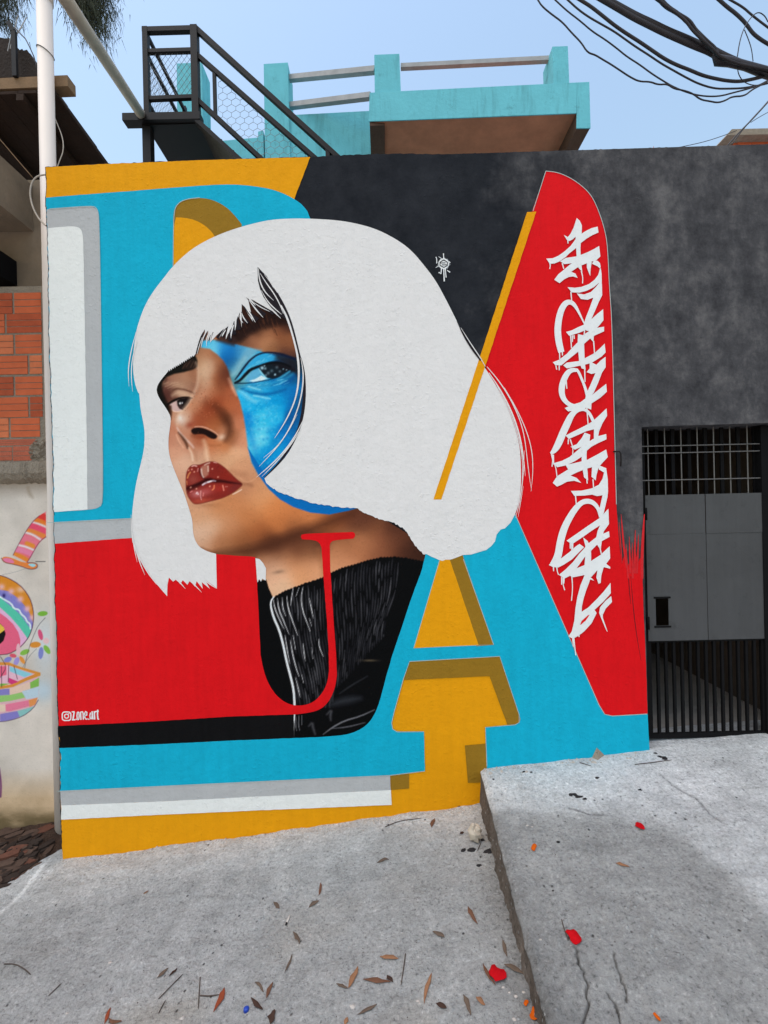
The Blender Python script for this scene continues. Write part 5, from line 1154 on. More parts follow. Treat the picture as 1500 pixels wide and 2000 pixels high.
for pl, c_ in (([(-200, 370), (0, 420), (100, 440), (220, 530), (320, 650), (372, 770), (400, 900), (300, 1080), (-200, 1180)], (124, 124, 196)), ([(-200, 480), (0, 510), (60, 560), (140, 625), (230, 705), (300, 800), (355, 880), (330, 1080), (-200, 1180)], (84, 190, 164)), ([(-200, 600), (0, 625), (120, 735), (220, 850), (310, 975), (300, 1080), (-200, 1180)], (228, 172, 208)), ([(-200, 660), (0, 690), (70, 740), (150, 815), (210, 910), (235, 1000), (228, 1082), (150, 1140), (60, 1172), (-200, 1180)], (226, 96, 128))):
    pn.poly(z4(pl), c_, 1, 0.9, clip=dmk)
for x, y in ((20, 390), (130, 440), (235, 530), (315, 640), (372, 740)): pn.blob(*z4([(x, y)])[0], 6, 6, (232, 176, 180), 0.95, clip=dmk)
pn.stroke(z4([(-20, 490), (40, 530), (130, 580), (160, 640), (220, 650), (240, 700), (290, 740), (310, 790), (345, 810), (350, 870)]), (214, 244, 240), 3.0, 1, 0.8)
pn.stroke(dome[1:], (66, 32, 60), 1.4, 0.9, 0.7, it=0)
pn.poly(z4([(-60, 800), (0, 810), (40, 850), (66, 930), (40, 1010), (0, 1045), (-60, 1050)]), (26, 22, 24), 1, 0.8); pn.poly(z4([(-60, 815), (0, 815), (40, 850), (55, 885), (0, 925), (-60, 930)]), (222, 184, 72), 1, 0.8)
pn.blob(*z4([(45, 490)])[0], 3, 4, (40, 34, 90), 1)
for x, y, rx, ry, rot, c_ in ((490, 697, 10, 5, -0.1, (112, 172, 60)), (465, 940, 4.5, 11, -0.25, (206, 78, 120)), (405, 1055, 11, 6, -0.1, (206, 134, 50)), (470, 1150, 5, 12, 0.1, (118, 128, 196)), (540, 1110, 5, 10, -0.6, (122, 178, 70)), (530, 1010, 6, 6, 0.5, (236, 184, 190)), (285, 1140, 10, 5, -0.4, (122, 178, 70)), (90, 1225, 8, 5, -0.4, (120, 124, 200)), (190, 1245, 5, 9, 0.4, (150, 140, 210)), (255, 1230, 4, 9, -0.6, (216, 140, 60)), (150, 1180, 7, 4, 0.2, (206, 80, 100)), (210, 1110, 4, 12, 0, (236, 180, 190))):
    q = z4([(x, y)])[0]; e = [(q[0] + rx * math.cos(k / 14 * 6.283) * math.cos(rot) - ry * math.sin(k / 14 * 6.283) * math.sin(rot), q[1] + rx * math.cos(k / 14 * 6.283) * math.sin(rot) + ry * math.sin(k / 14 * 6.283) * math.cos(rot)) for k in range(14)]
    pn.poly(e, c_, 0.95, 0.8)
pn.stroke(z4([(520, 745), (440, 830), (390, 940), (350, 1040), (310, 1180), (285, 1300), (272, 1450)]), (70, 66, 72), 1.0, 0.8, 0.7); pn.stroke(z4([(420, 1100), (340, 1180), (260, 1310), (205, 1450)]), (90, 90, 96), 0.8, 0.7, 0.7)
hull = z4([(-200, 1560), (0, 1570), (150, 1545), (300, 1480), (450, 1400), (450, 1520), (435, 1680), (380, 1790), (260, 1880), (100, 1930), (-200, 1950)])
hm = pn.mask(chaikin(hull, 1, True), 0.8)
pn.poly(chaikin(hull, 1, True), (208, 170, 180), 1, 0.8)
for pl, c_ in (([(-200, 1570), (110, 1560), (110, 1630), (-200, 1650)], (128, 124, 190)), ([(110, 1560), (340, 1480), (350, 1570), (120, 1630)], (232, 190, 174)), ([(345, 1490), (450, 1430), (450, 1530), (350, 1560)], (124, 178, 84)), ([(-200, 1650), (120, 1630), (250, 1600), (300, 1660), (120, 1700), (-200, 1740)], (140, 190, 110)), ([(250, 1590), (460, 1530), (440, 1660), (300, 1680)], (176, 200, 216)), ([(60, 1740), (330, 1690), (340, 1760), (120, 1820), (70, 1820)], (228, 120, 150)), ([(330, 1690), (435, 1660), (410, 1740), (340, 1770)], (216, 142, 84)), ([(-200, 1750), (60, 1740), (60, 1820), (-200, 1850)], (230, 196, 178)), ([(0, 1850), (200, 1815), (230, 1880), (100, 1935), (0, 1940)], (126, 122, 192)), ([(200, 1815), (400, 1760), (340, 1840), (230, 1890)], (130, 186, 186))):
    pn.poly(z4(pl), c_, 1, 0.9, clip=hm)
pn.stroke(z4([(440, 1690), (380, 1790), (260, 1880), (100, 1930), (-50, 1945)]), (70, 50, 70), 1.3, 0.8, 0.7)
deck = z4([(-200, 1250), (0, 1255), (100, 1255), (240, 1310), (465, 1375), (465, 1410), (300, 1470), (150, 1540), (0, 1565), (-200, 1560)])
pn.poly(deck, (204, 138, 62), 1, 0.8)
pn.poly(z4([(-200, 1290), (0, 1290), (95, 1290), (240, 1340), (400, 1390), (270, 1445), (130, 1510), (0, 1530), (-200, 1530)]), (228, 176, 196), 1, 0.8)
for pl, c_ in (([(110, 1300), (240, 1345), (380, 1392), (280, 1430), (110, 1360)], (132, 196, 214)), ([(95, 1430), (215, 1480), (130, 1510), (95, 1490)], (200, 60, 120)), ([(0, 1500), (120, 1500), (0, 1535)], (120, 176, 70)), ([(-60, 1300), (75, 1300), (75, 1400), (-60, 1440)], (222, 100, 130))): pn.poly(z4(pl), c_, 1, 0.8)
for pl in ([(5, 1190), (78, 1310), (5, 1430)], [(100, 1290), (95, 1480)], [(160, 1300), (200, 1450)], [(15, 1300), (20, 1540)]): pn.stroke(z4(pl), (60, 40, 56), 1.3, 0.8, 0.7)
pn.stroke(z4([(410, 98), (520, 98)]), (50, 50, 52), 1.4, 0.9, 0.6); pn.stroke(z4([(30, 250), (180, 220), (300, 175)]), (130, 130, 132), 0.7, 0.7, 0.6)
pn.stroke([(-2, 1500), (2, 1530), (1, 1556)], (96, 40, 96), 4, 0.8, 1)
sN = (DN - 0.004) / F; Uq, Vq = U2 - 750, 1000 - V2
M['attrn'] = attr_mat('painted_house_plaster', 0.8, 0.5)
grid_mesh('painted_plaster', (Uq * CR + Vq * SR) * sN, np.full(U2.shape, NY - 0.004), (-Uq * SR + Vq * CR) * sN + HC, M['attrn'], house, col=pn.linear(), smooth=False)
zl = lambda v, d=DN, u=60: P(u, v, d).z
mb = MB(); mb.box(-6.0, -1.95, NY, NY + 0.2, -0.6, zl(935)); mb.build('lower_wall', M['plaster'], house)
mb = MB(); mb.box(-6.0, -1.95, NY - 0.006, NY + 0.2, zl(938), zl(560)); mb.build('brick_bed', M['mortar'], house)
# rough concrete sill with broken underside
r9 = random.Random(9)
mb = MB(); xa = -3.0; n9 = 46; pr = []
for i in range(n9 + 1):
    x = xa + (-2.24 - xa) * i / n9 if i else -6.0
    e = r9.uniform(-0.006, 0.006)
    pr.append([(x, NY + 0.04, zl(898) + e), (x, NY - 0.05 + e, zl(903) + e), (x, NY - 0.065 + e * 2, zl(925) + e), (x, NY - 0.05 - e, zl(936) + 2 * e), (x, NY - 0.01, zl(944) + e), (x, NY + 0.04, zl(946))])
for a_, b2 in zip(pr[:-1], pr[1:]): mb.add(a_ + b2, [(k, k + 1, 7 + k, 6 + k) for k in range(5)] + [(5, 0, 6, 11)])
mb.add(pr[-1], [(0, 1, 2, 3, 4, 5)]); mb.build('concrete_sill', M['mortar'], house, False)
# bare hollow bricks, each with two horizontal grooves
def brick_mesh(w, h, seed):
    rr = random.Random(seed); mb = MB()
    zs = [0, h * 0.31, h * 0.335, h * 0.355, h * 0.64, h * 0.665, h * 0.685, h]
    ys_ = [0, 0, 0.009, 0, 0, 0.009, 0, 0]
    fr = [(x, y + rr.uniform(-0.0006, 0.0006), z) for x in (0, w) for y, z in zip(ys_, zs)]
    bk = [(x, 0.06, z) for x in (0, w) for z in (0, h)]
    mb.add(fr + bk, [(k, 8 + k, 9 + k, k + 1) for k in range(7)] + [(16, 18, 8, 0), (7, 15, 19, 17), (0, 1, 2, 3, 4, 5, 6, 7, 17, 16), (15, 14, 13, 12, 11, 10, 9, 8, 18, 19)])
    me = bpy.data.meshes.new('brick'); me.from_pydata(mb.v, [], mb.f); me.update(); return me
rows = [(571, 611, (-60, 24, 80)), (612, 649, (-70, 9, 81)), (653, 690, (-58, 26, 81)), (694, 730, (-30, 54, 82)), (735, 771, (-62, 26, 83)), (775, 814, (-34, 55, 83)), (816, 853, (-66, 17, 78))]
db = DN - 0.012
for ri, (v0, v1, br) in enumerate(rows):
    z1_, z0_ = zl(v0, db), zl(v1, db)
    us = [br[0] - 84] + list(br)
    for i in range(len(us) - 1):
        x0, x1 = P(us[i] + 2.8, v0, db).x, P(us[i + 1] - 1.4, v0, db).x
        me = brick_mesh(x1 - x0, z1_ - z0_, ri * 10 + i)
        o = link('brick', me, M[('brick', 'brick3', 'brick', 'brick4')[(ri * 5 + i * 3) % 4]], house); o.location = (x0, NY - 0.012 + 0.0015 * ((ri * 3 + i) % 3), z0_)
        o.parent = None; o.parent = house; o.matrix_parent_inverse = house.matrix_basis.inverted()
for u0, u1, v0, v1 in ((-60, 22, 872, 898), (24, 62, 871, 899), (-60, 70, 857, 869)):
    x0, x1 = P(u0, v0, db).x, P(u1, v0, db).x
    me = brick_mesh(x1 - x0, zl(v0, db) - zl(v1, db), int(u0 + v0)); o = link('brick', me, M['brick2'], house); o.location = (x0, NY - 0.008, zl(v1, db)); o.matrix_parent_inverse = house.matrix_basis.inverted()
# lump of mortar at the right end
mb = MB()
for k in range(60):
    q = P(r9.uniform(60, 92), r9.uniform(860, 905), DN); s__ = r9.uniform(0.012, 0.03)
    if q.x + s__ > -2.2: continue
    a0 = r9.uniform(0, 6)
    ring = [(q.x + s__ * math.cos(a0 + j * 1.047) * r9.uniform(0.7, 1.2), NY + 0.0, q.z + s__ * math.sin(a0 + j * 1.047) * r9.uniform(0.7, 1.2)) for j in range(6)]
    top_ = (q.x, NY - r9.uniform(0.006, 0.03), q.z)
    mb.add(ring + [top_], [(j, (j + 1) % 6, 6) for j in range(6)])
mb.build('mortar_lump', M['mortar'], house)
DU = 3.2; UY = DU - D
mb = MB(); mb.box(-6.0, -1.95, UY, UY + 0.2, zl(580, DU), HC + 2.5); mb.build('upper_wall', M['dimplaster'], house)
mb = MB(); mb.box(-6.0, -2.08, NY - 0.005, UY - 0.001, zl(585), zl(568)); mb.build('wall_ledge', M['mortar'], house)
mb = MB(); mb.box(-3.6, -2.53, -0.75, UY - 0.002, HC + 2.12, HC + 2.46); mb.build('concrete_beam', M['dimplaster'], house)
mb = MB(); mb.box(P(-30, 540, DU - 0.1).x, P(11, 540, DU - 0.1).x, UY - 0.16, UY - 0.003, P(0, 560, DU).z, P(0, 512, DU).z); mb.build('meter_box', M['gatebar'], house)
# eaves: dark boards, timber plate, tiles with round ends
zE = HC + P(105, 182, 2.98).z - HC
def soff(x, y): return zE + 0.012 + (y - 0.24) * -0.02
mb = MB()
for i in range(16):
    x1 = P(105, 182, 2.98).x - 0.012 - 0.13 * i + r9.uniform(-0.008, 0.008) * (i == 0); x0 = x1 - 0.126
    y1 = 1.9
    dz_ = r9.uniform(-0.004, 0.004)
    mb.hexa([(x0, 0.27, zE + 0.03 + dz_), (x1, 0.27, zE + 0.03 + dz_), (x1, 0.27, zE + 0.05 + dz_), (x0, 0.27, zE + 0.05 + dz_)], [(x0, y1, zE - 0.12 + dz_), (x1, y1, zE - 0.12 + dz_), (x1, y1, zE - 0.10 + dz_), (x0, y1, zE - 0.10 + dz_)])
eav = mb.build('eaves', M['soffit'], house)
for i in range(5):
    x = P(105, 182, 2.98).x - 0.25 - 0.42 * i
    mb = MB(); mb.bar((x, 0.26, zE + 0.0), (x, 1.85, zE - 0.16), 0.05, 0.05); mb.build('rafter', M['soffit'], eav)
dB_ = 3.02
pa, pb = P(-150, 165, dB_), P(134, 157, dB_)
mb = MB(); mb.bar((pa.x, dB_ - D + 0.03, P(130, 163, dB_).z - 0.012), (pb.x, dB_ - D + 0.03, P(130, 160, dB_).z), 0.08, 0.075); mb.build('timber_plate', M['wood'], eav)
prof = chaikin([(-90, 66), (-20, 70), (0, 72), (14, 74), (24, 80), (32, 92), (40, 97), (50, 97), (58, 103), (64, 114), (69, 128), (73, 140), (75, 151), (40, 152), (-90, 156)], 1, True)
dT = 3.06
for j, (y0_, y1_, dz_) in enumerate(((0.0, 0.36, 0.0), (0.30, 0.72, -0.035), (0.66, 1.08, -0.07), (1.02, 1.5, -0.105), (1.44, 1.95, -0.14))):
    fr = [P(u + 1.6 * math.sin(u * 0.9 + j), v + 1.8 * math.sin(u * 0.7 + 2 * j), dT) for u, v in prof]; n_ = len(fr)
    f0 = [Vector((q.x, dT - D + y0_, q.z + dz_)) for q in fr]; f1 = [Vector((q.x, dT - D + y1_, q.z + dz_ - 0.03)) for q in fr]
    mb = MB(); tri = [tuple(x) for x in tessellate_polygon([fr])]
    mb.add(f0 + f1, tri + [tuple(n_ + i for i in x) for x in tri] + [(i, (i + 1) % n_, n_ + (i + 1) % n_, n_ + i) for i in range(n_)]); mb.build('roof_tile', M['tile'], eav)

# antenna scrap and its lead on the roof edge
an = empty('roof_antenna', P(30, 150, 3.0)); tag(an, 'small bent dark aerial bracket with a drooping lead on the tiled roof edge', 'antenna')
mb = MB(); mb.bar(P(30, 150, 3.0), P(27, 62, 3.0), 0.02, 0.03); mb.bar(P(27, 62, 3.0), P(17, 44, 3.0), 0.02, 0.03); mb.build('bracket', M['iron'], an)
mb = MB()
for a_, b2 in (((20, 95), (35, 30)), ((26, 80), (52, 34)), ((15, 100), (24, 60)), ((28, 70), (44, 52))): mb.tube([P(*a_, 3.02), P(*b2, 3.02)], 0.003, 5)
mb.build('rods', M['railsteel'], an)
mb = MB(); mb.tube([P(u, v, 2.99) for u, v in ((30, 55), (40, 66), (50, 76), (58, 92), (66, 110), (70, 125), (72, 140))], 0.004, 6); mb.build('lead', M['cable'], an, True)

# drain pipes
xp, yp = P(91, 200, 2.96).x, 2.96 - D
pipe = empty('drain_pipe', (xp, yp, -0.3)); tag(pipe, 'white plastic drain pipe running vertically up the corner of the mural wall', 'pipe')
mb = MB(); mb.tube([(xp, yp, -0.35), (xp, yp, 1.2), (xp, yp, HC + 3.62)], 0.046, 24, True); mb.build('pipe_barrel', M['pvc'], pipe, True)
mb = MB(); mb.tube([(xp, yp, HC + 3.52), (xp, yp, HC + 3.66), (xp + 0.005, yp + 0.02, HC + 3.70), (xp + 0.02, yp + 0.09, HC + 3.74)], 0.052, 24); mb.build('elbow', M['pvc'], pipe, True)
tie = [P(0, 0, 1)] * 0
mb = MB(); ztie = P(91, 103, 2.96).z
mb.tube([(xp + 0.048 * math.cos(a), yp + 0.048 * math.sin(a), ztie - 0.012 * math.cos(a) * 2) for a in np.linspace(0, 2 * math.pi, 25)], 0.003, 5); mb.build('tie_wire', M['wire'], pipe, True)
p2a = Vector((xp + 0.02, yp + 0.09, HC + 3.745)); p2b = P(277, 226, 4.88)
mb = MB(); dd = (p2b - p2a); mb.tube([p2a, p2a + dd * 0.3, p2a + dd * 0.7, p2b], 0.05, 20)
tag(mb.build('branch_pipe', M['pvc2'], None, True), 'stained pale pipe slanting from the drain pipe to the black stair landing', 'pipe')

def cable(name, pts, d, r, mat, label, cat='cable', group=None, ext=0, n=6, it=2):
    pts = list(pts)
    if ext:
        for e, f_ in ((0, 1), (-1, -2)):
            dx, dy = pts[e][0] - pts[f_][0], pts[e][1] - pts[f_][1]; L = math.hypot(dx, dy)
            q = (pts[e][0] + dx / L * ext, pts[e][1] + dy / L * ext)
            if e == 0: pts.insert(0, q)
            else: pts.append(q)
    pts = chaikin(pts, it)
    ds = d if hasattr(d, '__len__') else (d, d)
    m_ = len(pts); mb = MB(); mb.tube([P(x, y, ds[0] + (ds[1] - ds[0]) * i / (m_ - 1)) for i, (x, y) in enumerate(pts)], r * (ds[0] + ds[1]) / 2 / F, n)
    return tag(mb.build(name, mat, None, True), label, cat, group)
cable('wire_loop', [(90, 341), (80, 342), (70, 346), (63, 355), (59, 370), (59, 385), (64, 405), (74, 425), (84, 436), (90, 441)], 2.80, 1.6, M['cablegrey'], 'pale wire looped over the drain pipe at the mural wall corner', 'wire')
cable('hanging_wire', [(106, 228), (113, 245), (120, 262), (124, 280), (123, 298), (117, 312), (110, 332)], (3.02, 2.98), 0.9, M['cablegrey'], 'thin pale wire hanging beside the pipe in front of the dark eaves', 'wire')
cable('eaves_wire', [(-40, 228), (5, 278), (30, 308), (64, 347)], (2.75, 2.86), 0.9, M['wood'], 'thin brown wire running under the dark eaves to the pipe', 'wire')
# ------------------------------------------------------------------ black iron stairs above the wall
DS = 4.9; SY = DS - D
ST = lambda u, v, dy=0.0: P(u, v, DS) + Vector((0, dy, 0))
stairs = empty('iron_stairs', (P(285, 300, DS).x, SY, 0.3))
tag(stairs, 'black iron stair landing with mesh railing above the orange corner of the mural', 'stairs')
k_ = DS / F
def sbar(name, a, b_, w, h=None, dy0=0.0, dy1=None, mat='iron'):
    h = h or w; dy1 = dy0 if dy1 is None else dy1
    A_, B_ = ST(*a, dy0), ST(*b_, dy1)
    mb = MB(); up = (0, 1, 0) if abs((B_ - A_).normalized().y) < 0.8 else (0, 0, 1)
    mb.bar(A_, B_, h * k_, w * k_, up); return mb.build(name, M[mat], stairs)
LD = 0.95
pz = lambda u, v: ST(u, v)
mbp = MB(); q = ST(284.5, 240); mbp.bar((q.x, SY + 0.05, 0.2), (q.x, SY + 0.05, q.z), 0.09, 0.09, (0, 1, 0)); mbp.build('support_post', M['iron'], stairs)
sbar('post', (284.5, 56), (288.5, 232), 10)
sbar('post', (380, 54), (384, 232), 13)
sbar('top_rail', (279, 61), (386, 58), 9)
sbar('rail', (284, 102), (382, 99), 7); sbar('rail', (286, 194), (384, 190), 7)
sbar('landing_beam', (244, 236), (394, 233), 19, 14)
for v in (66, 106, 196): sbar('side_rail', (286, v), (286, v), 6, 6, 0.02, LD)
sbar('post', (285, 56), (289, 232), 8, 8, LD)
mb = MB(); a_, b2 = ST(284, 243), ST(392, 240)
mb.hexa([(a_.x, SY, a_.z - 0.01), (b2.x, SY, b2.z - 0.01), (b2.x, SY, b2.z + 0.02), (a_.x, SY, a_.z + 0.02)], [(a_.x, SY + LD, a_.z - 0.01), (b2.x, SY + LD, b2.z - 0.01), (b2.x, SY + LD, b2.z + 0.02), (a_.x, SY + LD, a_.z + 0.02)])
mb.build('landing_plate', M['ironplate'], stairs)
def ext(a, b_, t): return (a[0] + (b_[0] - a[0]) * t, a[1] + (b_[1] - a[1]) * t)
R1 = ((383, 57), (656, 305)); R2 = ((385, 108), (610, 305)); R3 = ((385, 195), (505, 306)); R4 = ((384, 238), (462, 309))
sbar('stair_rail', R1[0], ext(*R1, 1.5), 9); sbar('stair_rail', R2[0], ext(*R2, 1.6), 8); sbar('stair_rail', R3[0], ext(*R3, 2.4), 8)
sbar('stringer', R4[0], ext(*R4, 3.4), 17, 8); sbar('stringer', R4[0], ext(*R4, 3.4), 17, 8, LD)
sbar('post', (418.5, 138), (421, 232), 6)
sbar('post', (640, 292), (643, 440), 8)
mb = MB(); a0, a1 = ST(388, 240), ST(*ext(*R4, 3.4)); a1.z -= 0.0
off_ = Vector((0, 0, 0.02))
mb.hexa([a0 - off_, a1 - off_, a1 + off_, a0 + off_], [x + Vector((0, LD, 0)) for x in (a0 - off_, a1 - off_, a1 + off_, a0 + off_)]); mb.build('stair_soffit', M['ironplate'], stairs)
for i in range(11):
    q = a0 + (a1 - a0) * ((i + 0.5) / 11)
    mb = MB(); mb.box(q.x - 0.045, q.x + 0.045, SY + 0.03, SY + LD - 0.03, q.z + 0.022, q.z + 0.032); mb.build('tread', M['iron'], stairs)
# mesh infill
def wires(name, segs, r=0.0022):
    mb = MB()
    for a, b_ in segs:
        a, b_ = Vector(a), Vector(b_); t_ = (b_ - a).normalized(); n1 = t_.cross(Vector((0, 1, 0.2))).normalized() * r; n2 = t_.cross(n1).normalized() * r
        ring = [n1, -0.5 * n1 + 0.87 * n2, -0.5 * n1 - 0.87 * n2]
        mb.add([a + x for x in ring] + [b_ + x for x in ring], [(0, 1, 4, 3), (1, 2, 5, 4), (2, 0, 3, 5)])
    o = mb.build(name, M['wire'], stairs); o['kind'] = 'stuff'; return o
def lattice(u0, u1, v0, v1, cw, ch):
    segs = []
    n1 = int((u1 - u0) / cw) + int((v1 - v0) / ch) + 3
    for i in range(-n1, n1):
        for sgn in (1, -1):
            ub = (u0 if sgn > 0 else u1) + sgn * i * cw
            pts = [(ub, v0), (ub + sgn * (v1 - v0) * cw / ch, v1)]
            (xa_, ya), (xb, yb) = pts
            t0, t1 = 0.0, 1.0; dx = xb - xa_
            for lim, s__ in ((u0, 1), (u1, -1)):
                f0 = (xa_ - lim) * s__; f1 = (xb - lim) * s__
                if f0 < 0 and f1 < 0: t0 = 2
                elif f0 < 0: t0 = max(t0, f0 / (f0 - f1))
                elif f1 < 0: t1 = min(t1, f0 / (f0 - f1))
            if t0 < t1: segs.append(((xa_ + dx * t0, ya + (yb - ya) * t0), (xa_ + dx * t1, ya + (yb - ya) * t1)))
    return segs
wires('chain_link_mesh', [(ST(*a), ST(*b_)) for a, b_ in lattice(288, 379, 104, 191, 10.5, 15)])
sideseg = []
for a, b_ in lattice(0, LD * 170, 108, 228, 11, 15): sideseg.append((ST(286, a[1], a[0] / 170), ST(286, b_[1], b_[0] / 170)))
wires('side_chain_link_mesh', sideseg)
hexs = []
hw, hh = 17.0, 12.0
def inside(u, v):
    top_ = R2[0][1] + (u - R2[0][0]) * (R2[1][1] - R2[0][1]) / (R2[1][0] - R2[0][0]); bot_ = R3[0][1] + (u - R3[0][0]) * (R3[1][1] - R3[0][1]) / (R3[1][0] - R3[0][0])
    return u > 421 and top_ < v < bot_
for row in range(0, 20):
    for c_ in range(0, 18):
        u = 418 + c_ * hw + (hw / 2 if row % 2 else 0); v = 125 + row * hh - c_ * 0.4
        ed = [((u, v), (u + hw / 2, v - 5.0)), ((u + hw / 2, v - 5.0), (u + hw, v)), ((u, v), (u, v + 7.0))]
        for a, b_ in ed:
            if inside(*a) and inside(*b_): hexs.append((ST(*a), ST(*b_)))
wires('hexagonal_mesh', hexs)

# ------------------------------------------------------------------ turquoise house
tq = empty('turquoise_house', (P(930, 300, 5.6).x, 3.6, 0.2))
tag(tq, 'turquoise house terrace with square posts, rails and a stained overhanging balcony', 'house')
def prism(name, pxs, mat, dy, ds):
    f_ = [P(u, v, d) for (u, v), d in zip(pxs, ds)]
    mb = MB(); mb.hexa(f_, [x + Vector((0, dy, 0)) for x in f_]); return mb.build(name, M[mat], tq)
d6 = 6.3
prism('post', [(347, 330), (398, 330), (394, 122), (345, 124)], 'turq', 0.3, [d6] * 4)
prism('post', [(518, 330), (567, 330), (562, 122), (515, 125)], 'turq', 0.34, [d6] * 4)
prism('parapet', [(400, 345), (512, 345), (510, 268), (400, 278)], 'turq', 0.2, [d6 + 0.03] * 4)
prism('parapet_step', [(504, 345), (516, 345), (514, 255), (504, 257)], 'turq', 0.2, [d6 + 0.02] * 4)
prism('parapet', [(566, 345), (770, 345), (770, 214), (563, 225)], 'turq', 0.2, [d6 + 0.03] * 4)
dl, dr = 5.72, 5.36
du_ = lambda u: dl + (dr - dl) * (u - 720) / (1153 - 720)
prism('balcony_beam', [(720, 237), (1126, 221), (1150, 220), (1150, 160)][:2] + [(1127, 161), (722, 181)], 'turq', 0.012, [du_(720), du_(1126), du_(1127), du_(722)])
prism('balcony_corner', [(1126.3, 250), (1153.5, 250), (1151, 160), (1127.3, 161)], 'turq', 0.012, [du_(1126), du_(1153), du_(1151), du_(1127)])
# slab behind the beam, brown underside
fl, fr_ = P(722, 237, du_(722)), P(1126, 221, du_(1126))
mb = MB()
mb.hexa([fl + Vector((0.01, 0.0135, 0.004)), fr_ + Vector((0, 0.0135, 0.004)), fr_ + Vector((0, 0.0135, 0.12)), fl + Vector((0.01, 0.0135, 0.12))], [fl + Vector((0.01, 3.2, 0.004)), fr_ + Vector((0, 3.5, 0.004)), fr_ + Vector((0, 3.5, 0.12)), fl + Vector((0.01, 3.2, 0.12))])
bal = mb.build('balcony_slab', M['brown'], tq)
mb = MB(); mb.hexa([fl + Vector((0.0, 0.0135, -0.045)), fl + Vector((0.20, 0.0135, -0.045)), fl + Vector((0.20, 0.0135, 0.002)), fl + Vector((0, 0.0135, 0.002))], [fl + Vector((0.0, 3.2, -0.045)), fl + Vector((0.20, 3.2, -0.045)), fl + Vector((0.20, 3.2, 0.002)), fl + Vector((0, 3.2, 0.002))]); mb.build('side_beam', M['darkbrown'], bal)
el, er = P(1127, 250, du_(1127)), P(1153, 250, du_(1153))
mb = MB(); mb.hexa([el + Vector((0, 0.0135, 0)), er + Vector((-0.002, 0.0135, 0)), er + Vector((-0.002, 0.0135, 0.5)), el + Vector((0, 0.0135, 0.5))], [el + Vector((0, 3.4, 0)), er + Vector((-0.002, 3.4, 0)), er + Vector((-0.002, 3.4, 0.5)), el + Vector((0, 3.4, 0.5))]); mb.build('side_beam', M['darkbrown'], bal)
prism('post', [(732, 184), (783, 182), (780, 105), (731, 107)], 'turq', 0.32, [du_(735)] * 4)
prism('post', [(1081, 168), (1112, 166), (1109, 90), (1079, 91)], 'turq', 0.32, [du_(1095) + 0.02] * 4)
M['fittingpale'] = plain_mat('pale_fitting_finish', (196, 178, 150), 0.5, 0.2, 12)  # pale square fitting below the balcony slab
lc = P(1086, 282, 5.95); mb = MB()
mb.hexa([lc + Vector(v_) for v_ in ((-0.09, 0, 0.0), (0.02, 0, -0.11), (0.10, 0, 0.0), (0.0, 0, 0.13))], [lc + Vector(v_) for v_ in ((-0.09, 0.06, 0.0), (0.02, 0.06, -0.11), (0.10, 0.06, 0.0), (0.0, 0.06, 0.13))]); mb.build('fitting_plate', M['fittingpale'], bal)
for a, b_, d0, d1, w in (((783, 131), (1082, 116), du_(783) + 0.1, du_(1080) + 0.15, 8), ((560, 154), (733, 137), d6 + 0.12, du_(733) + 0.14, 9), ((560, 208), (724, 188), d6 + 0.12, du_(724) + 0.14, 9)):
    mb = MB(); mb.bar(P(*a, d0), P(*b_, d1), w * d0 / F, w * d0 / F); mb.build('rail', M['railsteel'], tq)
ph = P(760, 235, 6.6)
mb = MB(); mb.box(P(380, 300, 6.6).x, P(1150, 300, 6.6).x, 4.45, 9.0, -0.2, P(600, 262, 6.6).z); mb.build('house_body', M['turq'], tq)

# far brick house on the right
fb = empty('far_brick_house', P(1480, 300, 9)); tag(fb, 'small orange brick house with a grey eave beyond the charcoal wall', 'house')
q0, q1 = P(1432, 270, 9), P(1620, 270, 9)
mb = MB(); mb.box(q0.x, q1.x, q0.y, q0.y + 3, 0, q0.z); mb.build('wall', M['brick'], fb)
mb = MB(); a_, b2 = P(1420, 262, 8.8), P(1640, 268, 8.8); mb.hexa([(a_.x, a_.y, a_.z - 0.02), (b2.x, a_.y, a_.z - 0.02), (b2.x, a_.y, a_.z + 0.10), (a_.x + 0.1, a_.y, a_.z + 0.10)], [(a_.x, a_.y + 3.4, a_.z + 0.1), (b2.x, a_.y + 3.4, a_.z + 0.1), (b2.x, a_.y + 3.4, a_.z + 0.2), (a_.x + 0.1, a_.y + 3.4, a_.z + 0.2)]); mb.build('roof', M['mortar'], fb)
for i in range(6):
    x0 = q0.x + 0.08 + i * 0.30
    for j in range(3):
        mb = MB(); mb.box(x0 + 0.15 * (j % 2), x0 + 0.15 * (j % 2) + 0.28, q0.y - 0.012, q0.y - 0.001, q0.z - 0.16 - 0.17 * j, q0.z - 0.02 - 0.17 * j); mb.build('brick', M['brick'], fb)
sp = MB(); b0 = P(1275, 301, D + 0.08); sp.add([b0 + Vector(v_) for v_ in ((-0.012, -0.01, -0.02), (0.012, -0.01, -0.02), (0.0, 0.012, -0.02), (0.006, 0, 0.055))], [(0, 1, 3), (1, 2, 3), (2, 0, 3), (0, 2, 1)])
tag(sp.build('brick_shard', M['brick2']), 'small pointed reddish shard standing on top of the charcoal wall', 'shard')

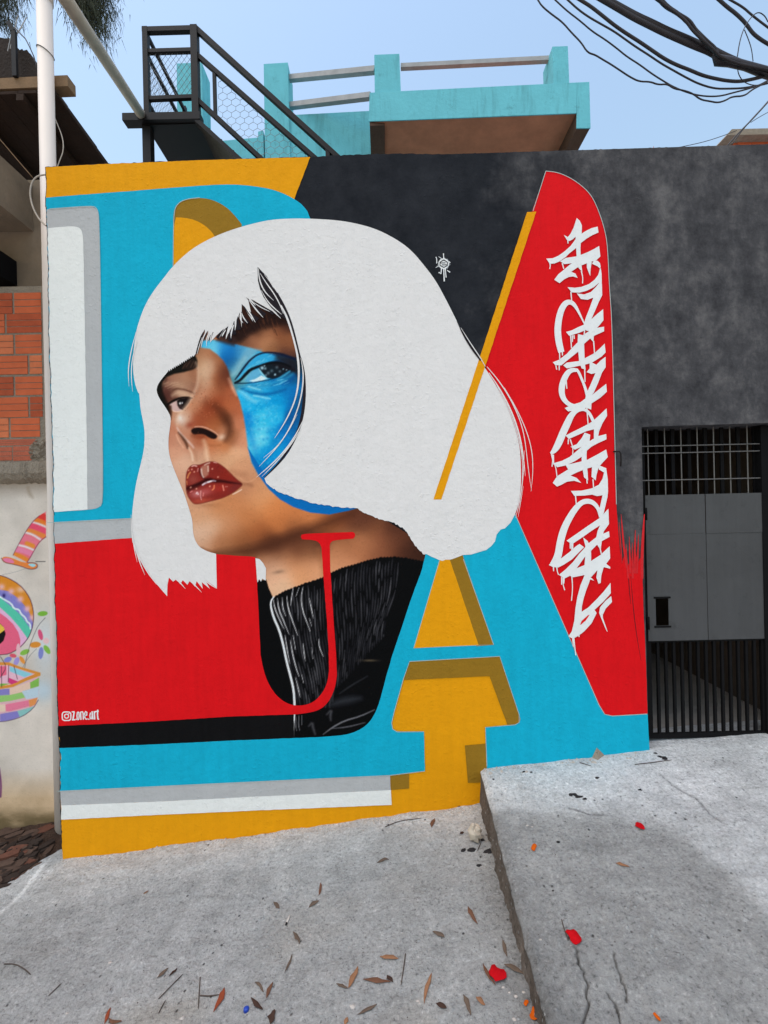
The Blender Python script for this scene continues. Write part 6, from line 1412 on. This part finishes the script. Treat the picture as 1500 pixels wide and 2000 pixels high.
# ------------------------------------------------------------------ overhead cables
zC = zm(1040, 0, 1500 / 460)
cl_ = [([(35, 0), (60, 40), (120, 90), (190, 140), (250, 210), (310, 270), (350, 335), (400, 350), (440, 375), (500, 410), (560, 450), (620, 490), (680, 520), (750, 520), (800, 540), (860, 535), (900, 565), (960, 575), (1020, 595), (1070, 635), (1130, 645), (1180, 655), (1230, 640), (1270, 615), (1350, 612), (1400, 570), (1450, 545), (1500, 515)], 1.5, 3.2, 'lowest kinked black service wire sagging over the wall'),
       ([(145, 0), (220, 70), (300, 130), (380, 200), (460, 250), (540, 310), (600, 360), (680, 410), (760, 470), (840, 520), (890, 550), (960, 580), (1040, 605), (1120, 615), (1200, 612), (1280, 590), (1360, 570), (1440, 545), (1500, 512)], 1.4, 3.22, 'thin black wire tangled with the lowest kinked service wire'),
       ([(225, 0), (290, 60), (360, 110), (440, 155), (520, 200), (590, 250), (660, 300), (740, 350), (820, 405), (900, 450), (980, 495), (1060, 535), (1160, 565), (1250, 565), (1340, 562), (1440, 545), (1500, 530)], 1.7, 3.24, 'smooth thin black wire sagging just below the medium cable'),
       ([(305, 0), (370, 40), (440, 95), (520, 160), (600, 215), (680, 265), (760, 320), (840, 375), (920, 415), (1000, 445), (1080, 480), (1160, 500), (1240, 515), (1320, 520), (1400, 505), (1500, 480)], 3.0, 3.26, 'medium black cable sagging below the thick double cable'),
       ([(470, 0), (560, 50), (660, 105), (760, 150), (860, 200), (960, 240), (1060, 285), (1140, 315), (1200, 350), (1300, 395), (1400, 430), (1500, 460)], 6.5, 3.3, 'thick black cable running to the cable joint'),
       ([(450, 0), (540, 52), (640, 112), (740, 162), (840, 212), (940, 256), (1040, 300), (1120, 330), (1190, 372), (1290, 410), (1400, 446), (1500, 480)], 5.0, 3.27, 'grey-sheened cable lashed under the thick cable'),
       ([(1190, 0), (1240, 45), (1300, 90), (1360, 150), (1400, 210), (1450, 250), (1500, 280)], 3.0, 3.3, 'bundled black cable crossing above the cable joint'),
       ([(1260, 0), (1340, 45), (1390, 90), (1440, 130), (1500, 175)], 1.8, 3.32, 'thin black wire above the bundled cable'),
       ([(1305, 360), (1320, 260), (1350, 170), (1400, 100), (1440, 75), (1480, 100), (1500, 140)], 0.9, 3.25, 'thin wire looping up from the cable joint'),
       ([(1350, 190), (1375, 250), (1395, 310), (1405, 390)], 0.8, 3.25, 'thin wire tail dropping onto the cable joint'),
       ([(1305, 420), (1310, 470), (1340, 520), (1400, 545), (1470, 540)], 0.8, 3.25, 'thin wire tail curling under the cable joint'),
       ([(1500, 650), (1450, 705), (1390, 770), (1300, 860), (1240, 930)], 1.4, 4.2, 'black service drop slanting down to the far brick house'),
       ([(1500, 645), (1452, 700), (1395, 760), (1320, 850), (1270, 920)], 1.1, 4.25, 'second service drop slanting beside the first to the far brick house'),
       ([(1500, 715), (1440, 748), (1390, 780)], 0.6, 4.2, 'hair-thin wire meeting the service drop'),
       ([(660, 968), (800, 962), (900, 945), (1080, 908), (1200, 870), (1300, 832)], 0.6, 5.0, 'hair-thin wire rising from the wall top to the far brick eave')]
for pl, r_, d_, lb in cl_:
    cable('overhead_cable', zC(pl), d_, r_, M['cable'], lb, 'cable', 'overhead cables', ext=(0 if r_ < 1.0 or d_ > 4 else 260))
for j in range(4):
    pl = [(760 + 14 * j, -40), (850, 30), (915, 80), (985, 140), (1040, 195), (1100, 255), (1160, 315), (1195, 370), (1300, 400), (1420, 440)]
    rj = random.Random(40 + j); pl = [(x + rj.uniform(-22, 22), y + rj.uniform(-14, 14)) for x, y in pl]
    cable('overhead_cable', zC(pl), 3.24 - 0.01 * j, 2.6, M['cable'], 'twisted black strand winding down into the cable joint', 'cable', 'twisted strands above the joint', ext=200)
jb = MB(); jb.tube([P(*q, 3.26) for q in zC([(1150, 345), (1180, 385), (1260, 395), (1360, 420), (1480, 460), (1560, 490)])], [0.012, 0.034, 0.03, 0.028, 0.034, 0.03], 10)
tag(jb.build('cable_joint', M['cable'], None, True), 'thick black taped joint where the overhead cables meet', 'joint', )

# ------------------------------------------------------------------ needle tree behind the neighbouring house
tr = empty('needle_tree', (-11.6, 8.0, 0)); tag(tr, 'tall tree with dark drooping needle foliage behind the tiled roof', 'tree')
rt = random.Random(21)
tk = MB(); tk.tube([(-11.6, 8.0, -1.4), (-11.5, 8.0, 4), (-11.4, 8.1, 9), (-11.2, 8.0, 13), (-11.0, 8.0, 16.5)], [0.28, 0.24, 0.19, 0.13, 0.05], 12)
tips = []
d8 = 9.6
targets = [(150, 8), (170, 22), (188, 40), (180, 62), (160, -10), (196, 14), (140, -30), (200, -30), (165, -60), (110, -70), (60, -80), (6, 10), (-6, 34), (2, -18), (30, -45), (-40, 0), (-60, 40), (230, -80), (120, -120), (190, -110), (40, -130), (-20, -80)]
for u, v in targets: tips.append(P(u, v, d8 + rt.uniform(-0.5, 0.5)))
for t_ in tips:
    s0 = Vector((-11.1, 8.0, min(16.0, t_.z + 2.4 + rt.uniform(0, 1.2))))
    mid = (s0 + t_) / 2 + Vector((0, 0, 1.6)); tk.tube([s0, mid, t_ + Vector((0, 0, 0.5)), t_], [0.05, 0.03, 0.012, 0.006], 6)
tk.build('trunk', M['bark'], tr, True)
nd = MB()
for t_ in tips:
    for k in range(620):
        o_ = Vector((rt.gauss(0, 0.17), rt.gauss(0, 0.17), rt.gauss(0.12, 0.20)))
        L = rt.uniform(0.12, 0.30); dr_ = Vector((rt.gauss(0.12, 0.35), rt.gauss(0, 0.35), -1)).normalized() * L
        a = t_ + o_; w_ = Vector((rt.uniform(-1, 1), rt.uniform(-1, 1), 0)).normalized() * 0.0075
        nd.add([a - w_, a + w_, a + dr_], [(0, 1, 2)])
nd.build('crown', M['needle'], tr)['kind'] = 'stuff'

# ------------------------------------------------------------------ things lying on the ground
M['crumb'] = plain_mat('mortar_crumb', (196, 192, 186), 0.9, 0.35, 40, 0.5, 0.004, k=0.6)
def ground_at(u, v):
    ps = hit(u, v, slab_z)
    if ps.x > float(slab_edge(ps.y)): return ps, slab_z
    return hit(u, v, street_z), street_z
LEAFSH = [(0, 0.03), (0.12, 0.35), (0.3, 0.85), (0.5, 1.0), (0.7, 0.8), (0.88, 0.4), (1, 0.02)]
def leaf(u, v, L, ang, wid, mat, name, label, cat, group, curl=0.35, bend=0.25, lift=0.003, seed=0, shape=LEAFSH):
    """lies along the ground: L and wid in photo pixels at that spot"""
    rr = random.Random(seed); c, zf = ground_at(u, v); s__ = (c.y + D) / F
    a = math.radians(ang); tip = ground_at(u + L / 2 * math.cos(a), v - L / 2 * math.sin(a))[0]; tail = ground_at(u - L / 2 * math.cos(a), v + L / 2 * math.sin(a))[0]
    dv = Vector((tip.x - tail.x, tip.y - tail.y, 0)); ln = min(dv.length, L * s__ * 1.5); dv.normalize(); nv = Vector((-dv.y, dv.x, 0))
    w = wid * s__ * 0.45; rows_ = []; wob = rr.uniform(-1, 1)
    for t_, ww in shape:
        ctr = Vector((c.x, c.y, 0)) + dv * (t_ - 0.5) * ln + nv * bend * ln * (0.25 - (t_ - 0.5) ** 2)
        row = []
        for j in (-1, 0, 1):
            q = ctr + nv * (w * ww * j * (rr.uniform(*((0.88, 1.12) if cat == 'petal' else (0.65, 1.3))) if j else 0) + w * 0.25 * wob * math.sin(t_ * 6 + seed)); z = float(zf(q.x, q.y)) + lift + (abs(j) * curl * w * ww) + 0.25 * curl * ln * (t_ - 0.5) ** 2 * rr.uniform(0.4, 1)
            row.append((q.x, q.y, z))
        rows_.append(row)
    mb = MB(); v_ = [p for r_ in rows_ for p in r_]; n_ = len(v_)
    f_ = []
    for i in range(len(rows_) - 1):
        for j in range(2): f_.append((i * 3 + j, i * 3 + j + 1, i * 3 + j + 4, i * 3 + j + 3))
    mb.add(v_, f_)
    o = mb.build(name, M[mat], None, True)
    md = o.modifiers.new('t', 'SOLIDIFY'); md.thickness = 0.0012; md.offset = 1
    return tag(o, label, cat, group)
lv = [(613, 1767, 28, 35, 9, 'leaf2'), (624, 1737, 30, 80, 8, 'leaf1'), (578, 1834, 32, -62, 10, 'leaf2'), (563, 1883, 46, 68, 6, 'leaf2'), (428, 1952, 60, 66, 15, 'leaf3'), (527, 1936, 40, 68, 11, 'leaf1'), (506, 1928, 30, -48, 7, 'leaf2'), (502, 1962, 38, -45, 11, 'leaf5'), (531, 1988, 34, 75, 20, 'leaf5'), (690, 1910, 54, 66, 14, 'leaf4'), (760, 1872, 42, -6, 10, 'leaf4'), (736, 1916, 62, -5, 11, 'leaf1'), (668, 1927, 28, -20, 8, 'leaf2'), (717, 1972, 50, 28, 8, 'leaf2'),
      (924, 1787, 46, -62, 11, 'leaf1'), (856, 1827, 30, -28, 11, 'leaf2'), (986, 1853, 40, -75, 10, 'leaf2'), (1004, 1894, 50, -25, 12, 'leaf2'), (955, 1902, 56, -60, 9, 'leaf1'), (836, 1930, 70, 76, 11, 'leaf4'), (911, 1964, 50, -70, 12, 'leaf2'), (939, 1956, 28, -42, 12, 'leaf4'), (748, 1683, 28, 14, 8, 'leaf2'), (890, 1575, 20, -10, 11, 'leaf1'), (846, 1608, 22, 70, 9, 'leaf1'), (902, 1628, 10, 20, 9, 'leaf5'), (1216, 1691, 32, -16, 8, 'leaf4'), (318, 1903, 34, 40, 10, 'leaf2'), (338, 1900, 26, 45, 8, 'leaf5'), (862, 1966, 26, -25, 12, 'leaf5'), (210, 1985, 40, 70, 9, 'leaf3'), (225, 1994, 30, -15, 9, 'leaf1'), (762, 1912, 22, -50, 9, 'leaf5'), (285, 1744, 14, 30, 5, 'leaf4'), (540, 1770, 20, -50, 10, 'leaf2'), (676, 1995, 20, 70, 10, 'leaf4')]
adj = {'leaf1': 'brown', 'leaf2': 'greyish', 'leaf3': 'russet', 'leaf4': 'tan', 'leaf5': 'dark'}
for i, (u, v, L, a, w, mt) in enumerate([(u, v, L * 0.88, a, w * 0.85, mt) for u, v, L, a, w, mt in lv]):
    on = 'raised slab' if u > 1060 else 'street concrete'
    leaf(u, v, L, a, w, mt, 'dry_leaf', 'dry curled %s leaf lying on the %s' % (adj[mt], on), 'leaf', 'dry %s leaves on the %s' % (adj[mt], on), seed=i, bend=random.Random(i).uniform(-0.4, 0.4))
PET = [(0, 0.55), (0.15, 0.95), (0.35, 0.9), (0.55, 1.0), (0.75, 0.95), (0.92, 0.6), (1, 0.12)]
leaf(1121, 1833, 30, -70, 26, 'petal', 'red_petal', 'round red petal lying near the broken edge of the slab', 'petal', None, 0.22, 0.12, seed=1, shape=PET)
leaf(972, 1907, 36, -28, 28, 'petal', 'red_petal', 'notched red petal lying on a leaf beside the slab step', 'petal', None, 0.22, 0.12, 0.008, seed=2, shape=PET)
leaf(1250, 1617, 20, -20, 14, 'petal', 'red_petal', 'small folded red petal on the pale smooth part of the slab', 'petal', None, 0.5, 0.05, seed=3, shape=PET)
leaf(1045, 1981, 26, 72, 17, 'petalo', 'orange_petal', 'orange petal lying against the foot of the slab', 'petal', None, 0.3, 0.05, seed=4, shape=PET)
leaf(1028, 1960, 12, 60, 8, 'petalo', 'orange_petal', 'tiny orange petal scrap above the larger orange petal', 'petal', None, 0.3, 0.05, seed=5, shape=PET)
leaf(1043, 1656, 14, 75, 9, 'petalo', 'orange_petal', 'small orange petal on the slab near the wall', 'petal', None, 0.3, 0.05, seed=6, shape=PET)
leaf(1283, 1988, 20, -50, 7, 'petalo', 'orange_petal', 'narrow orange petal on the slab beside the cracks', 'petal', None, 0.3, 0.05, seed=7, shape=PET)
def twig(pts, r, label, i):
    mb = MB(); P3 = []
    for u, v in chaikin(pts, 1):
        c, zf = ground_at(u, v); P3.append((c.x, c.y, c.z + r * 0.9 + 0.001))
    mb.tube(P3, [r] * (len(P3) - 1) + [r * 0.5], 6); tag(mb.build('twig', M['twig'], None, True), label, 'twig', 'thin dry twigs on the ground')
tw = [([(310, 1952), (335, 1926), (357, 1904)], 'straight twig lying left of the russet leaf'), ([(391, 1910), (389, 1940), (387, 1972)], 'upright-lying twig crossing the stem of the russet leaf'), ([(391, 1946), (410, 1947), (428, 1944)], 'short twig meeting the russet leaf'), ([(792, 1864), (788, 1895), (783, 1926)], 'long thin twig beside the tan leaves'), ([(752, 1616), (780, 1604), (822, 1599)], 'thin twig at the foot of the orange band'), ([(310, 1980), (323, 1955)], 'short twig below the straight twig'), ([(8, 1884), (30, 1884), (48, 1894), (60, 1905)], 'curved twig at the left rim of the street'), ([(95, 1946), (120, 1922)], 'short pale twig on the bare street concrete'), ([(1240, 1494), (1275, 1490), (1312, 1485)], 'thin twig on the slab below the gate'), ([(933, 1662), (940, 1645)], 'charred twig beside the crumpled paper'), ([(1132, 1490), (1155, 1497)], 'thin twig at the wall foot on the slab'), ([(1110, 1838), (1100, 1810), (1097, 1797)], 'dark stem above the round red petal')]
for i, (pl, lb) in enumerate(tw): twig(pl, 0.0022, lb, i)
# crumpled paper
c, _ = ground_at(928, 1642); rp = random.Random(4); mb = MB()
vsx = []; nl, nr = 7, 11
for i in range(nl + 1):
    th = math.pi * i / nl
    for j in range(nr):
        ph_ = 2 * math.pi * j / nr; rr = 0.042 * (1 + rp.uniform(-0.28, 0.28))
        vsx.append((c.x + rr * math.sin(th) * math.cos(ph_) * 0.8, c.y + rr * math.sin(th) * math.sin(ph_) * 0.8, c.z + max(0.001, 0.042 + rr * math.cos(th) * 1.1)))
mb.add(vsx, [(i * nr + j, i * nr + (j + 1) % nr, (i + 1) * nr + (j + 1) % nr, (i + 1) * nr + j) for i in range(nl) for j in range(nr)])
tag(mb.build('crumpled_paper', M['paper']), 'crumpled ball of off-white paper on the street beside the slab step', 'paper')
def flake(u, v, r, mat, name, label, cat, group, seed, flat=0.35):
    rr = random.Random(seed); c, zf = ground_at(u, v); s__ = (c.y + D) / F * r; mb = MB(); n_ = 7
    ring = []
    for j in range(n_):
        a = 2 * math.pi * j / n_; q = s__ * rr.uniform(0.6, 1.2); x, y = c.x + q * math.cos(a) * 1.3, c.y + q * math.sin(a) * 0.9
        ring.append((x, y, float(zf(x, y)) - 0.001))
    mb.add(ring + [(c.x, c.y, c.z + s__ * flat + 0.001)], [(j, (j + 1) % n_, n_) for j in range(n_)]); return tag(mb.build(name, M[mat]), label, cat, group)
for i, (u, v, r) in enumerate([(920, 1660, 8), (905, 1661, 6), (952, 1662, 8), (958, 1665, 6), (942, 1640, 5), (936, 1690, 5)]): flake(u, v, r, 'char', 'charred_scrap', 'black charred scrap lying beside the crumpled paper', 'scrap', 'charred scraps by the paper', i)
for i, (u, v, r) in enumerate([(1116, 1552, 6), (1122, 1552, 6), (1130, 1556, 6), (1142, 1560, 4), (1024, 1507, 4), (1038, 1508, 3), (1166, 1519, 4), (1250, 1542, 4), (1290, 1478, 5), (1298, 1481, 6), (1280, 1471, 4), (1090, 1645, 4), (1080, 1740, 3), (964, 1522, 3)]): flake(u, v, r, 'char', 'black_flake', 'small black flake on the pale slab under the blue letter', 'flake', 'black flakes on the slab', 50 + i)
for i, (u, v, r) in enumerate([(983, 1928, 6), (995, 1938, 5), (1008, 1945, 6), (1022, 1938, 6), (1004, 1990, 8), (940, 1824, 4), (890, 1876, 3), (690, 1966, 9), (355, 1988, 9), (1172, 1745 + 90, 5), (1030, 1612, 5), (1040, 1615, 4), (498, 1946, 5), (606, 1826, 5), (130, 1980, 6), (215, 1880, 7), (816, 1955, 6), (820, 1960, 5), (1056, 1835, 6)]): flake(u, v, r * 0.6, 'pebble', 'pale_chip', 'pale paint or mortar chip on the ground', 'chip', 'pale chips on the ground', 90 + i)
flake(1166, 1478, 11, 'mortar', 'mortar_clod', 'grey mortar clod at the wall foot on the slab', 'clod', None, 140, 1.6)
# cigarette end, bottle cap
c, zf = ground_at(563, 1798); e0, e1 = ground_at(560, 1805)[0], ground_at(566, 1791)[0]
cg = empty('cigarette_end', c); tag(cg, 'white cigarette end with a dark tip on the street concrete', 'cigarette')
mb = MB(); mb.tube([e0 + Vector((0, 0, 0.006)), e1 + Vector((0, 0, 0.006))], 0.0045, 10); mb.build('paper_tube', M['cigwhite'], cg, True)
mb = MB(); q = e0 + (e0 - e1).normalized() * 0.010; mb.tube([e0 + Vector((0, 0, 0.006)), q + Vector((0, 0, 0.006))], [0.0047, 0.004], 10); mb.build('burnt_tip', M['char'], cg, True)
c, zf = ground_at(481, 1974); mb = MB(); mb.tube([(c.x, c.y, c.z - 0.002), (c.x, c.y + 0.001, c.z + 0.009), (c.x, c.y + 0.0015, c.z + 0.011)], [0.011, 0.011, 0.009], 16)
tag(mb.build('bottle_cap', M['bluecap'], None, True), 'small blue plastic bottle cap on the street concrete', 'cap')
# mortar crumbs and paint flakes along the foot of the wall
cr = MB(); rc = random.Random(31)
for i in range(420):
    x = rc.uniform(-2.1, 1.62); y = -abs(rc.gauss(0, 0.035)) - 0.006
    onslab = x > float(slab_edge(y)); zf = slab_z if onslab else street_z; s__ = rc.choice([0.004, 0.006, 0.008, 0.012]) * rc.uniform(0.6, 1.2)
    z = float(zf(x, y)); a0 = rc.uniform(0, 6)
    ring = [(x + s__ * math.cos(a0 + j * 1.2566) * rc.uniform(0.6, 1.4), y + s__ * math.sin(a0 + j * 1.2566) * rc.uniform(0.6, 1.2), z - 0.002) for j in range(5)]
    cr.add(ring + [(x + rc.uniform(-.3, .3) * s__, y, z + s__ * rc.uniform(0.3, 0.9))], [(j, (j + 1) % 5, 5) for j in range(5)])
tag(cr.build('mortar_crumbs', M['crumb']), kind='stuff')
# fine grit: uncountable
gr = MB(); rg = random.Random(77)
def grit(mb, x, y, zf, s__):
    z = float(zf(x, y)); a0 = rg.uniform(0, 6)
    ring = [(x + s__ * math.cos(a0 + j * 1.5708) * rg.uniform(0.7, 1.3), y + s__ * math.sin(a0 + j * 1.5708) * rg.uniform(0.7, 1.3), z - 0.001) for j in range(4)]
    mb.add(ring + [(x, y, z + s__ * 0.7)], [(j, (j + 1) % 4, 4) for j in range(4)])
g2 = MB(); zS1 = []; 
for i in range(700):
    u, v = rg.uniform(0, 1500), 1560 + 440 * rg.random() ** 0.9
    d_ = 1.91 * F / (v - 1000); q = P(u, v, d_); onslab = q.x > float(slab_edge(q.y)); zf = slab_z if onslab else street_z
    if q.y > -0.03 or q.x < -2.4: continue
    grit(gr if rg.random() < 0.55 else g2, q.x, q.y, zf, rg.choice([0.0015, 0.002, 0.0026, 0.0036]))
tag(gr.build('pale_grit', M['pebble']), kind='stuff'); tag(g2.build('dark_grit', M['leaf5']), kind='stuff')
# loose rubble and bark on the soil strip
for i in range(190):
    u, v = rg.uniform(-30, 100), rg.uniform(1612, 1800)
    if v > 1664 + (100 - u) * 0.92: continue
    q = hit(u, v, soil_h)
    if q.y > NY - 0.05: continue
    s__ = rg.uniform(0.018, 0.05); a0 = rg.gauss(0.75, 0.45); mb = MB()
    ca, sa = math.cos(a0), math.sin(a0); tilt = rg.uniform(0.1, 0.6); hgt = rg.uniform(0.004, 0.010)
    base = [(-1.2, -0.25), (-0.2, -0.45), (1.0, -0.3), (1.3, 0.1), (0.4, 0.4), (-0.9, 0.3)]
    bt, tp = [], []
    for x, y in base:
        x *= rg.uniform(0.8, 1.2); y *= rg.uniform(0.7, 1.3)
        px_, py_ = q.x + s__ * (x * ca - y * sa), q.y + s__ * (x * sa + y * ca); lift = tilt * s__ * (y + 0.5)
        bt.append((px_, py_, q.z - 0.012 + lift)); tp.append((px_, py_, q.z + hgt + lift))
    mb.add(bt + tp, [(5, 4, 3, 2, 1, 0), (6, 7, 8, 9, 10, 11)] + [(k, (k + 1) % 6, 6 + (k + 1) % 6, 6 + k) for k in range(6)])
    mt = rg.choice(['bark1', 'bark2', 'bark2', 'bark1', 'bark3'])
    cn = {'bark1': 'brown', 'bark2': 'dark', 'bark3': 'reddish'}[mt]
    tag(mb.build('bark_chip', M[mt]), 'flat %s bark chip on the soil strip below the painted house wall' % cn, 'bark chip', '%s bark chips on the soil strip' % cn)
